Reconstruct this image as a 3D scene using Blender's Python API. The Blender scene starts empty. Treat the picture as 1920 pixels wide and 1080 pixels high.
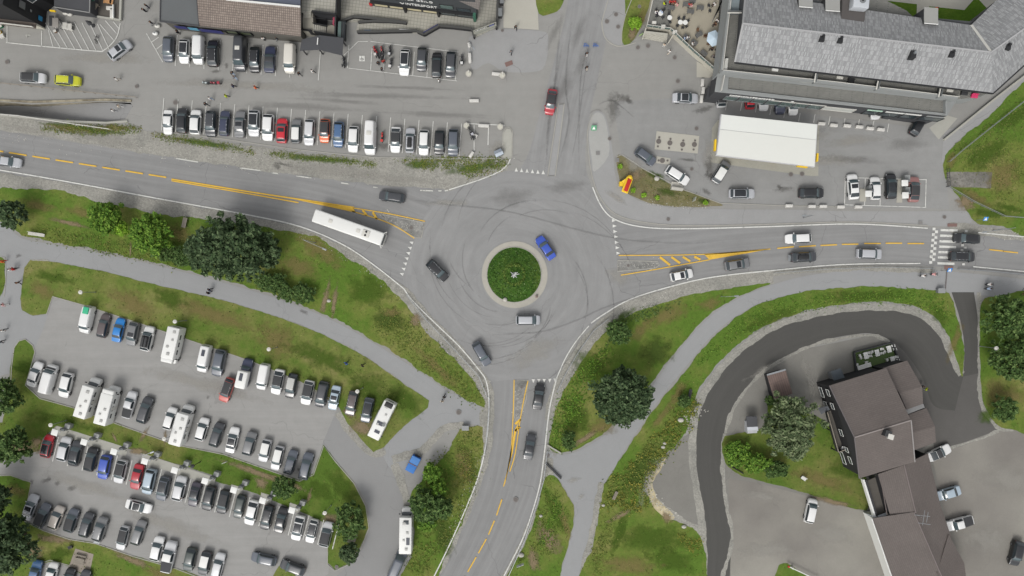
import bpy, bmesh, math, random
import numpy as np
from mathutils import Vector, Matrix
from mathutils.geometry import tessellate_polygon
R = math.radians
SC = bpy.context.scene
COL = SC.collection
random.seed(7); RNG = np.random.default_rng(7)

# ------------------------------------------------------------------ camera, sky, sun, exposure
H = 130.0                       # flying height of the camera above the roundabout, metres
cam = bpy.data.cameras.new('camera'); co = bpy.data.objects.new('camera', cam); COL.objects.link(co)
co.location = (0, 0, H); co.rotation_euler = (0, 0, 0)
cam.sensor_width = 36; cam.lens = 36 * H / 192.0; cam.clip_start = 1; cam.clip_end = 9000
SC.camera = co
wd = bpy.data.worlds.new('World'); SC.world = wd; wd.use_nodes = True
_n = wd.node_tree.nodes; _l = wd.node_tree.links; _n.clear()
_sky = _n.new('ShaderNodeTexSky'); _sky.sky_type = 'NISHITA'; _sky.sun_disc = False
_sky.sun_elevation = R(50); _sky.sun_rotation = R(204); _sky.dust_density = 3.0; _sky.air_density = 1.0; _sky.ozone_density = 1.0
_hs = _n.new('ShaderNodeHueSaturation'); _hs.inputs['Saturation'].default_value = 0.12     # cloud cover takes the blue out of the sky
_bg = _n.new('ShaderNodeBackground'); _bg.inputs['Strength'].default_value = 0.15
_wo = _n.new('ShaderNodeOutputWorld')
_l.new(_sky.outputs[0], _hs.inputs['Color']); _l.new(_hs.outputs[0], _bg.inputs['Color']); _l.new(_bg.outputs[0], _wo.inputs['Surface'])
sun = bpy.data.lights.new('sun', 'SUN'); sun.energy = 1.0; sun.angle = R(20); sun.color = (1.0, 0.96, 0.90)
so = bpy.data.objects.new('sun', sun); COL.objects.link(so)
_el, _az = R(50), R(204)
_d = Vector((math.sin(_az) * math.cos(_el), math.cos(_az) * math.cos(_el), math.sin(_el)))
so.rotation_euler = _d.to_track_quat('Z', 'Y').to_euler(); so.location = _d * 300
vs = SC.view_settings; vs.view_transform = 'Standard'; vs.look = 'None'; vs.gamma = 1; vs.use_curve_mapping = False
vs.exposure = 0.53

# ------------------------------------------------------------------ plan units
# plan coordinates: 10 units to the metre, origin at the upper left corner of the surveyed block, y running south
def W(px, py, z=0.0):
    k = 0.1 * (H - z) / H
    return ((px - 960) * k, (540 - py) * k)
def P(px, py, z=0.0):
    x, y = W(px, py, z); return Vector((x, y, z))

# ------------------------------------------------------------------ materials
KAL = 1.5
def lin(c):
    c = c / 255.0
    return c / 12.92 if c <= 0.04045 else ((c + 0.055) / 1.055) ** 2.4
def A(rgb, k=KAL):
    return tuple(min(0.86, lin(c) / k) for c in rgb) + (1.0,)
class NT:
    def __init__(s, name, rough=0.9, metal=0.0, spec=0.3):
        s.m = bpy.data.materials.new(name); s.m.use_nodes = True; s.nt = s.m.node_tree
        s.b = s.nt.nodes['Principled BSDF']; s.b.inputs['Roughness'].default_value = rough; s.b.inputs['Metallic'].default_value = metal
        s.b.inputs['Specular IOR Level'].default_value = spec; s._c = None
    def n(s, t): return s.nt.nodes.new(t)
    def l(s, a, b): s.nt.links.new(a, b)
    def coord(s):
        if s._c is None: s._c = s.n('ShaderNodeTexCoord')
        return s._c.outputs['Object']
    def uv(s):
        s.coord(); return s._c.outputs['UV']
    def put(s, sock, v):
        if hasattr(v, 'links'): s.l(v, sock)
        else: sock.default_value = v
    def mapping(s, vec, scale=(1, 1, 1), rot=(0, 0, 0)):
        m = s.n('ShaderNodeMapping'); s.l(vec, m.inputs[0]); m.inputs['Scale'].default_value = scale; m.inputs['Rotation'].default_value = rot
        return m.outputs[0]
    def noise(s, scale, detail=4, rough=0.6, vec=None, dist=0.0):
        t = s.n('ShaderNodeTexNoise'); s.l(vec if vec is not None else s.coord(), t.inputs['Vector'])
        t.inputs['Scale'].default_value = scale; t.inputs['Detail'].default_value = detail; t.inputs['Roughness'].default_value = rough; t.inputs['Distortion'].default_value = dist
        return t.outputs['Fac']
    def vor(s, scale, feature='F1', vec=None, out='Distance'):
        t = s.n('ShaderNodeTexVoronoi'); t.feature = feature; s.l(vec if vec is not None else s.coord(), t.inputs['Vector']); t.inputs['Scale'].default_value = scale
        return t.outputs[out]
    def math(s, op, a, b=0.0, c=0.0):
        t = s.n('ShaderNodeMath'); t.operation = op; s.put(t.inputs[0], a); s.put(t.inputs[1], b); s.put(t.inputs[2], c); return t.outputs[0]
    def ramp(s, fac, stops):
        t = s.n('ShaderNodeValToRGB'); s.l(fac, t.inputs[0]); e = t.color_ramp.elements
        while len(e) < len(stops): e.new(0.5)
        for q, (p, c) in zip(e, stops): q.position = p; q.color = c
        return t.outputs[0]
    def mix(s, fac, a, b, bt='MIX'):
        t = s.n('ShaderNodeMix'); t.data_type = 'RGBA'; t.blend_type = bt
        s.put(t.inputs[0], fac); s.put(t.inputs[6], a); s.put(t.inputs[7], b); return t.outputs[2]
    def scale(s, col, f):
        t = s.n('ShaderNodeVectorMath'); t.operation = 'SCALE'; s.put(t.inputs[0], col[:3] if isinstance(col, tuple) else col); s.put(t.inputs[3], f); return t.outputs[0]
    def bump(s, h, strength=0.3, dist=0.05):
        t = s.n('ShaderNodeBump'); s.l(h, t.inputs['Height']); t.inputs['Strength'].default_value = strength; t.inputs['Distance'].default_value = dist
        s.l(t.outputs[0], s.b.inputs['Normal'])
    def col(s, c): s.put(s.b.inputs['Base Color'], c)
    def vary(s, parts):
        # 1 + sum(weight*(noise-0.5))
        v = 1.0
        for sock, w in parts: v = s.math('MULTIPLY_ADD', s.math('SUBTRACT', sock, 0.5), w, v)
        return v
    def radial(s, cx, cy, kr, kt):
        sub = s.n('ShaderNodeVectorMath'); sub.operation = 'SUBTRACT'; s.l(s.coord(), sub.inputs[0]); sub.inputs[1].default_value = (cx, cy, 0)
        sp = s.n('ShaderNodeSeparateXYZ'); s.l(sub.outputs[0], sp.inputs[0])
        r = s.math('SQRT', s.math('ADD', s.math('MULTIPLY', sp.outputs[0], sp.outputs[0]), s.math('MULTIPLY', sp.outputs[1], sp.outputs[1])))
        th = s.math('ARCTAN2', sp.outputs[1], sp.outputs[0])
        cb = s.n('ShaderNodeCombineXYZ'); s.l(s.math('MULTIPLY', r, kr), cb.inputs[0]); s.l(s.math('MULTIPLY', th, kt), cb.inputs[1])
        return cb.outputs[0]

def asphalt(name, rgb, streak=None, amt=0.45, big=0.30, mid=0.22, fine=0.34, crack=0.16, tint=None):
    m = NT(name, 0.92, 0, 0.25)
    parts = [(m.noise(0.045, 4), big), (m.noise(0.5, 6, 0.65), mid), (m.noise(7.0, 3, 0.7), fine)]
    if streak:
        if streak == 'uv': vec = m.mapping(m.uv(), (0.035, 1.15, 1))
        elif streak[0] == 'radial': vec = m.radial(streak[1], streak[2], 0.9, 1.1)
        else: vec = m.mapping(m.coord(), (0.05, 0.9, 1), (0, 0, -R(streak[1])))
        parts.append((m.noise(1.0, 5, 0.62, vec, 0.35), amt))
    v = m.vary(parts)
    base = A(rgb)
    if tint: base = m.mix(m.ramp(m.noise(0.03, 3), [(0.42, (0, 0, 0, 1)), (0.62, (1, 1, 1, 1))]), base, A(tint))
    c = m.scale(base, v)
    if crack:
        wv = m.n('ShaderNodeVectorMath'); wv.operation = 'ADD'; nz = m.n('ShaderNodeTexNoise'); m.l(m.coord(), nz.inputs['Vector']); nz.inputs['Scale'].default_value = 0.35
        sc = m.scale(nz.outputs['Color'], 2.5); m.l(m.coord(), wv.inputs[0]); m.l(sc, wv.inputs[1])
        e = m.vor(0.07, 'DISTANCE_TO_EDGE', wv.outputs[0])
        k = m.math('MULTIPLY', m.math('LESS_THAN', e, 0.003), m.math('GREATER_THAN', m.noise(0.06, 2), 0.5))
        c = m.mix(m.math('MULTIPLY', k, crack), c, (0.03, 0.03, 0.03, 1))
    m.col(c); m.bump(m.noise(14, 4, 0.7), 0.25, 0.02)
    return m.m
def lawn_mat(name, dry, mid, green, bias=0.0):
    m = NT(name, 0.95, 0, 0.1)
    t = m.math('ADD', m.math('ADD', m.math('MULTIPLY', m.noise(0.075, 3, 0.55, None, 0.6), 1.35), m.math('MULTIPLY', m.noise(0.42, 5, 0.65), 0.75)), bias - 0.55)
    c = m.ramp(t, [(0.22, A(dry)), (0.48, A(mid)), (0.72, A(green))])
    v = m.vary([(m.noise(2.0, 6, 0.8), 0.8), (m.noise(9.0, 4, 0.8), 0.9), (m.noise(0.8, 4), 0.35)])
    m.col(m.scale(c, m.math('MAXIMUM', v, 0.25))); m.bump(m.noise(5, 6, 0.8), 0.6, 0.12)
    return m.m
def gravel_mat(name, rgb, dark, sc=5.0):
    m = NT(name, 0.95, 0, 0.15)
    cell = m.vor(sc, 'F1', None, 'Color')
    sp = m.n('ShaderNodeSeparateColor'); m.l(cell, sp.inputs[0])
    v = m.vary([(sp.outputs[0], 0.32), (m.noise(0.3, 5, 0.7), 0.35), (m.noise(2.0, 5, 0.7), 0.35)])
    c = m.mix(m.ramp(m.noise(0.22, 4, 0.6), [(0.45, (0, 0, 0, 1)), (0.66, (1, 1, 1, 1))]), A(rgb), A(dark))
    m.col(m.scale(c, v)); m.bump(m.vor(sc), 0.5, 0.05)
    return m.m
def plain(name, rgb, rough=0.7, metal=0.0, var=0.12, sc=1.5, spec=0.4):
    m = NT(name, rough, metal, spec)
    m.col(m.scale(A(rgb), m.vary([(m.noise(sc, 4), var), (m.noise(sc * 8, 3), var * 0.6)])))
    return m.m
def leaf_mat(name, dark, mid, light):
    m = NT(name, 0.75, 0, 0.2)
    g = m.n('ShaderNodeNewGeometry')
    c = m.ramp(g.outputs['Random Per Island'], [(0.0, A(dark)), (0.55, A(mid)), (1.0, A(light))])
    m.col(m.scale(c, m.vary([(m.noise(0.6, 3), 0.55)])))
    return m.m
def tile_mat(name, rgb, alt, bw, bh, mortar, msize=0.06, offset=0.0, bias=0.0, rough=0.8, grad=0.3, squash=1.0):
    m = NT(name, rough, 0, 0.3)
    t = m.n('ShaderNodeTexBrick'); m.l(m.uv(), t.inputs['Vector']); t.offset = offset
    t.inputs['Color1'].default_value = A(rgb); t.inputs['Color2'].default_value = A(alt); t.inputs['Mortar'].default_value = A(mortar)
    t.inputs['Scale'].default_value = 1.0; t.inputs['Brick Width'].default_value = bw; t.inputs['Row Height'].default_value = bh
    t.inputs['Mortar Size'].default_value = msize; t.inputs['Mortar Smooth'].default_value = 0.3; t.inputs['Bias'].default_value = bias
    v = m.vary([(m.noise(0.25, 4), grad), (m.noise(2.5, 4, 0.7), 0.25)])
    m.col(m.scale(t.outputs['Color'], v)); m.bump(t.outputs['Fac'], -0.4, 0.03)
    return m.m
def paint_mat(name, rough=0.28, coat=0.6, metal=0.0):
    m = NT(name, rough, metal, 0.45)
    oi = m.n('ShaderNodeObjectInfo')
    m.col(m.scale(oi.outputs['Color'], m.vary([(m.noise(1.2, 3), 0.06)])))
    m.b.inputs['Coat Weight'].default_value = coat; m.b.inputs['Coat Roughness'].default_value = 0.08
    return m.m
def cloth_mat(name):
    m = NT(name, 0.9, 0, 0.1); oi = m.n('ShaderNodeObjectInfo')
    m.col(m.scale(oi.outputs['Color'], m.vary([(m.noise(9, 3), 0.2)]))); return m.m
def glass_mat(name, rgb, rough=0.08):
    m = NT(name, rough, 0, 0.6); m.col(m.scale(A(rgb), m.vary([(m.noise(1.3, 2), 0.35)]))); return m.m
def soft_mat(name, rgb, dens=0.8, nscale=1.2, rough=0.95):
    # worn, stained, dried-out or painted-shade patch: full in the middle, broken up towards its rim (uv.x holds 0 at the rim, 1 in the middle)
    m = NT(name, rough, 0, 0.1)
    sp = m.n('ShaderNodeSeparateXYZ'); m.l(m.uv(), sp.inputs[0])
    a = m.math('MULTIPLY_ADD', m.math('SUBTRACT', m.noise(nscale, 6, 0.7), 0.5), 1.6, sp.outputs[0])
    fac = m.math('MULTIPLY', m.ramp(a, [(0.12, (0, 0, 0, 1)), (0.75, (1, 1, 1, 1))]), dens)
    m.col(m.scale(A(rgb), m.vary([(m.noise(3, 5, 0.75), 0.6), (m.noise(10, 3), 0.5)])))
    tr = m.n('ShaderNodeBsdfTransparent'); mx = m.n('ShaderNodeMixShader')
    m.l(fac, mx.inputs[0]); m.l(tr.outputs[0], mx.inputs[1]); m.l(m.b.outputs[0], mx.inputs[2])
    m.l(mx.outputs[0], m.nt.nodes['Material Output'].inputs['Surface'])
    return m.m
def road_paint(name, rgb, wear=0.45):
    m = NT(name, 0.85, 0, 0.2)
    m.col(m.scale(A(rgb), m.vary([(m.noise(2.5, 4), 0.2)])))
    w = m.math('MULTIPLY', m.ramp(m.noise(1.6, 6, 0.75), [(0.5, (0, 0, 0, 1)), (0.68, (1, 1, 1, 1))]), wear)
    tr = m.n('ShaderNodeBsdfTransparent'); mx = m.n('ShaderNodeMixShader')
    m.l(w, mx.inputs[0]); m.l(m.b.outputs[0], mx.inputs[1]); m.l(tr.outputs[0], mx.inputs[2])
    m.l(mx.outputs[0], m.nt.nodes['Material Output'].inputs['Surface'])
    return m.m
RCX, RCY = W(965, 515)
M = dict(
    yard=asphalt('asphalt_yard', (154, 153, 149), ('dir', -6), 0.16, 0.22),
    road=asphalt('asphalt_road', (146, 146, 145), 'uv', 0.55, 0.18, crack=0.3),
    ring=asphalt('asphalt_roundabout', (150, 150, 149), ('radial', RCX, RCY), 0.42, 0.2),
    north=asphalt('asphalt_north', (150, 150, 149), 'uv', 0.5, 0.25, 0.3),
    lot=asphalt('asphalt_lot', (160, 159, 156), ('dir', -17), 0.3, 0.2, 0.24),
    lot2=asphalt('asphalt_lot_exit', (149, 149, 148), None, 0, 0.15, 0.12),
    path=asphalt('asphalt_path', (157, 158, 158), 'uv', 0.1, 0.14, 0.12, 0.3, 0.12),
    walk=asphalt('asphalt_pavement', (160, 160, 159), None, 0, 0.2, 0.2, crack=0.3),
    fore=asphalt('asphalt_forecourt', (152, 152, 150), ('dir', -5), 0.15, 0.3, 0.3),
    newroad=asphalt('asphalt_new', (86, 85, 82), 'uv', 0.3, 0.16, 0.08, 0.25, 0),
    yardg=asphalt('asphalt_old_yard', (134, 132, 126), None, 0, 0.45, 0.25, 0.4, 0.1),
    lotr=asphalt('asphalt_dusty', (156, 153, 144), None, 0, 0.3, 0.25, 0.4, 0.1, (132, 128, 122)),
    concrete=plain('concrete', (178, 177, 168), 0.9, 0, 0.18, 0.8, 0.2),
    pad=plain('concrete_pad', (186, 183, 172), 0.9, 0, 0.14, 0.5, 0.2),
    kerb=plain('kerb_stone', (172, 170, 162), 0.9, 0, 0.3, 1.2, 0.2),
    gravel=gravel_mat('gravel', (160, 158, 150), (146, 145, 138)),
    gravel_d=gravel_mat('gravel_dark', (140, 137, 130), (112, 110, 104), 3.0),
    stones=gravel_mat('stones', (150, 149, 145), (126, 126, 122), 2.2),
    ground=lawn_mat('meadow', (118, 112, 62), (95, 104, 50), (72, 96, 38)),
    lawn=lawn_mat('lawn', (140, 136, 84), (114, 127, 61), (94, 122, 48), 0.08),
    lawn_g=lawn_mat('lawn_green', (128, 126, 74), (108, 122, 58), (90, 116, 46), 0.04),
    lawn_d=lawn_mat('lawn_dry', (142, 136, 88), (119, 128, 67), (96, 120, 50), 0.04),
    lawn_r=lawn_mat('lawn_round', (92, 112, 48), (72, 104, 42), (60, 98, 36), 0.05),
    turf=lawn_mat('turf', (96, 120, 44), (84, 114, 36), (76, 108, 30), 0.1),
    scrub=lawn_mat('scrub', (146, 138, 114), (130, 124, 94), (112, 112, 74), 0.0),
    white=road_paint('marking_white', (226, 226, 220), 0.45),
    white_f=road_paint('marking_white_faded', (214, 214, 206), 0.85),
    yellow=road_paint('marking_yellow', (236, 192, 80), 0.18),
    dry=soft_mat('dry_grass', (142, 128, 84), 0.55, 0.9), dirt=soft_mat('bare_earth', (146, 130, 104), 0.85, 0.9),
    lush=soft_mat('lush_grass', (82, 106, 40), 0.7, 0.7), darkg=soft_mat('rank_grass_and_shade', (80, 98, 44), 0.75, 0.8),
    dust=soft_mat('dust', (178, 175, 167), 0.45, 0.5), stain=soft_mat('oil_stain', (108, 106, 102), 0.42, 1.4), dark=soft_mat('damp', (130, 128, 125), 0.26, 0.5),
    tyre_mark=soft_mat('rubber', (114, 113, 111), 0.21, 0.8),
)
PAINT = paint_mat('car_paint'); CLOTH = cloth_mat('cloth')
GLASS = glass_mat('car_glass', (52, 60, 64)); GLASS_W = glass_mat('windscreen_glass', (84, 98, 102)); ROOFGLASS = glass_mat('roof_glass', (42, 45, 49), 0.12)
RUBBER = plain('rubber_tyre', (34, 34, 35), 0.85); RIM = plain('alloy', (150, 152, 154), 0.35, 0.7); BLACKP = plain('black_plastic', (36, 37, 39), 0.6)
LAMP = glass_mat('headlamp', (205, 208, 210)); TAIL = glass_mat('tail_lamp', (150, 26, 26)); STEEL = plain('galvanised', (168, 172, 174), 0.45, 0.6)
WHITE = plain('white_paint', (236, 236, 232), 0.5, 0, 0.05); OFFW = plain('off_white', (214, 212, 204), 0.6); GREYP = plain('grey_paint', (128, 131, 132), 0.6)
DARK = plain('dark_panel', (58, 59, 61), 0.7); BLK = plain('black_timber', (36, 36, 38), 0.75, 0, 0.3, 3); CHROME = plain('chrome', (200, 202, 205), 0.2, 0.9)
PANELG = glass_mat('solar_glass', (70, 74, 84)); WINDOW = glass_mat('window_glass', (64, 74, 78)); SKIN = plain('skin', (196, 150, 122), 0.6); HAIR = plain('hair', (62, 48, 38), 0.8)
WOOD = plain('grey_timber', (150, 142, 130), 0.85, 0, 0.3, 3); BROWNW = plain('brown_timber', (112, 84, 62), 0.8, 0, 0.3, 3); BARK = plain('bark', (84, 72, 60), 0.9, 0, 0.4, 3)
REDP = plain('red_paint', (196, 44, 40), 0.5); YELP = plain('yellow_paint', (246, 204, 40), 0.5); BLUEP = plain('blue_paint', (48, 108, 188), 0.5); GREENP = plain('green_paint', (40, 120, 84), 0.5); ORANGEP = plain('orange_cloth', (236, 120, 84), 0.8); NAVY = plain('navy_paint', (52, 54, 110), 0.6); PALEBLUE = plain('pale_blue_cloth', (196, 214, 228), 0.8); STONE = plain('boulder_stone', (190, 187, 178), 0.9, 0, 0.3, 2)
IRON = plain('cast_iron', (112, 106, 102), 0.8, 0, 0.3, 6); MAROON = plain('red_paver', (132, 106, 100), 0.9)
LEAF_D = leaf_mat('leaf_dark', (44, 62, 38), (66, 88, 53), (106, 124, 86)); LEAF_M = leaf_mat('leaf_mid', (50, 74, 34), (74, 102, 48), (110, 132, 74))
LEAF_B = leaf_mat('leaf_bright', (64, 98, 28), (92, 130, 40), (128, 158, 60)); LEAF_G = leaf_mat('leaf_greygreen', (64, 82, 52), (98, 114, 76), (136, 146, 110)); LEAF_L = leaf_mat('leaf_lime', (96, 140, 28), (128, 172, 44), (168, 200, 80))
GRASS_T = leaf_mat('grass_tuft', (70, 92, 34), (98, 114, 50), (138, 136, 78)); WEED = leaf_mat('weed', (82, 104, 40), (106, 122, 52), (140, 142, 70)); FLOWER = leaf_mat('yellow_weed', (96, 112, 44), (120, 126, 52), (162, 152, 66))
DRYT = leaf_mat('dry_tuft', (104, 92, 54), (134, 118, 74), (164, 146, 100))

# ------------------------------------------------------------------ object helpers
def tag(o, label=None, cat=None, group=None, kind=None):
    if label: o['label'] = label
    if cat: o['category'] = cat
    if group: o['group'] = group
    if kind: o['kind'] = kind
    return o
def thing(name, label, cat, loc=(0, 0, 0), rz=0.0, group=None):
    o = bpy.data.objects.new(name, None); o.empty_display_size = 0.3; COL.objects.link(o)
    o.location = loc if len(loc) == 3 else (loc[0], loc[1], 0); o.rotation_euler = (0, 0, rz)
    return tag(o, label, cat, group)
def link(name, me, parent=None, mat=None):
    o = bpy.data.objects.new(name, me); COL.objects.link(o)
    if mat and not me.materials: me.materials.append(mat)
    if parent: o.parent = parent
    return o
KIDS = {}
def copy_tree(o, parent=None):
    c = o.copy(); COL.objects.link(c)
    if parent is not None: c.parent = parent
    for ch in o.children: copy_tree(ch, c)
    return c
class MB:
    def __init__(s): s.v = []; s.f = []; s.u = None
    def add(s, vs_, fs):
        k = len(s.v); s.v += [tuple(v) for v in vs_]; s.f += [tuple(i + k for i in f) for f in fs]; return s
    def box(s, c, d, rz=0.0, taper=1.0, ry=0.0):
        x, y, z = d[0] / 2, d[1] / 2, d[2] / 2
        pts = [(-x, -y, -z), (x, -y, -z), (x, y, -z), (-x, y, -z), (-x * taper, -y * taper, z), (x * taper, -y * taper, z), (x * taper, y * taper, z), (-x * taper, y * taper, z)]
        m = Matrix.Rotation(rz, 3, 'Z') @ Matrix.Rotation(ry, 3, 'Y')
        return s.add([Vector(c) + m @ Vector(p) for p in pts], [(3, 2, 1, 0), (4, 5, 6, 7), (0, 1, 5, 4), (1, 2, 6, 5), (2, 3, 7, 6), (3, 0, 4, 7)])
    def bar(s, a, b, w, h=None):
        a = Vector(a); b = Vector(b); h = h or w; d = (b - a); L = d.length
        if L < 1e-6: return s
        q = d.to_track_quat('X', 'Z'); c = (a + b) / 2
        pts = [(-L / 2, -w / 2, -h / 2), (L / 2, -w / 2, -h / 2), (L / 2, w / 2, -h / 2), (-L / 2, w / 2, -h / 2), (-L / 2, -w / 2, h / 2), (L / 2, -w / 2, h / 2), (L / 2, w / 2, h / 2), (-L / 2, w / 2, h / 2)]
        return s.add([c + q @ Vector(p) for p in pts], [(3, 2, 1, 0), (4, 5, 6, 7), (0, 1, 5, 4), (1, 2, 6, 5), (2, 3, 7, 6), (3, 0, 4, 7)])
    def cone(s, a, b, r0, r1, n=12):
        a = Vector(a); b = Vector(b); q = (b - a).to_track_quat('Z', 'Y'); vs_ = []
        for k in range(n):
            t = 2 * math.pi * k / n; e = Vector((math.cos(t), math.sin(t), 0)); vs_ += [a + q @ (e * r0), b + q @ (e * r1)]
        f = [(2 * k, 2 * ((k + 1) % n), 2 * ((k + 1) % n) + 1, 2 * k + 1) for k in range(n)]
        f += [tuple(2 * k for k in reversed(range(n))), tuple(2 * k + 1 for k in range(n))]
        return s.add(vs_, f)
    def tube(s, pts, r, n=6):
        for a, b in zip(pts, pts[1:]): s.cone(a, b, r, r, n)
        return s
    def ball(s, c, r, sq=(1, 1, 1), nu=12, nv=7):
        vs_ = []; f = []
        for j in range(nv + 1):
            ph = math.pi * j / nv
            for i in range(nu):
                th = 2 * math.pi * i / nu; vs_.append((c[0] + r * sq[0] * math.sin(ph) * math.cos(th), c[1] + r * sq[1] * math.sin(ph) * math.sin(th), c[2] + r * sq[2] * math.cos(ph)))
        for j in range(nv):
            for i in range(nu): f.append((j * nu + i, (j + 1) * nu + i, (j + 1) * nu + (i + 1) % nu, j * nu + (i + 1) % nu))
        return s.add(vs_, f)
    def prism(s, poly, z0, z1):
        n = len(poly); ar = sum(poly[i][0] * poly[(i + 1) % n][1] - poly[(i + 1) % n][0] * poly[i][1] for i in range(n))
        if ar < 0: poly = poly[::-1]
        return s.add([(p[0], p[1], z0) for p in poly] + [(p[0], p[1], z1) for p in poly],
                     [tuple(reversed(range(n))), tuple(range(n, 2 * n))] + [(i, (i + 1) % n, n + (i + 1) % n, n + i) for i in range(n)])
    def mesh(s, name, mat=None, smooth=False):
        me = bpy.data.meshes.new(name); me.from_pydata(s.v, [], s.f); me.update()
        if mat: me.materials.append(mat)
        if smooth: me.polygons.foreach_set('use_smooth', [True] * len(me.polygons))
        return me
    def build(s, name, mat, parent=None, smooth=False, color=None):
        o = link(name, s.mesh(name, mat, smooth), parent)
        if color: o.color = color
        return o
def catmull(pts, per=8, closed=False):
    n = len(pts); out = []
    for i in range(n if closed else n - 1):
        p = [pts[(i + k) % n] if closed else pts[min(max(i + k, 0), n - 1)] for k in (-1, 0, 1, 2)]
        for t in [q / per for q in range(per)]:
            out.append(tuple(0.5 * (2 * p[1][c] + (p[2][c] - p[0][c]) * t + (2 * p[0][c] - 5 * p[1][c] + 4 * p[2][c] - p[3][c]) * t * t + (3 * p[1][c] - p[0][c] - 3 * p[2][c] + p[3][c]) * t ** 3) for c in (0, 1)))
    if not closed: out.append(tuple(pts[-1][:2]))
    return out
def resample(pts, n):
    L = [0]
    for a, b in zip(pts, pts[1:]): L.append(L[-1] + math.dist(a, b))
    out = []; j = 0
    for k in range(n):
        t = L[-1] * k / (n - 1)
        while j < len(pts) - 2 and L[j + 1] < t: j += 1
        u = (t - L[j]) / max(L[j + 1] - L[j], 1e-9); out.append((pts[j][0] + (pts[j + 1][0] - pts[j][0]) * u, pts[j][1] + (pts[j + 1][1] - pts[j][1]) * u))
    return out
def ragged(poly, step, amp, rnd):
    # closed outline in metres broken into short uneven steps
    out = []; n = len(poly); ph = rnd.random() * 100; s = 0
    for i in range(n):
        a, b = poly[i], poly[(i + 1) % n]; L = math.dist(a, b); k = max(1, int(L / step)); nx, ny = (b[1] - a[1]) / max(L, 1e-6), -(b[0] - a[0]) / max(L, 1e-6)
        for q in range(k):
            t = q / k; s += L / k
            d = amp * (0.6 * math.sin(s * 0.9 + ph) * math.sin(s * 0.37 + ph * 2) + 0.8 * (rnd.random() - 0.5))
            out.append((a[0] + (b[0] - a[0]) * t + nx * d, a[1] + (b[1] - a[1]) * t + ny * d))
    return out
def inpoly(x, y, poly):
    c = False; n = len(poly); j = n - 1
    for i in range(n):
        if (poly[i][1] > y) != (poly[j][1] > y) and x < (poly[j][0] - poly[i][0]) * (y - poly[i][1]) / (poly[j][1] - poly[i][1]) + poly[i][0]: c = not c
        j = i
    return c
ZL = [0.0]
ZMODE = [None, 0]
def nextz(d=0.0015):
    if ZMODE[0] is not None:
        ZMODE[1] += 1; return ZMODE[0] + (ZMODE[1] % 12) * ZMODE[2]
    ZL[0] += d; return ZL[0]
def level(step):
    # following sheets lie side by side: they share one height (step 0) or take turns through twelve thin steps
    if ZMODE[0] is not None: ZL[0] = ZMODE[0] + 12 * ZMODE[2]
    ZMODE[:] = [ZL[0] + 0.003, 0, step]
def level_off():
    ZL[0] = ZMODE[0] + 12 * ZMODE[2]; ZMODE[0] = None
def sheet_m(name, poly, z, mat, holes=(), kind='structure'):
    loops = [[Vector((p[0], p[1], 0)) for p in poly]] + [[Vector((p[0], p[1], 0)) for p in h] for h in holes]
    tris = tessellate_polygon(loops); vs_ = [(v.x, v.y, z) for l in loops for v in l]; fs = []
    for a, b, c in tris:
        A_, B_, C_ = vs_[a], vs_[b], vs_[c]
        fs.append((a, b, c) if (B_[0] - A_[0]) * (C_[1] - A_[1]) - (B_[1] - A_[1]) * (C_[0] - A_[0]) > 0 else (a, c, b))
    me = bpy.data.meshes.new(name); me.from_pydata(vs_, [], fs); me.update(); me.materials.append(mat)
    o = link(name, me); tag(o, kind=kind); return o
def sheet(name, pts, mat, smooth=0, rag=0.0, holes=(), z=None, seed=1, step=0.5):
    if smooth: pts = catmull(pts, smooth, True)
    poly = [W(*p) for p in pts]
    if rag: poly = ragged(poly, step, rag, random.Random(seed))
    o = sheet_m(name, poly, nextz() if z is None else z, mat, [[W(*p) for p in h] for h in holes])
    return o, poly
def ribbon_pts(lp, rp, z, n):
    vs_ = [];
    for a, b in zip(lp, rp): vs_ += [(a[0], a[1], z), (b[0], b[1], z)]
    return vs_
def ribbon(name, left, right, mat, n=80, z=None, per=8):
    z = nextz() if z is None else z
    lp = resample([W(*p) for p in catmull(left, per)], n); rp = resample([W(*p) for p in catmull(right, per)], n); K = 5
    vs_ = []; uv = []; s = 0
    for i in range(n):
        if i: s += math.dist(((lp[i][0] + rp[i][0]) / 2, (lp[i][1] + rp[i][1]) / 2), ((lp[i - 1][0] + rp[i - 1][0]) / 2, (lp[i - 1][1] + rp[i - 1][1]) / 2))
        w = math.dist(lp[i], rp[i])
        for q in range(K + 1): vs_.append((lp[i][0] + (rp[i][0] - lp[i][0]) * q / K, lp[i][1] + (rp[i][1] - lp[i][1]) * q / K, z)); uv.append((s, w * (q / K - 0.5)))
    fs = []
    for i in range(n - 1):
        for q in range(K):
            a = i * (K + 1) + q; f = (a, a + 1, a + K + 2, a + K + 1)
            A_, B_, C_ = vs_[f[0]], vs_[f[1]], vs_[f[2]]
            fs.append(f if (B_[0] - A_[0]) * (C_[1] - A_[1]) - (B_[1] - A_[1]) * (C_[0] - A_[0]) > 0 else f[::-1])
    me = bpy.data.meshes.new(name); me.from_pydata(vs_, [], fs); me.update(); me.materials.append(mat)
    ul = me.uv_layers.new(name='uv')
    for lp_ in me.loops: ul.data[lp_.index].uv = uv[lp_.vertex_index]
    o = link(name, me); tag(o, kind='structure'); return o
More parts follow.
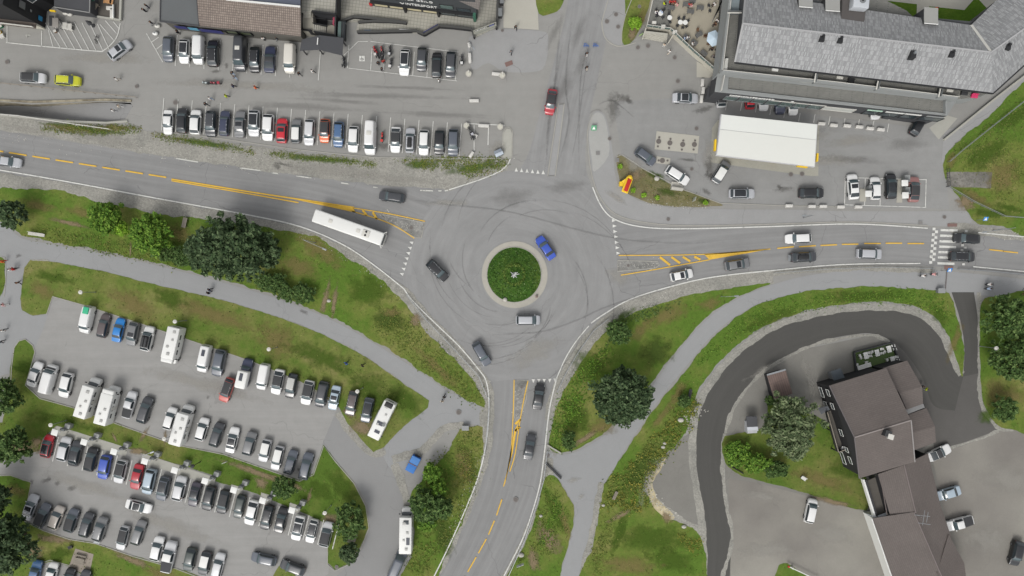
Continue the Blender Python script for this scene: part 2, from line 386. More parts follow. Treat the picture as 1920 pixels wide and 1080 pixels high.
class Strokes:
    def __init__(s): s.v = []; s.f = []; s.uv = []
    def line(s, pts, w, z, smooth=0):
        if smooth: pts = catmull(pts, smooth)
        p = [W(*q) for q in pts]; k = len(s.v); n = len(p)
        for i in range(n):
            a = p[max(i - 1, 0)]; b = p[min(i + 1, n - 1)]; d = math.dist(a, b) or 1e-6; nx, ny = -(b[1] - a[1]) / d * w / 2, (b[0] - a[0]) / d * w / 2
            e = min(i, n - 1 - i) / max(1, n * 0.25); e = min(1.0, e)
            for q, u in ((1, 0.0), (0, 1.0), (-1, 0.0)): s.v.append((p[i][0] + nx * q, p[i][1] + ny * q, z)); s.uv.append((u * e, 0))
        for i in range(n - 1):
            for q in (0, 1):
                a = k + i * 3 + q; s.f.append((a, a + 1, a + 4, a + 3)[::-1])
        return s
    def poly(s, pts, z):
        k = len(s.v); p = [W(*q) for q in pts]; n = len(p)
        ar = sum(p[i][0] * p[(i + 1) % n][1] - p[(i + 1) % n][0] * p[i][1] for i in range(n))
        if ar < 0: p = p[::-1]
        s.v += [(q[0], q[1], z) for q in p]; s.uv += [(1, 0)] * n; s.f.append(tuple(range(k, k + n))); return s
    def build(s, name, mat, kind='structure'):
        me = bpy.data.meshes.new(name); me.from_pydata(s.v, [], s.f); me.update(); me.materials.append(mat); ul = me.uv_layers.new(name='uv')
        for l in me.loops: ul.data[l.index].uv = s.uv[l.vertex_index]
        # all faces up
        bm = bmesh.new(); bm.from_mesh(me)
        for f in bm.faces:
            f.normal_update()
            if f.normal.z < 0: f.normal_flip()
        bm.to_mesh(me); bm.free()
        return tag(link(name, me), kind=kind)
def patch(name, px, py, rx, ry, rot, mat, z=None):
    # soft worn patch: uneven disc, rim value 0, centre 1
    z = nextz(0.0007) if z is None else z; x, y = W(px, py); n = 28; vs_ = [(x, y, z)]; uv = [1.0]; rr = random.Random(int(px * 7 + py))
    ph = rr.random() * 6
    for ring in (0.35, 0.7, 1.0):
        for k in range(n):
            t = 2 * math.pi * k / n; f = 1 + 0.22 * math.sin(2 * t + ph) + 0.13 * math.sin(5 * t + ph * 2); u, v = rx * 0.1 * ring * f * math.cos(t), ry * 0.1 * ring * f * math.sin(t)
            c, s_ = math.cos(R(rot)), math.sin(R(rot)); vs_.append((x + u * c - v * s_, y + u * s_ + v * c, z)); uv.append(1 - ring)
    fs = [(0, 1 + k, 1 + (k + 1) % n) for k in range(n)]
    for r in (0, 1): fs += [(1 + r * n + k, 1 + (r + 1) * n + k, 1 + (r + 1) * n + (k + 1) % n, 1 + r * n + (k + 1) % n) for k in range(n)]
    me = bpy.data.meshes.new(name); me.from_pydata(vs_, [], fs); me.update(); me.materials.append(mat); ul = me.uv_layers.new(name='uv')
    for l in me.loops: ul.data[l.index].uv = (uv[l.vertex_index], 0)
    return tag(link(name, me), kind='structure')
def kerb(name, pts, w=0.15, h=0.1, closed=False, smooth=0, mat=None, z0=0.0, kind='structure', parent=None):
    if smooth: pts = catmull(pts, smooth, closed)
    p = [W(*q) for q in pts]; n = len(p); vs_ = []; fs = []
    for i in range(n):
        a = p[(i - 1) % n] if closed else p[max(i - 1, 0)]; b = p[(i + 1) % n] if closed else p[min(i + 1, n - 1)]
        d = math.dist(a, b) or 1e-6; nx, ny = -(b[1] - a[1]) / d * w / 2, (b[0] - a[0]) / d * w / 2
        vs_ += [(p[i][0] + nx, p[i][1] + ny, z0), (p[i][0] + nx, p[i][1] + ny, z0 + h), (p[i][0] - nx, p[i][1] - ny, z0 + h), (p[i][0] - nx, p[i][1] - ny, z0)]
    for i in range(n if closed else n - 1):
        a = 4 * i; b = 4 * ((i + 1) % n)
        fs += [(a, b, b + 1, a + 1), (a + 1, b + 1, b + 2, a + 2), (a + 2, b + 2, b + 3, a + 3)]
    if not closed: fs += [(0, 1, 2, 3), (4 * n - 1, 4 * n - 2, 4 * n - 3, 4 * n - 4)]
    me = bpy.data.meshes.new(name); me.from_pydata(vs_, [], fs); me.update(); me.materials.append(mat or M['kerb'])
    o = link(name, me, parent)
    if kind: tag(o, kind=kind)
    return o
def leaves(name, c, size, mat, up=0.5, parent=None, aspect=0.6):
    # one leaf-sized four-cornered face per centre, tilted at random
    n = len(c); c = np.asarray(c, float); size = np.asarray(size, float).reshape(-1, 1)
    nrm = RNG.normal(size=(n, 3)); nrm /= np.linalg.norm(nrm, axis=1, keepdims=True); nrm[:, 2] = np.abs(nrm[:, 2]) + up; nrm /= np.linalg.norm(nrm, axis=1, keepdims=True)
    t = RNG.normal(size=(n, 3)); t -= (t * nrm).sum(1, keepdims=True) * nrm; t /= np.linalg.norm(t, axis=1, keepdims=True); b = np.cross(nrm, t)
    v = np.stack([c - t * size, c + b * size * aspect * 0.8 - t * size * 0.1, c + t * size, c - b * size * aspect * 0.8 + t * size * 0.1], 1).reshape(-1, 3)
    me = bpy.data.meshes.new(name); me.vertices.add(4 * n); me.vertices.foreach_set('co', v.ravel()); me.loops.add(4 * n); me.loops.foreach_set('vertex_index', np.arange(4 * n)[::-1].copy() if False else np.arange(4 * n))
    me.polygons.add(n); me.polygons.foreach_set('loop_start', np.arange(0, 4 * n, 4)); me.update(calc_edges=True); me.validate(); me.materials.append(mat)
    return link(name, me, parent)
def scatter(name, poly, count, size, mat, zr=(0.02, 0.15), up=0.4, clump=0, kind='stuff', rad=0.5, label=None):
    xs = [p[0] for p in poly]; ys = [p[1] for p in poly]; pts = []
    r = random.Random(len(poly) * 31 + count); x0, x1, y0, y1 = min(xs), max(xs), min(ys), max(ys); x0, x1, y0, y1 = max(x0, -99), min(x1, 99), max(y0, -57), min(y1, 57); tries = 0
    base = []
    while len(base) < (count // clump if clump else count) and tries < count * 30:
        tries += 1; x = r.uniform(x0, x1); y = r.uniform(y0, y1)
        if inpoly(x, y, poly): base.append((x, y))
    for x, y in base:
        for k in range(clump or 1):
            g = rad * (0.4 + 0.6 * r.random()) if clump else 0
            pts.append((x + r.gauss(0, g), y + r.gauss(0, g), r.uniform(*zr) + 0.05))
    if not pts: return None
    sz = [size * r.uniform(0.5, 1.3) for _ in pts]
    o = leaves(name, pts, sz, mat, up); tag(o, kind=kind); return o
# ================================================================== GROUND
RAMP = [(-60, 196), (0, 191), (60, 196), (130, 193), (200, 191), (245, 193), (249, 199), (235, 223), (200, 228), (120, 224), (60, 218), (0, 212), (-60, 207)]
BIG = [(-40000, -40000), (40000, -40000), (40000, 40000), (-40000, 40000)]
sheet('ground', BIG, M['ground'], holes=[RAMP], z=-0.004)
sheet('paved_ground', [(-140, -120), (2060, -120), (2060, 1200), (-140, 1200)], M['yard'], holes=[RAMP], z=0.0)
ZL[0] = 0.0
# the sunken ramp that dives under the main road, with its walls
_rp = [W(*p) for p in [(249, 196), (200, 190), (120, 191), (0, 189), (-60, 190), (-60, 213), (0, 217), (120, 227), (200, 230), (240, 226)]]
def rz_(x): return -3.0 * min(1, max(0, (W(250, 200)[0] - x) / 22.0))
tag(sheet_m('ramp_surface', _rp, 0, M['lot2']), kind='structure')
_o = bpy.data.objects['ramp_surface']; _bm = bmesh.new(); _bm.from_mesh(_o.data)
bmesh.ops.subdivide_edges(_bm, edges=_bm.edges[:], cuts=4, use_grid_fill=True)
for v in _bm.verts: v.co.z = rz_(v.co.x) - 0.01
_bm.to_mesh(_o.data); _bm.free()
def ramp_wall(name, pts, th, mat, label):
    p = [W(*q) for q in pts]; b = MB()
    for a, c in zip(p, p[1:]):
        d = Vector((c[0] - a[0], c[1] - a[1])); nrm = Vector((-d.y, d.x)).normalized() * th
        z0, z1 = rz_(a[0]) - 0.3, rz_(c[0]) - 0.3
        b.add([(a[0], a[1], z0), (c[0], c[1], z1), (c[0] + nrm.x, c[1] + nrm.y, z1), (a[0] + nrm.x, a[1] + nrm.y, z0), (a[0], a[1], .25), (c[0], c[1], .25), (c[0] + nrm.x, c[1] + nrm.y, .25), (a[0] + nrm.x, a[1] + nrm.y, .25)],
              [(0, 1, 5, 4), (1, 2, 6, 5), (2, 3, 7, 6), (3, 0, 4, 7), (4, 5, 6, 7), (3, 2, 1, 0)])
    o = b.build(name, mat); tag(o, label, 'wall'); return o
ramp_wall('retaining_wall', [(-60, 193), (0, 190), (60, 193), (130, 191), (200, 189), (247, 191)], 0.35, gravel_mat('rubble_wall', (168, 160, 140), (120, 112, 96), 1.6), 'rough stone retaining wall along the north side of the sunken ramp')
ramp_wall('retaining_wall', [(240, 226), (200, 229), (120, 226), (60, 220), (0, 214), (-60, 209)], 0.35, M['concrete'], 'pale concrete retaining wall along the south side of the sunken ramp')

# roads
ribbon('main_road', [(-60, 236), (0, 244), (200, 277), (400, 305), (520, 322), (700, 342), (840, 356)], [(-60, 320), (0, 329), (150, 353), (300, 381), (460, 409), (560, 431), (640, 464), (700, 503), (762, 548)], M['road'], 110)
ribbon('north_road', [(1070, -60), (1062, 20), (1040, 110), (1015, 200), (990, 290), (955, 345)], [(1160, -60), (1140, 60), (1118, 160), (1100, 250), (1100, 320), (1120, 372)], M['north'], 70)
ribbon('east_road', [(1120, 390), (1160, 412), (1220, 424), (1300, 428), (1450, 425), (1600, 421), (1750, 428), (1980, 450)], [(1095, 625), (1135, 590), (1190, 559), (1265, 537), (1345, 519), (1450, 507), (1600, 497), (1735, 498), (1980, 524)], M['road'], 110)
ribbon('south_road', [(900, 690), (915, 740), (916, 790), (908, 850), (892, 910), (866, 972), (832, 1044), (800, 1110)], [(1052, 690), (1034, 750), (1024, 810), (1016, 870), (1006, 930), (980, 1005), (950, 1065), (928, 1110)], M['road'], 80)
sheet('roundabout_road', [(800, 397), (842, 357), (900, 335), (960, 320), (1030, 326), (1096, 330), (1115, 365), (1150, 412), (1157, 490), (1160, 552), (1100, 612), (1062, 665), (1041, 712), (960, 712), (914, 714), (895, 688), (858, 640), (815, 598), (778, 560), (756, 518)], M['ring'], 5)
sheet('exit_road', [(560, 760), (632, 783), (690, 826), (725, 858), (752, 905), (768, 955), (776, 1005), (768, 1050), (745, 1120), (600, 1120), (640, 1072), (678, 1030), (692, 985), (688, 945), (664, 902), (628, 862), (604, 832)], M['lot2'], 5)
sheet('car_park', [(98, 556), (270, 608), (400, 652), (560, 712), (634, 762), (606, 828), (590, 892), (500, 878), (330, 832), (140, 764), (48, 722), (64, 650), (78, 600)], M['lot'])
sheet('car_park', [(0, 862), (78, 850), (105, 812), (260, 858), (420, 910), (620, 985), (616, 1075), (560, 1120), (300, 1120), (-40, 1120), (-40, 880)], M['lot'])
sheet('forecourt', [(1150, 190), (1350, 180), (1560, 220), (1740, 240), (1790, 260), (1770, 300), (1780, 392), (1350, 384), (1210, 318), (1165, 290)], M['fore'], 0)
# pavements and paths
ribbon('footpath', [(-60, 400), (5, 418), (40, 446), (90, 457), (200, 477), (340, 509), (470, 544), (560, 574), (640, 609), (720, 655), (800, 706), (850, 741), (910, 768)], [(-60, 470), (10, 480), (55, 488), (105, 493), (200, 513), (300, 539), (400, 561), (500, 590), (600, 627), (690, 674), (760, 724), (805, 758), (830, 800)], M['path'], 110)
sheet('footpath', [(800, 752), (850, 738), (908, 766), (908, 796), (870, 794), (838, 804), (815, 830), (790, 850), (745, 885), (722, 862), (722, 838), (760, 796)], M['path'], 3)
sheet('footpath', [(-60, 470), (20, 470), (56, 488), (46, 500), (38, 560), (40, 580), (62, 592), (90, 590), (80, 620), (64, 655), (45, 634), (26, 650), (18, 700), (-60, 720)], M['path'])
ribbon('footpath', [(1025, 846), (1062, 852), (1110, 832), (1160, 793), (1215, 733), (1256, 679), (1300, 625), (1345, 583), (1400, 552), (1460, 530), (1530, 514), (1640, 504), (1770, 508), (1980, 530)],
       [(1022, 876), (1070, 915), (1128, 908), (1160, 861), (1206, 791), (1247, 735), (1292, 680), (1333, 631), (1383, 591), (1445, 562), (1530, 545), (1630, 540), (1770, 548), (1980, 566)], M['path'], 110)
sheet('footpath', [(1050, 860), (1130, 850), (1160, 860), (1128, 918), (1118, 962), (1104, 1030), (1090, 1110), (1040, 1110), (1058, 1052), (1072, 1000), (1078, 955), (1066, 928), (1045, 893), (1024, 876)], M['path'], 4)
sheet('pavement', [(1105, 226), (1118, 208), (1134, 216), (1143, 250), (1150, 292), (1154, 330), (1168, 356), (1222, 384), (1350, 392), (1480, 393), (1600, 396), (1780, 396), (1816, 398), (1816, 422), (1750, 424), (1600, 416), (1450, 420), (1300, 423), (1215, 418), (1155, 402), (1124, 368), (1108, 320), (1102, 260)], M['walk'], 3)
sheet('pavement', [(1128, 42), (1150, -40), (1200, -40), (1172, 30), (1166, 62), (1168, 84), (1152, 84), (1135, 70)], M['walk'], 4)
sheet('pavement', [(944, -40), (1006, -40), (1010, 56), (944, 52)], M['pad'])
sheet('pavement', [(935, 55), (1012, 58), (1028, 70), (1022, 122), (1000, 135), (945, 134), (915, 118), (885, 130), (880, 70)], M['walk'], 3)
sheet('pavement', [(1770, 245), (1800, 236), (1870, 180), (1980, 95), (1980, 140), (1860, 215), (1790, 268), (1765, 310)], M['walk'])
sheet('pavement', [(1742, 240), (1775, 216), (1795, 222), (1760, 262)], M['concrete'])
sheet('pavement', [(1107, 226), (1118, 211), (1132, 218), (1140, 250), (1141, 292), (1114, 322), (1110, 300), (1104, 260)], asphalt('asphalt_pale', (174, 174, 170), None, 0, .2, .2, .3, 0), 3)
# new black drive and the hotel yard
sheet('yard', [(1355, 700), (1480, 660), (1640, 628), (1700, 650), (1760, 720), (1800, 800), (1980, 790), (1980, 1160), (1330, 1160), (1360, 900)], M['yardg'])
sheet('yard', [(1296, 812), (1240, 868), (1214, 905), (1226, 936), (1266, 968), (1318, 1000), (1330, 900)], M['yardg'], 3)
sheet('yard', [(1745, 842), (1800, 838), (1868, 812), (1900, 800), (1980, 795), (1980, 1160), (1820, 1160), (1770, 960)], M['lotr'])
sheet('yard', [(1366, 898), (1420, 905), (1550, 940), (1630, 962), (1690, 1160), (1372, 1160), (1368, 1000)], M['lotr'])
sheet('dark_drive', [(1768, 620), (1790, 680), (1806, 702), (1832, 690), (1838, 745), (1872, 806), (1812, 828), (1752, 845), (1745, 800), (1720, 740), (1690, 690), (1665, 640), (1668, 600)], asphalt('asphalt_apron', (100, 98, 95), None, 0, 0.5, 0.2, 0.3, 0), 0)
ribbon('dark_drive', [(1314, 1130), (1316, 1060), (1318, 1000), (1308, 930), (1299, 870), (1299, 810), (1310, 760), (1337, 710), (1382, 660), (1445, 615), (1520, 590), (1600, 577), (1680, 577), (1730, 592), (1766, 625), (1790, 680), (1806, 706)],
       [(1366, 1130), (1369, 1060), (1371, 1010), (1360, 940), (1353, 880), (1358, 812), (1375, 762), (1412, 712), (1465, 672), (1535, 641), (1600, 627), (1640, 626), (1672, 640), (1700, 665), (1730, 710), (1750, 760), (1790, 770)], M['newroad'], 110)
ribbon('dark_drive', [(1784, 548), (1800, 600), (1808, 650), (1806, 706)], [(1826, 548), (1833, 600), (1833, 660), (1834, 700)], M['newroad'], 40)
# lighter gravel shoulders
def shoulder(name, pts, w, mat=None, rag=0.25, seed=3):
    p = [W(*q) for q in catmull(pts, 6)]; n = len(p); l, r = [], []
    for i in range(n):
        a = p[max(i - 1, 0)]; b = p[min(i + 1, n - 1)]; d = math.dist(a, b) or 1e-6; nx, ny = -(b[1] - a[1]) / d * w / 2, (b[0] - a[0]) / d * w / 2
        l.append((p[i][0] + nx, p[i][1] + ny)); r.append((p[i][0] - nx, p[i][1] - ny))
    return sheet_m(name, ragged(l + r[::-1], 0.5, rag, random.Random(seed)), nextz(), mat or M['gravel'])
DRIVE_OUT = [(1318, 1000), (1308, 930), (1299, 870), (1299, 810), (1310, 760), (1337, 710), (1382, 660), (1445, 615), (1520, 590), (1600, 577), (1680, 577), (1730, 592), (1766, 625), (1790, 680), (1803, 702)]
level(0.0002)
sheet('gravel_verge', [(-60, 204), (0, 214), (100, 230), (250, 242), (310, 250), (470, 274), (580, 290), (760, 298), (955, 300), (950, 318), (900, 338), (842, 356), (700, 346), (520, 324), (300, 292), (100, 258), (-60, 236)], M['gravel'], 0, 0.3, seed=2)
shoulder('gravel_shoulder', [(-60, 327), (0, 336), (150, 360), (300, 388), (460, 417), (560, 440), (640, 474), (700, 514), (760, 556), (800, 602), (850, 652), (895, 704), (914, 750), (906, 850), (880, 930), (850, 1000), (815, 1070)], 2.6)
shoulder('gravel_shoulder', [(1030, 860), (1020, 930), (985, 1010), (945, 1090)], 1.6)
shoulder('gravel_shoulder', [(1034, 790), (1046, 735), (1075, 680), (1120, 622), (1180, 578), (1260, 552), (1340, 532), (1450, 519)], 2.6)
shoulder('gravel_shoulder', [(1450, 512), (1600, 503), (1750, 508)], 1.0)
shoulder('gravel_shoulder', [(1319, 1100)] + DRIVE_OUT, 1.4, rag=0.2)
shoulder('gravel_shoulder', [(1350, 1100), (1372, 1010), (1361, 940), (1354, 880), (1359, 812)], 0.7)
shoulder('gravel_shoulder', [(1360, 812), (1376, 764), (1413, 714), (1466, 674), (1535, 644), (1600, 630), (1640, 630), (1668, 642)], 0.6)
shoulder('gravel_shoulder', [(1835, 548), (1838, 640), (1838, 745), (1868, 800), (1900, 806)], 0.8)
shoulder('gravel_shoulder', [(740, 870), (752, 905), (766, 950), (772, 985)], 1.6)
shoulder('gravel_shoulder', [(735, 862), (790, 845), (830, 806), (870, 798)], 1.5)
shoulder('gravel_shoulder', [(636, 774), (665, 818), (700, 848), (720, 842)], 1.8)
shoulder('gravel_shoulder', [(56, 490), (105, 496), (200, 516), (300, 542), (400, 564), (500, 593), (600, 630), (690, 677), (760, 727), (803, 756)], 0.9)
shoulder('gravel_shoulder', [(1216, 905), (1226, 936), (1266, 968), (1318, 1000)], 1.4)
shoulder('gravel_shoulder', [(1745, 848), (1812, 831), (1872, 808)], 0.5)
shoulder('gravel_shoulder', [(1128, 905), (1116, 970), (1096, 1060), (1085, 1100)], 1.2)
shoulder('gravel_shoulder', [(1780, 425), (1860, 436), (1960, 446)], 1.8)

# ------------------------------------------------------------------ lawns
level(0.0)
LAWN = {}
def lawn(key, name, pts, mat, rag=0.22, smooth=3, tufts=1.4, seed=1):
    o, p = sheet(name, pts, M[mat], smooth, rag, seed=seed)
    LAWN[key] = p
    ar = abs(sum(p[i][0] * p[(i + 1) % len(p)][1] - p[(i + 1) % len(p)][0] * p[i][1] for i in range(len(p)))) / 2
    if tufts: scatter('grass_tufts', p, int(ar * tufts), 0.16, GRASS_T, (0.0, 0.1), 0.2)
lawn('north', 'lawn', [(-60, 350), (0, 354), (100, 356), (180, 376), (300, 402), (400, 412), (500, 427), (590, 444), (650, 482), (700, 514), (745, 552), (775, 590), (800, 622), (850, 672), (892, 720), (909, 762), (850, 736), (800, 702), (720, 650), (640, 604), (560, 569), (470, 539), (340, 504), (200, 472), (90, 452), (42, 440), (5, 414), (-60, 396)], 'lawn', 0.35)
lawn('middle', 'lawn', [(58, 488), (46, 502), (38, 560), (42, 582), (62, 592), (87, 588), (99, 557), (160, 573), (270, 609), (400, 653), (470, 677), (560, 714), (632, 758), (650, 792), (700, 848), (720, 838), (760, 796), (803, 764), (805, 750), (760, 722), (690, 671), (600, 624), (500, 587), (400, 558), (300, 536), (200, 510), (108, 492)], 'lawn_d', 0.12, 0)
lawn('west', 'lawn', [(-60, 476), (2, 482), (9, 505), (8, 540), (-10, 565), (-60, 570)], 'lawn_g', 0.1)
lawn('island', 'lawn', [(26, 652), (36, 638), (48, 636), (62, 648), (66, 660), (58, 690), (49, 721), (75, 746), (140, 764), (220, 794), (330, 833), (420, 851), (500, 879), (562, 901), (587, 888), (606, 834), (628, 862), (664, 905), (686, 948), (691, 990), (676, 1026), (650, 1058), (628, 1068), (615, 1055), (614, 1000), (618, 985), (600, 975), (540, 950), (480, 925), (404, 902), (404, 892), (268, 850), (240, 841), (106, 798), (80, 822), (74, 845), (40, 852), (-60, 850), (-60, 800), (5, 792), (16, 740), (20, 690)], 'lawn_g', 0.1, 0)
lawn('southwest', 'lawn', [(-60, 894), (20, 892), (58, 905), (52, 940), (44, 974), (80, 993), (130, 1010), (180, 1018), (250, 1042), (330, 1064), (420, 1098), (440, 1130), (172, 1130), (160, 1086), (130, 1062), (95, 1052), (68, 1060), (54, 1085), (50, 1130), (-60, 1130)], 'lawn', 0.12, 0)
lawn('wedge', 'lawn', [(532, 1060), (520, 1066), (508, 1090), (500, 1120), (590, 1120), (560, 1085)], 'lawn_d', 0.1)
lawn('bank', 'lawn', [(904, 803), (872, 802), (850, 820), (838, 850), (800, 890), (772, 920), (768, 955), (776, 990), (772, 1040), (742, 1110), (800, 1110), (842, 1030), (876, 955), (897, 890), (906, 840)], 'lawn', 0.35)
lawn('strip', 'lawn', [(1024, 892), (1045, 897), (1064, 930), (1077, 958), (1070, 1005), (1054, 1055), (1036, 1110), (938, 1110), (972, 1044), (998, 985), (1012, 935)], 'lawn', 0.2)
lawn('east', 'lawn', [(1030, 842), (1036, 795), (1052, 742), (1088, 684), (1128, 628), (1182, 590), (1262, 562), (1330, 546), (1445, 531), (1398, 550), (1342, 580), (1298, 622), (1252, 677), (1211, 731), (1157, 790), (1108, 828), (1064, 848)], 'lawn', 0.2)
lawn('drivebank', 'lawn', [(1762, 546), (1640, 537), (1540, 543), (1448, 561), (1387, 591), (1337, 633), (1296, 682), (1251, 737), (1208, 793), (1163, 862), (1133, 908), (1124, 962), (1108, 1034), (1092, 1110), (1308, 1110), (1312, 1004), (1262, 974), (1222, 938), (1208, 905), (1232, 866), (1286, 812), (1302, 745), (1340, 690), (1378, 650), (1440, 608), (1515, 582), (1600, 568), (1688, 568), (1740, 586), (1780, 632), (1800, 700), (1806, 698), (1806, 650), (1796, 600), (1782, 556)], 'lawn', 0.25)
lawn('house', 'lawn', [(1360, 818), (1358, 862), (1378, 886), (1420, 900), (1480, 916), (1550, 936), (1624, 957), (1625, 900), (1590, 830), (1548, 790), (1480, 758), (1440, 742), (1434, 800)], 'lawn_g', 0.15)
lawn('farright', 'lawn', [(1840, 566), (1872, 556), (1980, 560), (1980, 805), (1900, 806), (1868, 795), (1843, 752), (1838, 700), (1837, 620)], 'lawn', 0.15)
lawn('northeast', 'lawn', [(1768, 302), (1790, 272), (1850, 222), (1980, 128), (1980, 440), (1880, 424), (1838, 421), (1816, 400), (1800, 372), (1778, 348)], 'lawn', 0.25)
lawn('petrol', 'planting_bed', [(1156, 296), (1166, 292), (1212, 322), (1280, 356), (1350, 381), (1345, 387), (1290, 388), (1222, 382), (1174, 360), (1160, 332)], 'scrub', 0.15, 3, 0)
lawn('small', 'lawn', [(1008, -30), (1056, -30), (1054, 10), (1038, 24), (1010, 26)], 'lawn', 0.1)
lawn('small2', 'lawn', [(1176, -30), (1226, -30), (1208, 36), (1188, 74), (1170, 84), (1166, 62), (1172, 30)], 'lawn_d', 0.1)
lawn('corner', 'lawn', [(1452, 1110), (1458, 1066), (1466, 1057), (1485, 1062), (1545, 1110)], 'lawn_d', 0.1)
level_off()
sheet('courtyard_paving', [(1430, -60), (1900, -60), (1870, 20), (1830, 60), (1440, 20)], M['pad'])
for p in ([(1630, -2), (1719, 8), (1718, 36), (1630, 26)], [(1742, 12), (1808, 19), (1830, -6), (1856, 22), (1826, 52), (1760, 42), (1742, 36)], [(1518, -10), (1545, -10), (1545, 14), (1518, 10)]): sheet('artificial_turf', p, M['turf'])
sheet('grit_patch', [(1775, 322), (1860, 323), (1858, 353), (1775, 350)], M['gravel_d'], 0, 0.1)
sheet('stony_wall_bank', [(1233, 872), (1240, 868), (1254, 848), (1250, 858), (1238, 880), (1224, 905), (1232, 934), (1256, 958), (1264, 970), (1256, 974), (1236, 962), (1220, 942), (1212, 906)], gravel_mat('sandy_stones', (196, 184, 152), (160, 150, 122), 1.6), 2, 0.15)
# stone filled splitter islands and the kerbed median
for p in ([(716, 402), (797, 418), (790, 446), (779, 446), (742, 426), (722, 412)], [(1158, 488), (1233, 490), (1236, 497), (1228, 503), (1158, 509)], [(964, 713), (990, 713), (987, 748), (976, 782), (968, 792), (964, 780)]):
    sheet('stone_island', p, M['stones'], 0, 0.08); kerb('island_kerb', p, 0.16, 0.09, True)
sheet('median_strip', [(1048, 196), (1057, 197), (1040, 328), (1029, 328)], M['walk']); kerb('median_kerb', [(1047, 194), (1058, 195), (1041, 330), (1027, 330)], 0.18, 0.1, True)
_c = [(965 + 61 * math.cos(t * math.pi / 36), 515 + 62 * math.sin(t * math.pi / 36)) for t in range(72)]
sheet('roundabout_apron', _c, plain('apron_stone', (180, 176, 165), 0.9, 0, 0.25, 1.0)); kerb('apron_kerb', _c, 0.2, 0.06, True)
_c2 = [(964 + 51 * math.cos(t * math.pi / 36), 515 + 52 * math.sin(t * math.pi / 36)) for t in range(72)]
o, LAWN['round'] = sheet('roundabout_lawn', _c2, M['lawn_r'], 0, 0.12, z=0.09); kerb('lawn_kerb', _c2, 0.14, 0.13, True)
# the mound in the middle of the roundabout
_b = MB(); N_ = 40
_x, _y = W(964, 515)
for j in range(7):
    r_ = 4.9 * (1 - j / 6.5); z_ = 0.09 + 0.9 * math.sin(j / 7 * math.pi / 2)
    _b.v += [(_x + r_ * math.cos(2 * math.pi * k / N_), _y + r_ * math.sin(2 * math.pi * k / N_), z_) for k in range(N_)]
for j in range(6): _b.f += [(j * N_ + k, j * N_ + (k + 1) % N_, (j + 1) * N_ + (k + 1) % N_, (j + 1) * N_ + k) for k in range(N_)]
_b.f.append(tuple(6 * N_ + k for k in range(N_)))
tag(_b.build('roundabout_mound', M['lawn_r'], None, True), kind='structure')
def on_mound(n, r0, r1, size, mat, name):
    pts = []; r = random.Random(n)
    for _ in range(n):
        t = r.uniform(0, 6.283); q = math.sqrt(r.uniform(r0 * r0, r1 * r1)); pts.append((_x + q * math.cos(t), _y + q * math.sin(t), 0.15 + 0.9 * max(0, math.sin(min(1, (1 - q / 4.9) * 6.5 / 7) * math.pi / 2) if q < 4.9 else 0) + r.uniform(0, .1)))
    tag(leaves(name, pts, [size * r.uniform(.5, 1.3) for _ in pts], mat, 0.3), kind='stuff')
on_mound(1500, 0, 5.0, 0.2, leaf_mat('round_leaf', (50, 84, 32), (72, 106, 42), (100, 130, 56)), 'grass_tufts')
on_mound(260, 1.6, 2.1, 0.24, leaf_mat('round_ring', (84, 112, 44), (104, 126, 54), (126, 144, 70)), 'bedding_plants')
on_mound(200, 2.2, 4.8, 0.14, leaf_mat('round_flower', (90, 130, 60), (120, 150, 90), (160, 180, 130)), 'bedding_plants')

# kerbs that read as pale lines
kerb('kerb', [(-60, 470), (10, 483), (12, 520), (8, 556)], 0.12, 0.08)
kerb('kerb', [(88, 589), (99, 556), (160, 573), (270, 609), (400, 653), (470, 677), (560, 714), (634, 756)])
kerb('kerb', [(20, 735), (22, 690), (27, 652), (36, 639), (48, 636), (62, 648), (66, 660), (58, 690), (48, 722), (75, 747), (140, 765), (220, 795), (330, 834), (420, 852), (500, 880), (562, 902), (588, 890), (607, 836), (628, 864), (664, 906), (686, 949), (692, 990), (677, 1028), (650, 1060), (628, 1070), (614, 1058), (614, 990)])
kerb('kerb', [(-40, 893), (20, 891), (59, 904), (52, 940), (43, 975), (80, 994), (130, 1011), (180, 1019), (250, 1043), (330, 1066), (420, 1100)])
kerb('kerb', [(52, 1100), (54, 1082), (68, 1058), (95, 1050), (130, 1060), (162, 1085), (174, 1110)])
kerb('kerb', [(1112, 215), (1104, 236), (1102, 260), (1108, 320), (1124, 368), (1155, 402), (1215, 418), (1300, 423), (1450, 420), (1600, 416), (1740, 423)], 0.15, 0.1, smooth=4)
kerb('kerb', [(1156, 294), (1166, 290), (1212, 320), (1280, 355), (1350, 381), (1450, 385), (1580, 388)], 0.14, 0.1)
kerb('kerb', [(1128, 42), (1134, 70), (1152, 85), (1170, 86), (1192, 80)], 0.2, 0.1, smooth=4); kerb('kerb', [(1166, 84), (1166, 60), (1173, 28), (1184, 0)], 0.14, 0.1, smooth=4); kerb('kerb', [(1128, 42), (1140, 0), (1148, -30)], 0.18, 0.1)
kerb('kerb', [(300, 246), (400, 258), (560, 281), (700, 295), (860, 298), (945, 297)], 0.15, 0.1); kerb('kerb', [(941, 300), (943, 250), (948, 240), (956, 239), (961, 246), (960, 295)], 0.16, 0.1)
sheet('pavement', [(942, 298), (944, 250), (950, 241), (957, 242), (960, 250), (959, 297)], M['concrete'])
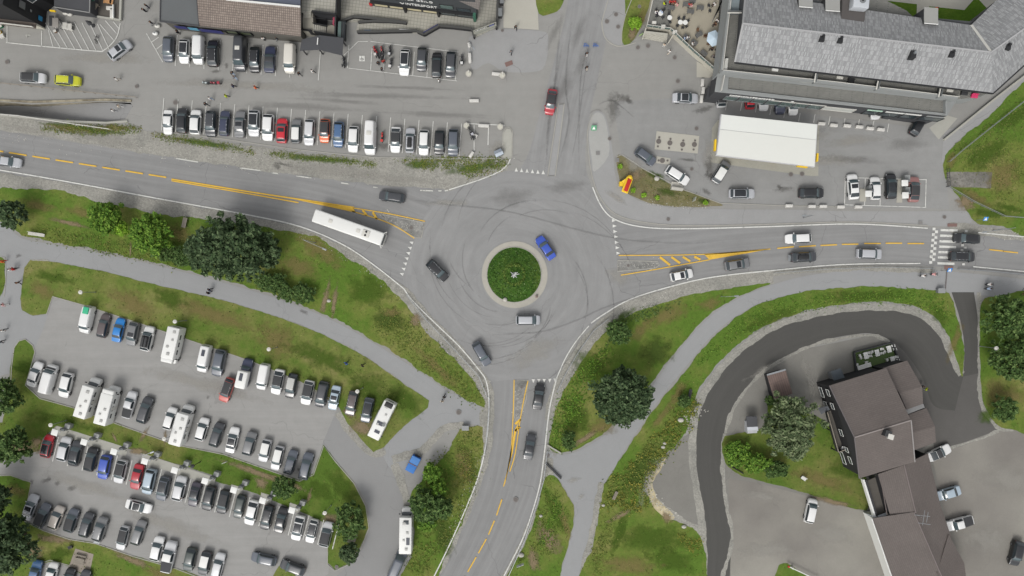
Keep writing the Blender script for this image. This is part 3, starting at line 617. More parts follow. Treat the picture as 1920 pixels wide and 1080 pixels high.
# stone tank slabs at the filling station and a plinth
sheet('tank_slab', [(1231, 246), (1311, 255), (1308, 288), (1227, 280)], M['pad']); sheet('tank_slab', [(1231, 293), (1257, 297), (1256, 309), (1230, 306)], M['pad'])
sheet('concrete_apron', [(1335, 240), (1346, 225), (1536, 235), (1534, 330), (1520, 330), (1340, 306), (1332, 304)], plain('stained_concrete', (170, 168, 156), 0.9, 0, 0.3, 0.4))
sheet('concrete_apron', [(1306, 115), (1345, 138), (1330, 146), (1306, 145)], M['pad'])
sheet('charging_platform', [(107, 798), (241, 840), (236, 856), (180, 838), (100, 812)], M['concrete']); sheet('charging_platform', [(269, 850), (405, 895), (402, 910), (330, 888), (262, 866)], M['concrete'])
for p in ([(434, 908), (456, 914), (454, 930), (432, 924)], [(490, 923), (512, 930), (508, 944), (488, 938)], [(544, 942), (565, 949), (561, 962), (541, 956)]): sheet('charging_platform', p, M['concrete'])
sheet('picnic_slab', [(142, 1028), (176, 1039), (168, 1078), (128, 1066)], plain('slab', (160, 150, 138), 0.9, 0, 0.2, 1))

# ------------------------------------------------------------------ patches of wear and growth, plus one painted tree shadow
level(0.0006)
for a in [(70, 385, 45, 14, -8, 'dry'), (160, 400, 40, 14, -10, 'dry'), (130, 418, 40, 7, -15, 'dirt'), (340, 440, 40, 22, -10, 'dry'), (600, 470, 60, 26, -25, 'dry'), (560, 500, 40, 30, -20, 'dry'), (690, 545, 55, 34, -35, 'lush'), (730, 600, 40, 26, -40, 'darkg'), (735, 585, 18, 14, 0, 'dry'), (780, 600, 18, 12, -45, 'dirt'), (610, 560, 7, 42, -10, 'dirt'), (627, 565, 6, 40, -12, 'dirt'), (245, 470, 3, 18, 0, 'dirt'), (820, 690, 60, 14, -42, 'dry'),
          (250, 570, 60, 30, -18, 'dry'), (400, 590, 90, 26, -18, 'dry'), (320, 560, 50, 18, -15, 'lush'), (520, 640, 60, 34, -20, 'dry'), (600, 670, 70, 30, -20, 'lush'), (700, 740, 70, 40, -30, 'lush'), (760, 750, 40, 28, -40, 'lush'), (80, 545, 24, 26, 60, 'dry'), (100, 520, 40, 14, -10, 'lush'), (680, 800, 34, 20, -40, 'dirt'), (655, 775, 18, 10, -50, 'dirt'), 
          (50, 690, 16, 40, 75, 'lush'), (120, 790, 70, 16, -18, 'lush'), (30, 840, 50, 20, 0, 'dirt'), (70, 830, 14, 16, 0, 'dirt'), (215, 820, 4, 14, 20, 'dirt'), (258, 846, 20, 10, -15, 'dirt'), (270, 815, 5, 26, -30, 'dirt'), (310, 820, 4, 20, 0, 'dirt'), (480, 885, 70, 9, -18, 'dirt'), (540, 905, 40, 8, -20, 'dirt'), (640, 910, 40, 26, -60, 'lush'), (600, 920, 30, 26, 0, 'lush'), (620, 975, 26, 14, -20, 'dirt'), (490, 905, 16, 14, 0, 'dirt'), (580, 930, 5, 18, -20, 'dirt'),
          (100, 1010, 40, 10, -15, 'dirt'), (60, 1030, 30, 20, 0, 'dirt'), (110, 1040, 30, 18, 0, 'lush'), (250, 1050, 60, 8, -20, 'dirt'), (30, 920, 30, 16, 0, 'dry'), (300, 1075, 50, 10, -18, 'dry'),
          (870, 870, 26, 40, 20, 'dry'), (830, 1000, 20, 60, 25, 'darkg'), (880, 880, 18, 40, 20, 'lush'), (1040, 960, 10, 50, 20, 'lush'), (1030, 1010, 22, 40, 25, 'dirt'), (1060, 980, 10, 40, 10, 'dry'), (1000, 1050, 14, 30, 25, 'dirt'),
          (1250, 590, 60, 20, 30, 'dry'), (1200, 620, 40, 14, 35, 'dry'), (1230, 660, 50, 30, 40, 'darkg'), (1110, 690, 30, 60, 60, 'lush'), (1160, 600, 40, 12, 35, 'lush'), (1130, 800, 40, 20, 30, 'dry'), (1080, 780, 30, 40, 20, 'lush'), (1100, 820, 40, 8, 30, 'dirt'), (1330, 570, 40, 12, 20, 'dry'),  # dark grass patch northeast of the round dark tree paints that tree's shadow
          (1270, 740, 16, 34, -30, 'dry'), (1240, 780, 10, 40, -35, 'dry'), (1440, 600, 80, 14, 28, 'lush'), (1620, 555, 120, 12, 2, 'lush'), (1760, 590, 24, 20, -50, 'lush'), (1790, 640, 12, 40, -20, 'dry'), (1200, 880, 30, 60, -30, 'darkg'), (1220, 1010, 70, 40, 0, 'lush'), (1180, 1060, 80, 20, 0, 'dry'), (1160, 1000, 14, 50, -15, 'lush'), (1165, 965, 40, 6, 25, 'dirt'), (1260, 1050, 50, 30, 0, 'lush'), (1250, 970, 16, 10, -30, 'dirt'),
          (1540, 900, 70, 20, -15, 'dry'), (1590, 880, 40, 30, 0, 'lush'), (1560, 940, 60, 6, -15, 'dirt'), (1865, 740, 20, 50, 0, 'dry'), (1900, 740, 30, 20, 0, 'dry'), (1850, 780, 20, 20, 0, 'lush'),
          (1850, 290, 60, 24, 25, 'lush'), (1880, 330, 50, 30, 20, 'dry'), (1830, 370, 40, 14, -30, 'dry'), (1810, 380, 30, 16, -20, 'dirt'), (1860, 400, 40, 12, -10, 'lush'), (1783, 300, 10, 24, -30, 'dry'), (1900, 220, 50, 20, 35, 'lush'), (1890, 390, 30, 10, -15, 'lush'),
          (1230, 330, 24, 10, -30, 'darkg'), (1250, 360, 30, 8, -20, 'darkg'), (1190, 330, 20, 16, 0, 'dirt'), (1320, 378, 20, 6, -15, 'darkg'), (1200, 40, 16, 30, -20, 'dry'), (1185, 65, 12, 14, 0, 'dirt')]:
    nm = {'dry': 'dry_grass_patch', 'dirt': 'bare_earth_patch', 'lush': 'lush_grass_patch', 'darkg': 'rank_grass_and_shade_patch'}[a[5]]
    patch(nm, *a[:5], M[a[5]])
for a in [(170, 246, 90, 9, -2), (380, 268, 90, 7, -10), (600, 298, 90, 9, -6), (790, 308, 50, 9, 0), (890, 314, 60, 14, 8), (130, 238, 60, 7, -6)]: patch('lush_grass_patch', *a, M['lush'])
for a in [(130, 242, 60, 8, -6, 'dry'), (210, 240, 50, 8, -4, 'dry')]: patch('dry_grass_patch', *a[:5], M['dry'])
for a in [(1330, 315, 12, 26, -10), (1328, 330, 8, 10, 0), (1325, 360, 14, 6, -20), (425, 124, 4, 8, 20), (405, 134, 14, 4, 0), (530, 308, 20, 4, -10), (520, 312, 8, 8, -45), (1290, 300, 20, 4, -10), (1470, 355, 26, 6, 0), (1460, 350, 8, 5, 0), (720, 275, 20, 8, 0), (88, 900, 12, 7, 20), (108, 905, 8, 6, 0), (135, 915, 16, 5, 15), (60, 903, 6, 6, 0), (1170, 185, 14, 12, 0), (1180, 190, 8, 8, 0), (1320, 205, 26, 8, 10), (560, 880, 6, 4, 0), (390, 745, 5, 4, 0), (35, 480, 6, 5, 0), (570, 585, 10, 6, -20), (1150, 200, 20, 30, 0)]:
    patch('oil_stain', *a, M['stain'])
for a in [(1060, 160, 40, 14, 80), (1090, 120, 30, 12, 75), (1085, 60, 40, 14, 65), (1040, 60, 40, 10, 70), (700, 180, 160, 8, -2), (820, 215, 150, 6, -3), (760, 165, 120, 5, -3), (640, 190, 90, 6, -3), (560, 200, 120, 10, -4), (1450, 240, 120, 20, -4), (1600, 300, 60, 12, -6), (1700, 270, 40, 20, 0), (960, 370, 60, 20, 0), (1060, 350, 50, 14, 0)]:
    patch('damp_patch', *a, M['dark'])
for a in [(620, 320, 120, 12, -6), (740, 335, 90, 10, -6), (200, 262, 100, 10, -9), (60, 245, 60, 8, -9), (1500, 255, 70, 14, -6), (1560, 300, 60, 16, -6), (1600, 265, 60, 14, 0), (1215, 900, 20, 50, -20), (1440, 690, 60, 8, 25), (1510, 690, 10, 40, 10), (1520, 720, 12, 40, 5), (1890, 900, 60, 40, 0), (1850, 1010, 60, 40, 0), (1440, 1030, 60, 20, 0), (1430, 930, 40, 14, -15), (1560, 1000, 50, 26, 0), (200, 110, 90, 14, 0), (450, 160, 160, 14, -2), (1040, 850, 8, 10, 0), (1090, 930, 8, 6, 0), (1075, 900, 16, 6, 0), (1190, 310, 20, 20, 0), (1155, 370, 26, 8, -40), (930, 280, 20, 20, 0), (380, 720, 120, 20, -17), (480, 960, 100, 26, -17), (160, 910, 80, 20, -17), (320, 985, 120, 16, -17), (1330, 290, 20, 30, 0), (840, 380, 40, 10, 0), (1160, 520, 30, 20, 0), (1000, 660, 60, 30, 20)]:
    patch('dust_patch', *a, M['dust'])

# ------------------------------------------------------------------ road markings
level_off()
zm = nextz(0.006)
s = Strokes()
s.line([(0, 319), (60, 329), (150, 345), (300, 373), (460, 402), (560, 424), (640, 457), (700, 496), (757, 541)], 0.22, zm, 5)
s.line([(757, 541), (775, 565), (815, 605), (860, 648), (897, 692), (912, 716), (917, 760), (912, 828), (896, 896), (868, 966), (834, 1040), (800, 1108)], 0.22, zm, 5)
s.line([(1044, 708), (1030, 768), (1020, 855), (1010, 918), (984, 1000), (954, 1062), (930, 1108)], 0.22, zm, 5)
s.line([(1108, 606), (1134, 588), (1182, 561), (1262, 536), (1340, 519), (1450, 507), (1580, 496), (1725, 494)], 0.22, zm, 5); s.line([(1824, 500), (1940, 511)], 0.22, zm)
s.line([(1044, 708), (1060, 672), (1080, 640), (1104, 611)], 0.18, zm, 5)
s.line([(1111, 351), (1128, 388), (1152, 411), (1200, 425), (1280, 429), (1440, 425), (1600, 420), (1739, 428)], 0.22, zm, 5); s.line([(1833, 436), (1940, 446)], 0.2, zm)
s.line([(842, 356), (900, 337), (936, 322), (952, 308), (957, 297)], 0.2, zm, 5)
s.build('edge_line', M['white'])
s = Strokes()
for a, b in (((330, 297), (372, 304)), ((450, 315), (490, 320)), ((510, 324), (524, 326)), ((556, 330), (584, 334)), ((700, 351), (708, 352)), ((788, 357), (812, 358)), ((822, 358), (828, 358)), ((834, 358), (840, 357)), ((640, 343), (655, 345))): s.line([a, b], 0.22, zm)
for k in range(16):
    s.line([(303 + k * 44, 297), (305 + k * 44, 297)], 0.1, zm)
s.build('worn_edge_line', M['white_f'])
s = Strokes()
for k in range(8):
    x = -26 + k * 43.6; s.line([(x, 282.5 + (x - 0) * 0.1575 + 1), (x + 33, 282.5 + (x + 33) * 0.1575 + 1)], 0.26, zm)
s.line([(322, 336), (470, 360), (590, 378), (664, 389)], 0.26, zm, 4); s.line([(322, 339), (470, 364), (560, 380)], 0.22, zm, 4)
s.line([(662, 390), (730, 401), (797, 415)], 0.18, zm, 4); s.line([(660, 396), (710, 411), (745, 426), (777, 447)], 0.18, zm, 4)
s.poly([(553, 374), (590, 378.5), (662, 390), (668, 399), (650, 395), (590, 382)], zm)
for a, b in (((680, 394), (688, 404)), ((699, 398), (707, 411))): s.line([a, b], 0.4, zm)
s.line([(1160, 479), (1320, 477), (1444, 467)], 0.18, zm, 4); s.line([(1164, 516), (1230, 505), (1330, 487)], 0.18, zm, 4)
s.poly([(1320, 477), (1444, 467), (1400, 475), (1330, 487)], zm)
for k in range(4): s.line([(1237 + k * 21.5, 482 + k * -0.3), (1256 + k * 19, 497 - k * 3.4)], 0.42, zm)
for x in (1457, 1498, 1538, 1578, 1620, 1660, 1701):
    yy = 467 - 11.5 * math.sin((x - 1440) / 250 * math.pi / 2) + max(0, (x - 1640)) * 0.02; s.line([(x, yy), (x + 31, yy - max(0, (1600 - x)) * 0.022)], 0.22, zm)
for x in (1854, 1880, 1935): s.line([(x - 0, 467.5 + (x - 1850) * 0.12), (x + 28, 470.5 + (x - 1850) * 0.12)], 0.22, zm)
s.line([(964, 712), (962, 780), (958, 850), (951, 886), (944, 912)], 0.18, zm, 4); s.line([(990, 714), (982, 750), (974, 795), (966, 850), (956, 884)], 0.18, zm, 4)
s.poly([(973, 790), (967, 815), (961, 850), (951, 882), (946, 912), (955, 870), (962, 820), (964, 808)], zm)
s.line([(966, 795), (976, 786)], 0.42, zm); s.line([(966, 808), (975, 800)], 0.42, zm)
for a, b in (((941, 936), (931, 966)), ((927, 976), (916, 1002)), ((912, 1010), (897, 1037)), ((893, 1044), (877, 1072)), ((872, 1080), (860, 1100))): s.line([a, b], 0.22, zm)
s.build('yellow_line', M['yellow'])
s = Strokes()
def tri(px, py, ang, w=0.62, l=0.75):
    a = R(ang); d = (math.cos(a), -math.sin(a)); n = (d[1], -d[0]); w *= 5; l *= 5
    s.poly([(px + d[0] * l, py + d[1] * l), (px - d[0] * l + n[0] * w, py - d[1] * l + n[1] * w), (px - d[0] * l - n[0] * w, py - d[1] * l - n[1] * w)], zm)
for k in range(7): tri(771 - k * 3, 454.5 + k * 9.8, 180 - 22)
for k in range(7): tri(1151 + k * 1.4, 413.5 + k * 10.2, 0)
for k in range(5): tri(1000 + k * 10.2, 714.5 - k * 0.3, -90)
for k in range(6): tri(968 + k * 10.1, 318 + k * 1.0, 90)
s.build('give_way_triangle', M['white'])
s = Strokes()
for y, xo, xe in ((431.5, 0, 32), (442, -1, 32), (452.5, -2, 32), (462.6, -3, 32), (472.8, -4, 32), (482.6, -5, 32), (493.8, -6, 32)):
    s.poly([(1763 + xo, y - 2.4), (1763 + xo + xe, y - 1.4), (1763 + xo + xe, y + 3), (1763 + xo, y + 2)], zm)
for k in range(13):
    x = (1750.7 if k % 2 == 0 else 1755.8) - k * 0.52; y = 429.5 + k * 5.2; s.poly([(x - 2.8, y - 2.6), (x + 2.8, y - 2.6), (x + 2.8, y + 2.6), (x - 2.8, y + 2.6)], zm)
for x, y in ((1811, 433.5), (1809, 464.5), (1803, 469), (1806, 495.5), (1804, 460)): s.poly([(x - 2.6, y - 2), (x + 2.6, y - 2), (x + 2.6, y + 2), (x - 2.6, y + 2)], zm)
s.build('zebra_crossing', M['white'])
for p in ([(1776, 419), (1794, 419), (1794, 425), (1776, 425)], [(1770, 498), (1787, 499), (1786, 506), (1770, 505)], [(946, 118), (960, 113), (962, 121), (949, 126)]): sheet('tactile_paving', p, MAROON)
sheet('paving_joint', [(1774, 506), (1776, 506), (1773, 543), (1771, 543)], plain('joint', (112, 106, 104), 0.9))
s = Strokes()
for k in range(22):
    x = 308 + k * 26.55; yt = 184 + (x - 308) * 0.086; yb = 245 + (x - 308) * 0.0935
    s.line([(x, yt), (x - 5, yb)], 0.12, zm)
for k in range(11):
    x = 333 + k * 26.8
    if k not in (9,): s.line([(x, 66 + (x - 333) * 0.115), (x - 4, 124 + (x - 333) * 0.1)], 0.12, zm)
for x in (654.5, 698, 722, 777, 803.5, 830, 857): s.line([(x, 85 + (x - 654) * 0.1), (x - 3, 128 + (x - 654) * 0.115)], 0.12, zm)
s.line([(654, 128), (857, 152)], 0.1, zm); s.line([(695, 78), (860, 98)], 0.1, zm); s.line([(645, 104), (672, 78), (690, 78)], 0.1, zm)
for k in range(20):
    x, y = 110.6 + 27.6 * k, 819 + 8.65 * k; s.line([(x, y), (x - 11.5, y + 46)], 0.17, zm)
s.line([(14, 48), (14, 80)], 0.14, zm); s.line([(79, 58), (79, 88)], 0.14, zm); s.line([(12, 80), (79, 87), (180, 96), (196, 94), (212, 80), (221, 66), (226, 44)], 0.16, zm, 4)
for k in range(10):
    x = 86 + k * 13.2; s.line([(x - 6 - min(k, 2) * 8 + 6, 86 - min(1, k) * 30 - (k > 1) * 14 + 0), (x + 0 + 1 * k, 88 + k * 0.9)], 0.12, zm) if k < 2 else s.line([(x - 34 + k * 1.4, 33 + k * 1.4), (x + 2, 89 + k * 0.8)], 0.12, zm)
for a, b in (((198, 39), (219, 63)), ((213, 41), (223, 53)), ((188, 46), (214, 76))): s.line([a, b], 0.12, zm)
s.line([(275, 63), (306, 117)], 0.12, zm); s.line([(285, 79), (298, 70)], 0.12, zm); s.line([(293, 93), (306, 83)], 0.12, zm)
for x in (1584.5, 1622, 1651, 1736): s.line([(x, 333 + (x - 1584) * 0.03), (x - 1.5, 384 + (x - 1584) * 0.03)], 0.14, zm)
s.line([(1584, 333), (1737, 337)], 0.14, zm); s.line([(1584, 384), (1736, 389)], 0.12, zm)
for x, y in ((1362, 191), (1390, 192), (1418, 195), (1445, 200), (1471, 205), (1499, 212), (1527, 214), (1555, 218), (1583, 222), (1610, 224), (1637, 227), (1665, 232)): s.line([(x + 1, y), (x - 2, y + 16)], 0.12, zm)
s.line([(1665, 225), (1680, 221)], 0.1, zm); s.line([(878, 232), (946, 235)], 0.16, zm); s.line([(889, 234), (889, 283)], 0.14, zm); s.line([(916, 240), (915, 272)], 0.16, zm)
s.build('bay_line', M['white'])
# painted wheelchair symbols on the disabled bays
def wheelchair(px, py, sc, ang, board):
    st = Strokes(); a = R(ang)
    def q(u, v): return (px + sc * (u * math.cos(a) - v * math.sin(a)), py + sc * (u * math.sin(a) + v * math.cos(a)))
    if board:
        st.poly([q(-6, -6), q(6, -6), q(6, 6), q(-6, 6)], zm); st.build('disabled_bay_panel', M['white']); st = Strokes(); z = zm + 0.004; mt = road_paint('marking_grey', (132, 132, 130), 0.2)
    else: z = zm; mt = M['white_f']
    st.line([q(2.6 * math.cos(t), 1 + 2.6 * math.sin(t)) for t in [k * 0.35 - 0.6 for k in range(14)]], 0.1 * sc + 0.04, z)
    st.line([q(-1, -4), q(-0.6, 0), q(2.2, 0.2), q(3.4, 3.2)], 0.1 * sc + 0.04, z); st.line([q(-1.2, -5), q(-0.4, -5)], 0.12 * sc, z)
    st.build('wheelchair_symbol', mt)
wheelchair(679, 110, 0.85, 0, True); wheelchair(53, 67, 0.9, 90, False)
# tyre marks
s = Strokes()
s.line([(700, 372), (780, 376), (850, 385), (930, 393), (1000, 408), (1080, 430), (1150, 446), (1210, 453), (1290, 456), (1380, 453)], 0.5, nextz(), 6)
s.line([(900, 628), (960, 626), (1020, 621), (1080, 601), (1130, 578), (1190, 558), (1260, 540)], 0.5, nextz(), 6)
s.line([(1148, 186), (1170, 204), (1190, 222)], 0.35, nextz(), 5); s.line([(1122, 196), (1136, 190), (1150, 190), (1172, 208)], 0.4, nextz(), 5); s.line([(1105, 214), (1112, 208), (1122, 206), (1130, 212)], 0.4, nextz(), 5)
rr = random.Random(4)
for k in range(26):
    r0 = rr.uniform(70, 165); t0 = rr.uniform(0, 6.28); sp = rr.uniform(0.5, 1.4)
    s.line([(965 + r0 * (1 + 0.05 * q) * math.cos(t0 + sp * q / 10), 515 + r0 * (1 + 0.05 * q) * math.sin(t0 + sp * q / 10)) for q in range(11)], rr.uniform(0.18, 0.4), nextz(0.0006))
for k in range(14):
    x = rr.uniform(1040, 1110); s.line([(x, rr.uniform(0, 90)), (x - 14, 150), (x - 22 + rr.uniform(-6, 14), 230), (x - 26 + rr.uniform(-10, 20), 320)], rr.uniform(0.3, 0.7), nextz(0.0006), 4) if k % 3 == 0 else None
s.build('tyre_mark', M['tyre_mark'])

# ------------------------------------------------------------------ weeds and rough growth
def grow(name, pts, n, size, mat, zr=(0.02, 0.2), up=0.3, clump=0, rad=0.4): scatter(name, [W(*p) for p in pts], int(n * .75), size * .72, mat, (0, zr[1] * .5), .7, clump, rad=rad * 1.3)
V1 = [(75, 243), (130, 232), (250, 236), (272, 244), (250, 250), (150, 252)]; V2 = [(280, 250), (330, 254), (470, 280), (480, 290), (400, 276), (300, 262)]
V3 = [(503, 283), (600, 294), (700, 304), (702, 312), (620, 302), (510, 292)]; V4 = [(740, 298), (830, 296), (930, 294), (958, 300), (940, 322), (880, 334), (850, 318), (790, 316)]
for v, n in ((V1, 2200), (V2, 1300), (V3, 1700), (V4, 3600)): grow('weeds', v, n, 0.2, WEED, (0, 0.15), 0.3, 6, 0.35)
for v, n in ((V1, 500), (V4, 600), (V2, 250)): grow('weeds', v, n, 0.18, DRYT, (0, 0.1), 0.3, 5, 0.3)
J1 = [(1300, 720), (1310, 770), (1290, 815), (1240, 865), (1210, 905), (1222, 945), (1180, 965), (1130, 950), (1140, 905), (1190, 860), (1240, 800), (1280, 750)]
grow('weeds', J1, 2600, 0.3, WEED, (0, 0.4), 0.2, 8, 0.5); grow('flowering_weeds', J1, 1500, 0.32, FLOWER, (0.2, 0.6), 0.3, 14, 0.4)
grow('weeds', [(1260, 980), (1312, 1010), (1312, 1040), (1280, 1025)], 400, 0.26, FLOWER, (0, 0.4), 0.2, 8, 0.4)
grow('weeds', [(1130, 960), (1160, 960), (1125, 1090), (1096, 1090)], 700, 0.24, WEED, (0, 0.3), 0.2, 8, 0.4)
E1 = [(1034, 840), (1040, 780), (1060, 735), (1100, 680), (1140, 640), (1150, 660), (1105, 730), (1080, 800), (1060, 840)]
grow('weeds', E1, 2200, 0.3, LEAF_B, (0, 0.4), 0.2, 8, 0.6); grow('weeds', [(1130, 620), (1200, 580), (1280, 565), (1200, 600)], 600, 0.24, LEAF_M, (0, .3), .2, 8, .4)
grow('weeds', [(800, 630), (900, 730), (905, 760), (860, 740), (780, 680), (740, 650), (700, 610), (740, 590)], 2200, 0.26, WEED, (0, 0.3), 0.2, 8, 0.6)
grow('weeds', [(60, 420), (180, 440), (340, 490), (360, 505), (220, 478), (100, 455), (60, 445)], 1800, 0.24, WEED, (0, 0.3), 0.2, 8, 0.5)
grow('weeds', [(800, 880), (870, 810), (904, 806), (895, 890), (850, 1000), (790, 1080), (760, 1060), (800, 980)], 3000, 0.26, WEED, (0, 0.35), 0.2, 8, 0.6)
grow('flowering_weeds', [(850, 880), (880, 850), (890, 880), (860, 920)], 400, 0.2, FLOWER, (.1, .3), .3, 8, .4)
grow('weeds', [(1024, 895), (1060, 935), (1070, 980), (1030, 1040), (1000, 1060), (990, 1020)], 1200, 0.24, WEED, (0, 0.3), 0.2, 8, 0.5); grow('weeds', [(1040, 930), (1056, 950), (1036, 1000), (1010, 1040), (1020, 990)], 700, .26, LEAF_B, (0, .3), .2, 8, .4)
grow('weeds', [(1600, 545), (1760, 548), (1790, 600), (1740, 582), (1690, 566), (1600, 564), (1480, 585), (1500, 560)], 1800, 0.24, LEAF_B, (0, 0.25), 0.3, 8, 0.6)
grow('weeds', [(1300, 690), (1380, 600), (1440, 570), (1500, 560), (1440, 600), (1370, 650)], 1000, .24, LEAF_B, (0, .25), .3, 8, .6)
grow('weeds', LAWN['petrol'] and [(1160, 300), (1210, 326), (1330, 380), (1230, 380), (1170, 352)], 1100, 0.14, DRYT, (0, 0.1), 0.3, 5, 0.4); grow('weeds', [(1200, 330), (1250, 350), (1340, 382), (1240, 372)], 400, .16, GRASS_T, (0, .1), .3, 6, .4)
grow('weeds', [(1790, 275), (1920, 190), (1920, 330), (1860, 310), (1790, 310)], 1800, 0.22, GRASS_T, (0, .2), .3, 8, .6); grow('weeds', [(1860, 330), (1920, 310), (1920, 400), (1840, 360)], 900, .2, WEED, (0, .2), .3, 8, .6)
# pebbles along the verges
def pebbles(pts, n, w, size=0.12, name='pebbles'):
    c = resample([W(*p) for p in catmull(pts, 6)], 200); r = random.Random(n); P_ = []
    for _ in range(n):
        a = r.choice(c); P_.append((a[0] + r.gauss(0, w), a[1] + r.gauss(0, w), r.uniform(0.02, 0.07)))
    tag(leaves(name, P_, [size * r.uniform(.4, 1.4) for _ in P_], STONE, 1.2, None, 0.9), kind='stuff')
pebbles([(300, 388), (460, 418), (560, 441), (640, 476), (700, 516), (760, 560)], 260, 0.6); pebbles([(780, 596), (850, 660), (905, 715), (912, 760)], 200, 0.5); pebbles([(905, 850), (880, 930), (840, 1020)], 260, 0.6)
pebbles([(1034, 790), (1046, 735), (1100, 645), (1180, 580), (1300, 545)], 320, 0.5); pebbles([(0, 250), (200, 268), (420, 296), (600, 315), (850, 330)], 700, 1.0, 0.1); pebbles([(1265, 966), (1230, 940), (1214, 905), (1240, 865)], 200, 0.4, 0.2)
pebbles([(1320, 770), (1290, 780), (1280, 800)], 60, 0.6, 0.22); pebbles([(1210, 380), (1260, 386), (1330, 388)], 120, 0.3); pebbles([(1870, 435), (1920, 445)], 80, 0.6); pebbles([(715, 405), (790, 430)], 120, .6, .16); pebbles([(1160, 498), (1230, 497)], 100, .5, .16); pebbles([(976, 720), (970, 780)], 80, .5, .16)
# ================================================================== VEHICLES
SPEC = dict(
    hatch=dict(L=4.2, W=1.80, H=1.49, xa=.235, xb=.40, xc=.845, xd=.965, hood=.93, tail=.98),
    sedan=dict(L=4.75, W=1.84, H=1.45, xa=.265, xb=.415, xc=.70, xd=.84, hood=.92, tail=1.02),
    wagon=dict(L=4.75, W=1.84, H=1.49, xa=.25, xb=.39, xc=.86, xd=.97, hood=.92, tail=.98),
    suv=dict(L=4.65, W=1.88, H=1.67, xa=.235, xb=.38, xc=.845, xd=.965, hood=1.06, tail=1.08),
    crossover=dict(L=4.70, W=1.90, H=1.58, xa=.23, xb=.395, xc=.76, xd=.93, hood=1.0, tail=1.08),
    coupe=dict(L=4.6, W=1.88, H=1.33, xa=.32, xb=.46, xc=.64, xd=.88, hood=.86, tail=.96),
    mpv=dict(L=4.5, W=1.82, H=1.68, xa=.17, xb=.355, xc=.88, xd=.97, hood=1.02, tail=1.02),
    van=dict(L=5.15, W=1.92, H=1.98, xa=.15, xb=.275, xc=.955, xd=.988, hood=1.2, tail=1.2),
    bigvan=dict(L=6.1, W=2.06, H=2.6, xa=.145, xb=.255, xc=.965, xd=.99, hood=1.3, tail=1.3),
    pickup=dict(L=5.35, W=1.90, H=1.80, xa=.255, xb=.365, xc=.585, xd=.63, hood=1.1, tail=1.08),
)
KINDWORD = dict(hatch='hatchback', sedan='saloon', wagon='estate car', suv='SUV', crossover='crossover', coupe='coupe', mpv='people carrier', van='van', bigvan='high roof van', pickup='pickup')
XR = [-.9, -.75, -.5, -.25, 0, .25, .5, .75, .9]
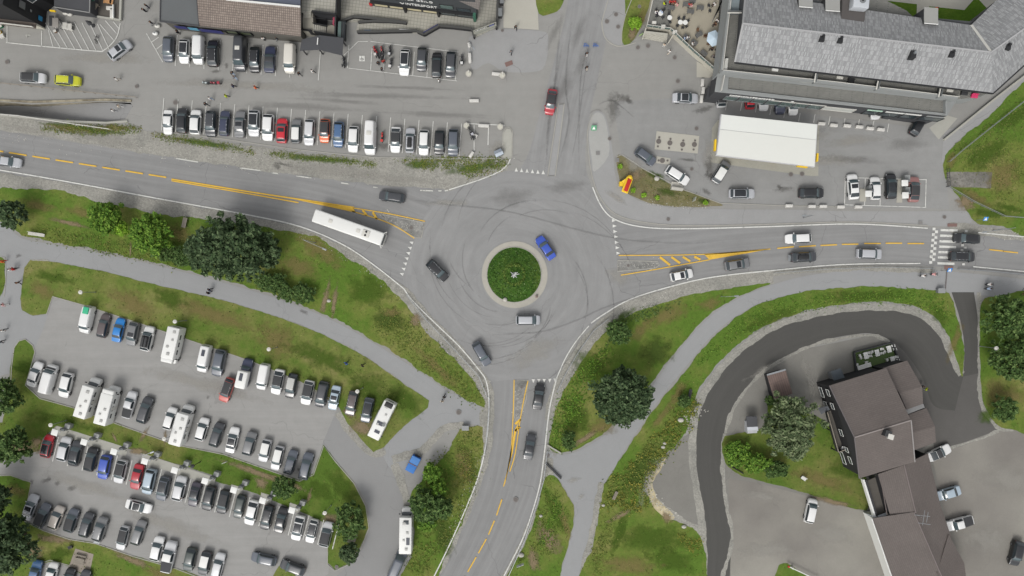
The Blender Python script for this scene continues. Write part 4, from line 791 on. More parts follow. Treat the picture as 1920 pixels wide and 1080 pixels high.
class Shell:
    """Car body surface: S(x, v) runs from sill to sill over the roof; x from nose (0) to tail (L)."""
    def __init__(s, q):
        s.q = q; L, Wd, H_ = q['L'], q['W'], q['H']
        xa, xb, xc, xd = q['xa'], q['xb'], q['xc'], q['xd']; zh, zt = q['hood'], q['tail']
        s.zc = [(0, .50), (.008, .60), (.03, zh - .22), (.07, zh - .13), (xa * .6, zh - .045), (xa, zh), ((xa + xb) / 2, zh + (H_ - zh) * .60), (xb, H_ - .045), (xb + (xc - xb) * .3, H_), (xb + (xc - xb) * .65, H_ - .012), (xc, H_ - .075),
                ((xc + xd) / 2, zt + (H_ - zt) * .52), (xd, zt), ((xd + 1) / 2, zt - .03), (.99, zt - .12 if xd < .95 else zt - .2), (1, .5)]
        s.zc.sort()
        s.sh = [(0, .46), (.03, zh - .26), (.1, zh - .12), (xa, zh - .03), (.6, zh + .02), (xd, max(zt - .03, zh)), (.99, zt - .2), (1, .44)]
        s.wd = [(0, .70), (.012, .80), (.04, .90), (.1, .965), (.2, .99), (.3, 1), (.75, 1), (.88, .985), (.95, .95), (.985, .89), (1, .80)]
        st = sorted(set([0, .012, .03, .07, .11, xa * .6, xa, xa + .25 * (xb - xa), (xa + xb) / 2, xa + .75 * (xb - xa), xb, xb + .05, xb + (xc - xb) * .35, xb + (xc - xb) * .6, xc - .04, xc, (xc + xd) / 2, xd, (xd + 1) / 2, .975, .99, 1]))
        s.st = [a for i, a in enumerate(st) if i == 0 or a - st[i - 1] > .006]
        s.rows = [s.section(t) for t in s.st]
    def ip(s, tab, t): return float(np.interp(t, [a for a, _ in tab], [b for _, b in tab]))
    def section(s, t):
        w = s.ip(s.wd, t) * s.q['W'] / 2; zc = s.ip(s.zc, t); zs = min(s.ip(s.sh, t), zc - .035); h = max(zc - zs, .03); tm = min(.24, .34 * h) if s.q['H'] < 1.9 else min(.17, .16 * h)
        X = -t * s.q['L'] + s.q['L'] / 2
        xw = X
        hp = [(w * .90, .20), (w * .985, min(.36, zs - .12)), (w, min(.62, zs - .06)), (w * .975, zs), (w * .955 - tm * .45, zs + .48 * h), (w * .945 - tm * .9, zs + .90 * h), (w * .93 - tm - .07, zs + .985 * h), ((w - tm) * .5, zs + .998 * h + .004), (0, zc + .012)]
        bow = 0.0
        row = [(X, y, z) for y, z in hp] + [(X, -y, z) for y, z in hp[-2::-1]]
        # glass and nose bow forward in the middle of the car
        k = s.q['xa'] - .02 <= t <= s.q['xb'] + .02
        return [(x + (.10 if k else (.09 if t < .06 else (-.05 if t > .95 else 0))) * (1 - (y / (s.q['W'] / 2)) ** 2) * (1 if z > .3 else .3), y, z) for x, y, z in row]
    def at(s, t, v):
        i = max(0, min(len(s.st) - 2, int(np.searchsorted(s.st, t, 'right')) - 1)); u = (t - s.st[i]) / (s.st[i + 1] - s.st[i]); j = max(0, min(15, int(v))); f = v - j
        a = [Vector(s.rows[i][j]).lerp(Vector(s.rows[i][j + 1]), f), Vector(s.rows[i + 1][j]).lerp(Vector(s.rows[i + 1][j + 1]), f)]
        return a[0].lerp(a[1], u)
    def panel(s, t0, t1, v0, v1, off=.012):
        ts = [t0] + [t for t in s.st if t0 + .004 < t < t1 - .004] + [t1]; vs_ = [v0] + [v for v in range(17) if v0 + .05 < v < v1 - .05] + [v1]
        b = MB(); G = [[s.at(t, v) for v in vs_] for t in ts]; m, n = len(ts), len(vs_)
        for i in range(m):
            for j in range(n):
                du = G[min(i + 1, m - 1)][j] - G[max(i - 1, 0)][j]; dv = G[i][min(j + 1, n - 1)] - G[i][max(j - 1, 0)]
                nn = dv.cross(du); nn = nn.normalized() if nn.length > 1e-9 else Vector((0, 0, 1))
                if nn.z < -.2: nn = -nn
                b.v.append(tuple(G[i][j] + nn * off))
        for i in range(m - 1):
            for j in range(n - 1): b.f.append((i * n + j, i * n + j + 1, (i + 1) * n + j + 1, (i + 1) * n + j))
        return b
    def body(s):
        b = MB(); n = 17; m = len(s.st)
        for r in s.rows: b.v += [tuple(p) for p in r]
        for i in range(m - 1):
            for j in range(n - 1): b.f.append((i * n + j, i * n + j + 1, (i + 1) * n + j + 1, (i + 1) * n + j))
            b.f.append((i * n, (i + 1) * n, (i + 1) * n + n - 1, i * n + n - 1))
        b.f.append(tuple(range(n))[::-1]); b.f.append(tuple((m - 1) * n + k for k in range(n)))
        return b
MESHC = {}
def cm(key, fn):
    if key not in MESHC: MESHC[key] = fn()
    return MESHC[key]
def tyre_mesh():
    b = MB(); b.cone((0, -.11, 0), (0, .11, 0), .33, .33, 18); return b.mesh('tyre', RUBBER)
def rim_mesh():
    b = MB(); b.cone((0, -.117, 0), (0, .117, 0), .21, .21, 12); return b.mesh('rim', RIM)
def box_mesh(name, d, mat, bev=0.0, smooth=False):
    b = MB(); b.box((0, 0, 0), d); me = b.mesh(name, mat)
    if bev:
        bm = bmesh.new(); bm.from_mesh(me); bmesh.ops.bevel(bm, geom=bm.edges[:], offset=bev, segments=2, affect='EDGES', profile=.6); bm.to_mesh(me); bm.free()
        me.polygons.foreach_set('use_smooth', [True] * len(me.polygons))
    return me
def part(name, me, parent, loc=(0, 0, 0), rot=(0, 0, 0), color=None):
    o = link(name, me, parent); o.location = loc; o.rotation_euler = rot
    if color: o.color = color
    return o
def wheels(root, L, Wd, f=.19, r=.80, rad=1.0):
    for fx in (f, r):
        for sy in (1, -1):
            w = part('wheel', cm('tyre', tyre_mesh), root, (L / 2 - fx * L, sy * (Wd / 2 - .095), .33 * rad)); w.scale = (rad, 1, rad)
            part('rim', cm('rim', rim_mesh), w)
def wrap(name, bmf, mat):
    def f():
        return bmf().mesh(name, mat, True)
    return f
SHELLS = {}
PROTO = {}
def make_car(kind, roof):
    q = SPEC[kind]; s = SHELLS.setdefault(kind, Shell(q)); L, Wd, H_ = q['L'], q['W'], q['H']; xa, xb, xc, xd = q['xa'], q['xb'], q['xc'], q['xd']
    root = bpy.data.objects.new('parked_car', None); COL.objects.link(root)
    part('body', cm((kind, 'body'), wrap('body', s.body, PAINT)), root)
    part('windscreen', cm((kind, 'ws'), wrap('windscreen', lambda: s.panel(xa + .012, xb - .006, 5.15, 10.85), GLASS_W)), root)
    part('rear_window', cm((kind, 'rw'), wrap('rear_window', lambda: s.panel(xc + .012, xd - .010, 5.3, 10.7), GLASS)), root)
    for a, b_ in ((3.18, 4.9), (11.1, 12.82)):
        if kind in ('van', 'bigvan'):
            part('side_window', cm((kind, 'sw', a), wrap('side_window', lambda: s.panel((xa + xb) / 2 + .01, xb + .10, a + .1, b_ - .15), GLASS)), root)
            part('side_window', cm((kind, 'sx', a), wrap('side_window', lambda: s.panel(xb + .13, xb + .38, a + .2, b_ - .3), GLASS)), root)
        else:
            e = xd - .05 if kind != 'sedan' else (xc + xd) / 2
            part('side_window', cm((kind, 'sw', a), wrap('side_window', lambda: s.panel((xa + xb) / 2, min(e, xc + .4 * (xd - xc)), a, b_), GLASS)), root)
    if kind == 'pickup':
        part('bed', cm((kind, 'bed'), wrap('bed', lambda: s.panel(xd + .02, .965, 4.6, 11.4, .02), DARK)), root)
    zn = q['hood'] - .22
    for sy in (1, -1):
        part('headlight', cm((kind, 'hl', sy), wrap('headlight', lambda: s.panel(.022, .085, (3.2 if sy > 0 else 10.9), (5.1 if sy > 0 else 12.8), .014), LAMP)), root)
        part('tail_light', cm((kind, 'tl', sy), wrap('tail_light', lambda: s.panel(.972, .992, (3.0 if sy > 0 else 11.4), (4.6 if sy > 0 else 13.0), .014), TAIL)), root)
        part('mirror', cm('mirror', lambda: box_mesh('mirror', (.16, .24, .15), PAINT, .04)), root, (L / 2 - (xa + .055) * L, sy * (Wd / 2 + .07), q['hood'] + .06))
    wheels(root, L, Wd)
    r0, r1 = xb + .012, xc - .012
    if 'g' in roof: part('glass_roof', cm((kind, 'g'), wrap('glass_roof', lambda: s.panel(r0, r1 - .02, 5.7, 10.3, .012), ROOFGLASS)), root)
    if 'k' in roof: part('roof_panel', cm((kind, 'k'), wrap('roof_panel', lambda: s.panel(r0 - .012, r1 + .012, 5.0, 11.0, .012), DARK)), root)
    if 'w' in roof: part('roof_panel', cm((kind, 'w'), wrap('roof_panel', lambda: s.panel(r0 - .012, r1 + .012, 5.0, 11.0, .012), WHITE)), root)
    if 's' in roof: part('sunroof', cm((kind, 's'), wrap('sunroof', lambda: s.panel(xb + .03, xb + .03 + .16, 6.1, 9.9, .014), ROOFGLASS)), root)
    if 'h' in roof: part('hood_panel', cm((kind, 'h'), wrap('hood_panel', lambda: s.panel(.07, xa - .005, 5.0, 11.0, .012), DARK)), root)
    if 'r' in roof:
        for sy in (1, -1):
            def rail():
                b = MB(); p = [s.at(r0 + (r1 - r0) * t, 5.5 if sy > 0 else 10.5) + Vector((0, 0, .07)) for t in (0, .15, .5, .85, 1)]; b.tube(p, .028, 6)
                b.tube([p[0], p[0] - Vector((0, 0, .08))], .03); b.tube([p[-1], p[-1] - Vector((0, 0, .08))], .03); return b
            part('roof_rail', cm((kind, 'r', sy), wrap('roof_rail', rail, CHROME)), root)
    xm = L / 2 - (xb + xc) / 2 * L
    if 'b' in roof:
        def rb():
            me = box_mesh('roof_box', (1.95, .82, .36), BLACKP, .13); return me
        part('roof_box', cm('roof_box', rb), root, (xm, -.02, H_ + .27))
        part('crossbar', cm('crossbar', lambda: box_mesh('crossbar', (.06, 1.2, .05), BLACKP)), root, (xm + .5, 0, H_ + .07)); part('crossbar', cm('crossbar', None), root, (xm - .5, 0, H_ + .07))
    if 'B' in roof:
        for y in (.27, -.3): part('roof_box', cm('roof_box2', lambda: box_mesh('roof_box', (2.0, .5, .34), DARK, .12)), root, (xm, y, H_ + .27))
    if 't' in roof: part('roof_tent', cm('tent', lambda: box_mesh('roof_tent', (2.1, 1.3, .3), plain('grey_canvas', (196, 196, 192), .9), .06)), root, (xm, 0, H_ + .2))
    if 'p' in roof: part('solar_panel', cm('solar', lambda: box_mesh('solar_panel', (1.15, .6, .05), PANELG)), root, (xm - .55, 0, H_ + .03))
    if 'v' in roof: part('roof_vent', cm('vent', lambda: box_mesh('roof_vent', (.7, .85, .1), OFFW, .03)), root, (xm + .1, 0, H_ + .04))
    if 'G' in roof: part('load_cover', cm('gcov', lambda: box_mesh('load_cover', (1.3, 1.05, .2), plain('green_tarp', (62, 186, 140), .7), .08)), root, (xm - 1.2, .1, H_ + .1))
    if 'K' in roof: part('bike_carrier', cm('carrier', carrier_mesh), root, (-L / 2 - .25, 0, .55))
    return root
def carrier_mesh():
    b = MB(); b.box((0, 0, 0), (.5, 1.1, .06)); b.bar((.15, -.4, 0), (.0, -.4, .6), .04); b.bar((.15, .4, 0), (.0, .4, .6), .04); b.bar((0, -.4, .6), (0, .4, .6), .04); return b.mesh('bike_carrier', STEEL)
CCOL = dict(white=('white', (238, 238, 236)), black=('black', (34, 35, 38)), dark=('dark grey', (66, 68, 72)), slate=('slate grey', (92, 98, 108)), grey=('grey', (124, 125, 126)), silver=('silver', (188, 190, 194)), lsilver=('pale silver', (214, 215, 216)),
            red=('red', (178, 26, 44)), brightred=('bright red', (206, 32, 48)), blue=('blue', (56, 88, 190)), steel=('steel blue', (76, 108, 148)), sky=('bright blue', (22, 128, 206)), navy=('navy', (58, 64, 88)), orange=('orange', (232, 104, 40)), yellow=('yellow green', (204, 206, 40)),
            beige=('beige', (204, 196, 186)), brown=('brown', (92, 82, 82)), pink=('dusty rose', (158, 112, 108)), coral=('coral red', (196, 88, 78)), iceblue=('ice blue', (176, 192, 204)), green=('dark green', (58, 68, 64)), cream=('cream', (226, 222, 212)), plum=('dark plum', (58, 54, 66)), rust=('rust red', (150, 60, 60)))
ROOFW = dict(g='glass roof', k='black roof', s='sunroof', r='roof rails', b='black roof box', B='two roof boxes', t='roof tent', p='solar panel', v='roof vent', G='green load', w='white roof', h='black bonnet', K='rear bike carrier')
def car_desc(kind, c, roof):
    d = CCOL[c][0] + ' ' + KINDWORD.get(kind, 'motorhome')
    ws = [ROOFW[k] for k in roof if k in ROOFW][:1]
    return d + (' with ' + ws[0] if ws else '')
USEDL = {}
def put_car(px, py, hd, kind, c, roof, label, group=None, sc=1.0, name='parked_car'):
    key = (kind, ''.join(sorted(roof)))
    if key not in PROTO: PROTO[key] = root = make_car(kind, roof); first = True
    else: root = copy_tree(PROTO[key]); first = False
    root.name = name; x, y = W(px, py, .75); root.location = (x, y, .03); root.rotation_euler = (0, 0, R(hd)); root.scale = (sc, sc, sc)
    col = A(CCOL[c][1])
    for ch in root.children:
        if ch.name.split('.')[0] in ('body', 'mirror'): ch.color = col
    for k in ('label', 'category', 'group'):
        if k in root: del root[k]
    tag(root, label, {'van': 'van', 'bigvan': 'van', 'pickup': 'pickup'}.get(kind, 'car'), group)
    USEDL.setdefault(label, []).append(root.name)
    return root
def row(txt, place, group, hd_fix=None):
    es = []
    for ln in txt.strip().splitlines():
        a = ln.split(); es.append((float(a[0]), float(a[1]), float(a[2]), a[3], a[4], a[5] if len(a) > 5 and a[5] != '-' else '', a[6:] ))
    for i, (px, py, hd, kind, c, roof, ex) in enumerate(es):
        sh = lambda e: CCOL[e[4]][0] + ' ' + (KINDWORD[e[3]] if e[3] in KINDWORD else 'motorhome')
        if kind == 'x': continue
        if i == 0: lb = f"{car_desc(kind, c, roof)} at the west end of {place}, beside a {sh(es[1])}"
        elif i == len(es) - 1: lb = f"{car_desc(kind, c, roof)} at the east end of {place}, beside a {sh(es[i - 1])}"
        else: lb = f"{car_desc(kind, c, roof)} between a {sh(es[i - 1])} and a {sh(es[i + 1])}, {place}"
        if len(lb.split()) > 16: lb = lb.replace(' between a ', ' between ').replace(' and a ', ' and ').replace(', beside a ', ', by ')
        if len(lb.split()) > 16: lb = lb.replace('high roof van', 'tall van').replace('people carrier', 'minivan').replace(' grey', '-grey')
        if len(lb.split()) > 16: lb = lb.replace(', by ', ' by ').replace(' at the ', ' at ').replace('estate car', 'estate')
        if kind in KINDWORD: put_car(px, py, hd, kind, c, roof, lb, group, float(ex[0]) if ex else 1.0)
        else: motorhome(px, py, hd, kind, lb, group)

# ---------------------------------------------------------------- motorhomes, coach
def rounded_box(name, d, bev, mat, seg=3):
    b = MB(); b.box((0, 0, 0), d); me = b.mesh(name, mat); bm = bmesh.new(); bm.from_mesh(me)
    bmesh.ops.bevel(bm, geom=bm.edges[:], offset=bev, segments=seg, affect='EDGES', profile=.5); bm.to_mesh(me); bm.free(); me.polygons.foreach_set('use_smooth', [True] * len(me.polygons)); return me
MH = dict(alcove=dict(L=6.9, W=2.3, H=3.05, cab=1.0), semi=dict(L=7.3, W=2.3, H=2.85, cab=1.25), integrated=dict(L=7.6, W=2.3, H=2.95, cab=.3))
def motorhome(px, py, hd, kind, label, group=None, extra='', L=None):
    q = dict(MH[kind]); L = L or q['L']; Wd, H_ = q['W'], q['H']; x, y = W(px, py, 1.6)
    root = thing('motorhome', label, 'motorhome', (x, y, .03), R(hd), group); USEDL.setdefault(label, []).append(root.name)
    bl = L - q['cab']; cx = -L / 2 + bl / 2
    part('body', rounded_box('body', (bl, Wd, H_ - .45), .16, WHITE), root, (cx, 0, .45 + (H_ - .45) / 2))
    part('skirt', box_mesh('skirt', (bl - .3, Wd - .08, .3), OFFW), root, (cx, 0, .42))
    if kind != 'integrated':
        cq = dict(SPEC['bigvan']); cq.update(L=2.6, W=2.0, H=1.95 if kind == 'semi' else 1.9, xa=.30, xb=.60, xc=.9, xd=.97, hood=1.25, tail=1.3)
        s = Shell(cq); cxx = L / 2 - 1.3
        part('cab', s.body().mesh('cab', WHITE, True), root, (cxx, 0, 0))
        part('windscreen', s.panel(.31, .60, 5.05, 10.95).mesh('windscreen', GLASS, True), root, (cxx, 0, 0))
        for a, b_ in ((3.3, 4.8), (11.2, 12.7)): part('side_window', s.panel(.5, .85, a, b_).mesh('side_window', GLASS, True), root, (cxx, 0, 0))
        if kind == 'alcove': part('alcove', rounded_box('alcove', (1.0, Wd - .1, .95), .25, WHITE), root, (L / 2 - q['cab'] + .25, 0, H_ - .55))
        for sy in (1, -1): part('headlight', s.panel(.03, .12, 3.3 if sy > 0 else 11, 5 if sy > 0 else 12.7, .015).mesh('headlight', LAMP, True), root, (cxx, 0, 0))
    else:
        part('windscreen', rounded_box('windscreen', (.55, Wd - .3, .85), .12, GLASS), root, (L / 2 - .55, 0, H_ - .85))
        part('bonnet', rounded_box('bonnet', (.7, Wd - .16, .9), .2, WHITE), root, (L / 2 - .3, 0, 1.0))
    for sy in (1, -1):
        part('mirror', box_mesh('mirror', (.14, .3, .32), BLACKP, .04), root, (L / 2 - 1.0, sy * (Wd / 2 + .12), 1.7))
        for k, t in enumerate((.25, .52, .78)):
            part('side_window', box_mesh('side_window', (.9, .03, .5), GLASS, .01), root, (L / 2 - q['cab'] - t * bl * .9, sy * (Wd / 2 + .01), 1.95))
    part('entry_door', box_mesh('entry_door', (.65, .03, 1.8), OFFW), root, (cx + .2, -Wd / 2 - .012, 1.4)); part('rear_window', box_mesh('rear_window', (.03, 1.1, .5), GLASS), root, (-L / 2 - .005, 0, 1.9))
    part('awning', rounded_box('awning', (3.2, .14, .14), .05, GREYP), root, (cx + .1, -Wd / 2 - .06, H_ - .22))
    rv = random.Random(int(px))
    for t, yy, d in ((.16, rv.uniform(-.3, .3), (.55, .55)), (.36 + rv.random() * .15, -.35, (.45, .45)), (.6 + rv.random() * .1, .3, (.38, .38)), (.86, rv.uniform(-.4, .4), (.5, .5)))[rv.randint(0, 1):]:
        hv = part('roof_hatch', cm(('hatch', d), lambda: box_mesh('roof_hatch', (d[0], d[1], .12), plain('smoked_hatch', (176, 176, 172), .4), .03)), root, (L / 2 - q['cab'] - t * bl, yy, H_ + .05))
    if 'p' in extra: part('solar_panel', box_mesh('solar_panel', (.7, 1.2, .05), PANELG), root, (cx + .6, 0, H_ + .06)); part('solar_panel', cm('mhsol', lambda: box_mesh('solar_panel', (.55, 1.0, .05), PANELG)), root, (cx + 2.2, .2, H_ + .06))
    if 'q' in extra: part('solar_panel', cm('mhsol2', lambda: box_mesh('solar_panel', (1.3, .6, .05), PANELG)), root, (cx - 1.0, -.5, H_ + .06)); part('skylight', cm('mhsky', lambda: box_mesh('skylight', (.75, .95, .06), GLASS, .02)), root, (L / 2 - q['cab'] - .9, -.1, H_ + .07))
    if 'k' in extra: part('rear_pod', rounded_box('rear_pod', (.95, 1.5, .5), .15, BLACKP), root, (-L / 2 + .55, 0, H_ - .1))
    if 'd' in extra: part('satellite_dish', MB().cone((0, 0, 0), (0, 0, .12), .1, .33, 16).mesh('satellite_dish', GREYP), root, (cx + .5, .75, H_ + .15))
    wheels(root, L, Wd - .05, .14, .74, 1.05)
    return root
def coach():
    px, py = 655, 427; L, Wd, H_ = 13.4, 2.45, 3.4; x, y = W(px, py, 2.2)
    root = thing('coach', 'long white coach approaching the roundabout from the west', 'bus', (x, y, .03), R(-19.5))
    part('body', rounded_box('body', (L, Wd, H_ - .35), .28, WHITE, 4), root, (0, 0, .35 + (H_ - .35) / 2))
    part('windscreen', rounded_box('windscreen', (.7, Wd - .22, 1.9), .22, GLASS, 3), root, (L / 2 - .31, 0, 2.25))
    part('front_panel', rounded_box('front_panel', (.5, Wd - .1, .9), .2, OFFW, 3), root, (L / 2 - .2, 0, .85))
    for sy in (1, -1):
        for k in range(7): part('side_window', cm('coachwin', lambda: box_mesh('side_window', (1.5, .03, 1.05), GLASS, .01)), root, (L / 2 - 2.0 - k * 1.6, sy * (Wd / 2 + .01), 2.3))
        m = part('mirror_arm', cm('marm', lambda: MB().tube([(0, 0, 0), (.25, .2, .05), (.45, .35, 0)], .05).mesh('mirror_arm', WHITE)), root, (L / 2 - .25, sy * (Wd / 2 - .12), 3.1)); m.scale = (1, sy, 1)
        part('mirror', cm('cmir', lambda: box_mesh('mirror', (.16, .28, .5), OFFW, .05)), m, (.45, .35, -.25))
    ac = part('air_conditioner', rounded_box('air_conditioner', (1.35, 1.25, .16), .05, OFFW), root, (L / 2 - 3.2, 0, H_ + .06))
    for yy in (.33, -.33): part('fan', cm('acfan', lambda: MB().cone((0, 0, 0), (0, 0, .05), .2, .2, 16).mesh('fan', BLACKP)), ac, (0, yy, .09))
    for t in (.35, .75): part('roof_hatch', cm('chat', lambda: box_mesh('roof_hatch', (.7, .7, .06), OFFW, .02)), root, (L / 2 - t * L, 0, H_ + .03))
    wheels(root, L, Wd, .2, .72, 1.45)
coach()
R1 = """316 92 268 suv slate -
346 96 268 hatch white g 1.05
373 94 268 van white -
400 100 89 suv black r 1.05
452 102 268 bigvan dark v 1.02
478 112 268 suv black r
506 111 87 coupe navy k 1.05
544 110 268 van cream - 1.03"""
row(R1, 'shopfront row', 'cars parked in the shopfront row')
R1b = """759 117 267 suv white g 1.03
791 111 267 hatch dark - 1.03
819 122 88 suv black -
845 121 267 wagon dark -"""
row(R1b, 'row by motorcycles', 'cars parked in the row beside the motorcycles')
R2 = """315 229 268 sedan white - .93
342 226 88 suv black -
367 229 87 hatch white - 1.08
396 232 268 suv dark r 1.03
421 231 86 wagon navy r .97
450 233 88 sedan grey s 1.03
477 231 268 hatch lsilver g 1.15
503 239 267 hatch white - 1.15
529 245 88 hatch brightred s 1.08
555 246 88 wagon grey w .94
580 248 267 wagon lsilver -
609 245 267 hatch orange k 1.03
635 252 267 suv steel r
663 261 267 suv white - 1.03
695 259 268 bigvan white v
742 262 268 crossover white k
769 263 88 wagon silver b .97
795 267 268 suv white -
824 267 268 hatch black - 1.05
850 267 268 suv slate - 1.05"""
row(R2, 'kerbside row', 'cars parked in the kerbside row above the main road')
R3 = """164 599 257 van white G
194 611 77 wagon brown - .93
222 619 77 sedan sky - .93
249 626 258 suv grey s .96
277 635 77 suv white kB
325 647 257 alcove white
384 672 258 van white p
411 680 258 suv slate - 1.08
462 700 77 x navy
494 706 259 van white - .95
521 716 258 crossover white k
547 723 258 suv black t
577 736 258 hatch white k 1.08
604 739 258 mpv dark - 1.08
627 746 258 sedan iceblue s .95
660 756 258 suv brown r
689 769 258 suv slate g
717 788 245 x white"""
row(R3, 'north car park row', 'vehicles in the northern row of the lower car park')
R4 = """66 702 70 sedan white - .98
93 711 74 van white h 1.05
124 722 256 hatch white - 1.1
166 746 72 semi white
203 760 75 alcove white
243 759 74 pickup lsilver - .95
272 769 72 wagon dark - 1.05
319 785 73 hatch white -
342 797 74 semi white
379 805 74 hatch white - 1.02
407 815 72 suv dark -
436 825 77 sedan white g
468 832 75 hatch grey - 1.06
497 845 257 hatch lsilver w
520 859 256 wagon lsilver w .95
545 867 74 wagon slate r .97
574 874 76 wagon slate - 1.06"""
row(R4, 'middle grass row', 'vehicles backed against the middle grass strip')
R5 = """89 837 77 hatch red g 1.0
121 842 77 hatch lsilver - 1.08
142 850 77 crossover dark g
171 861 77 hatch black k 1.06
196 876 258 hatch blue - 1.06
226 884 257 hatch lsilver k 1.05
257 894 257 sedan red -
280 903 257 mpv iceblue - 1.05
306 916 257 hatch slate g 1.07
337 916 77 hatch lsilver -  1.1
365 927 257 sedan plum g .97
392 934 257 suv black -
419 941 257 hatch black k 1.06
449 950 257 wagon green - .93
472 961 256 crossover white -
501 970 256 suv black r
527 975 77 sedan black g
559 990 257 crossover white g
585 996 256 wagon white gr .94
612 1002 77 hatch lsilver k 1.1"""
row(R5, 'charging row', 'electric cars parked in the charging row')
R6 = """57 951 70 sedan silver s
79 967 66 wagon slate k
106 971 69 hatch beige - 1.05
134 976 73 hatch slate k 1.05
163 984 74 suv dark r
188 992 73 suv grey rK
230 1009 256 wagon lsilver k .95
260 999 72 wagon grey -"""
row(R6, 'dry grass row', 'cars parked nose out along the dry grass')
R7 = """295 1029 77 hatch white - 1.08
317 1044 77 pickup lsilver w 1.1
356 1049 257 hatch green - 1.05
384 1056 257 hatch dark w 1.05
409 1061 76 wagon lsilver -"""
row(R7, 'southern lot row', 'cars parked in the southern row of the lower car park')
R8 = """66 1075 77 sedan steel -
97 1076 77 hatch white -
129 1087 77 hatch black -
157 1093 77 sedan dark -"""
row(R8, 'bottom corner bay', 'cars parked in the bottom corner bay')
R9 = """1352 180 92 hatch lsilver k
1406 183 90 hatch brightred -
1432 186 270 hatch lsilver -
1462 190 272 suv navy -
1487 194 271 hatch white k
1641 202 272 hatch lsilver -"""
row(R9, 'arcade bays', 'cars half under the hotel arcade')
for a in [(1599, 350, 95, 'crossover', 'white', 's', 'white electric crossover with sunroof, leftmost of the four charging by the junction'), (1641, 353, 92, 'hatch', 'white', '', 'white electric hatchback charging between a white crossover and a black one'), (1670, 349, 91, 'crossover', 'black', 'g', 'black electric crossover charging between a white hatchback and a rose one'), (1713, 355, 88, 'crossover', 'pink', 'k', 'dusty rose electric crossover with black roof at the charger')]:
    put_car(*a, 'electric cars on the painted charging bays')
for a in [(1210, 293, -37, 'hatch', 'slate', '', 'slate grey hatchback queuing by the stone tank slab'), (1270, 329, -33, 'wagon', 'white', '', 'white estate car stopped beside the planting bed'), (1352, 323, 58, 'suv', 'grey', 'w', 'grey SUV with pale roof turning in under the fuel canopy'), (1391, 363, 0, 'wagon', 'silver', 'g', 'silver estate with glass roof standing below the fuel canopy'), (1521, 362, 0, 'suv', 'black', '', 'black SUV standing with a door open near the concrete blocks'),
          (225, 94, 37, 'suv', 'silver', 's', 'silver SUV slanting past the hatched bay'), (62, 146, -3, 'suv', 'lsilver', 'k', 'pale silver SUV with black roof beside the ramp wall'), (127, 151, -4, 'suv', 'yellow', 'r', 'yellow green SUV beside the sunken ramp'),
          (1285, 184, -2, 'sedan', 'silver', 'g', 'silver saloon with black roof parked near the hotel corner'), (260, 949, -15, 'sedan', 'white', 'g', 'white saloon driving between the charging row and the dry grass'), (426, 731, 250, 'suv', 'coral', 'kr', 'coral red SUV with black roof standing in the car park aisle'),
          (495, 1048, 167, 'wagon', 'slate', '', 'slate estate car crossing the bottom of the lower car park'), (549, 1064, 160, 'wagon', 'dark', '', 'dark grey estate car beside the grass wedge'),
          (1520, 958, 78, 'mpv', 'white', '', 'white compact van alone on the dusty yard'), (1761, 849, 25, 'coupe', 'white', 'k', 'white convertible with dark top parked by the brown roof'), (1777, 925, 197, 'sedan', 'iceblue', '', 'pale blue boxy saloon parked beside the long wing'), (1798, 981, 195, 'pickup', 'white', '', 'white pickup with black load bed beside the long wing'), (1905, 1037, 256, 'suv', 'black', '', 'black SUV at the right edge of the dusty lot'),
          (1722, 233, 60, 'mpv', 'black', '', 'black compact van at the east end of the hotel shopfront')]:
    put_car(*a)
for a in [(15, 303, -8, 'sedan', 'silver', '', 'silver saloon entering on the main road at the left edge'), (735, 369, 172, 'wagon', 'dark', '', 'dark grey estate driving west past the splitter island'), (820, 507, -45, 'suv', 'black', 'r', 'black SUV with roof rails circling west of the green island'), (1023, 465, 124, 'sedan', 'blue', '', 'blue saloon circling northeast of the green island'), (990, 600, 0, 'mpv', 'silver', '', 'silver people carrier circling south of the green island'), (903, 663, -60, 'wagon', 'slate', '', 'slate estate leaving the roundabout southwards'),
          (1010, 744, 82, 'sedan', 'black', '', 'black saloon waiting at the southern give way triangles'), (993, 838, 80, 'sedan', 'dark', 'g', 'dark grey saloon driving up the southern road'), (1033, 191, 261, 'crossover', 'red', 'k', 'red crossover with black roof driving beside the kerbed median'), (1278, 516, 12, 'hatch', 'white', 's', 'white hatchback leaving the roundabout eastwards'), (1382, 496, 9, 'suv', 'grey', 's', 'grey SUV with sunroof on the eastern road'), (1497, 447, 183, 'wagon', 'white', '', 'white estate car heading west on the eastern road'),
          (1507, 482, 3, 'suv', 'dark', 'bK', 'dark SUV carrying a roof box and rear bikes'), (1630, 476, -2, 'suv', 'silver', '', 'silver SUV approaching the zebra crossing'), (1813, 447, 177, 'wagon', 'black', '', 'black estate beyond the zebra crossing in the upper lane'), (1804, 481, -2, 'suv', 'black', 'r', 'black SUV on the zebra crossing in the lower lane')]:
    put_car(*a, None, 1.0, 'moving_car')
put_car(745, 1059, 66, 'bigvan', 'slate', '', 'slate high roof van behind the white motorhome on the exit road')
motorhome(762, 994, 89, 'semi', 'white motorhome parked along the exit road under the bushy tree', None, 'q', 8.0)
motorhome(717, 787, 244, 'integrated', 'white motorhome with a black rear pod standing on dry grass', None, 'pkd')
# pickup carrying a white camper box
c = put_car(461, 699, 77, 'pickup', 'navy', '', 'navy pickup carrying a white camper box with solar panel')
_cb = part('camper_box', rounded_box('camper_box', (3.3, 2.0, 1.5), .25, WHITE), c, (-1.1, 0, 1.75)); part('solar_panel', box_mesh('solar_panel', (1.4, .6, .05), PANELG), _cb, (.5, .1, .79))
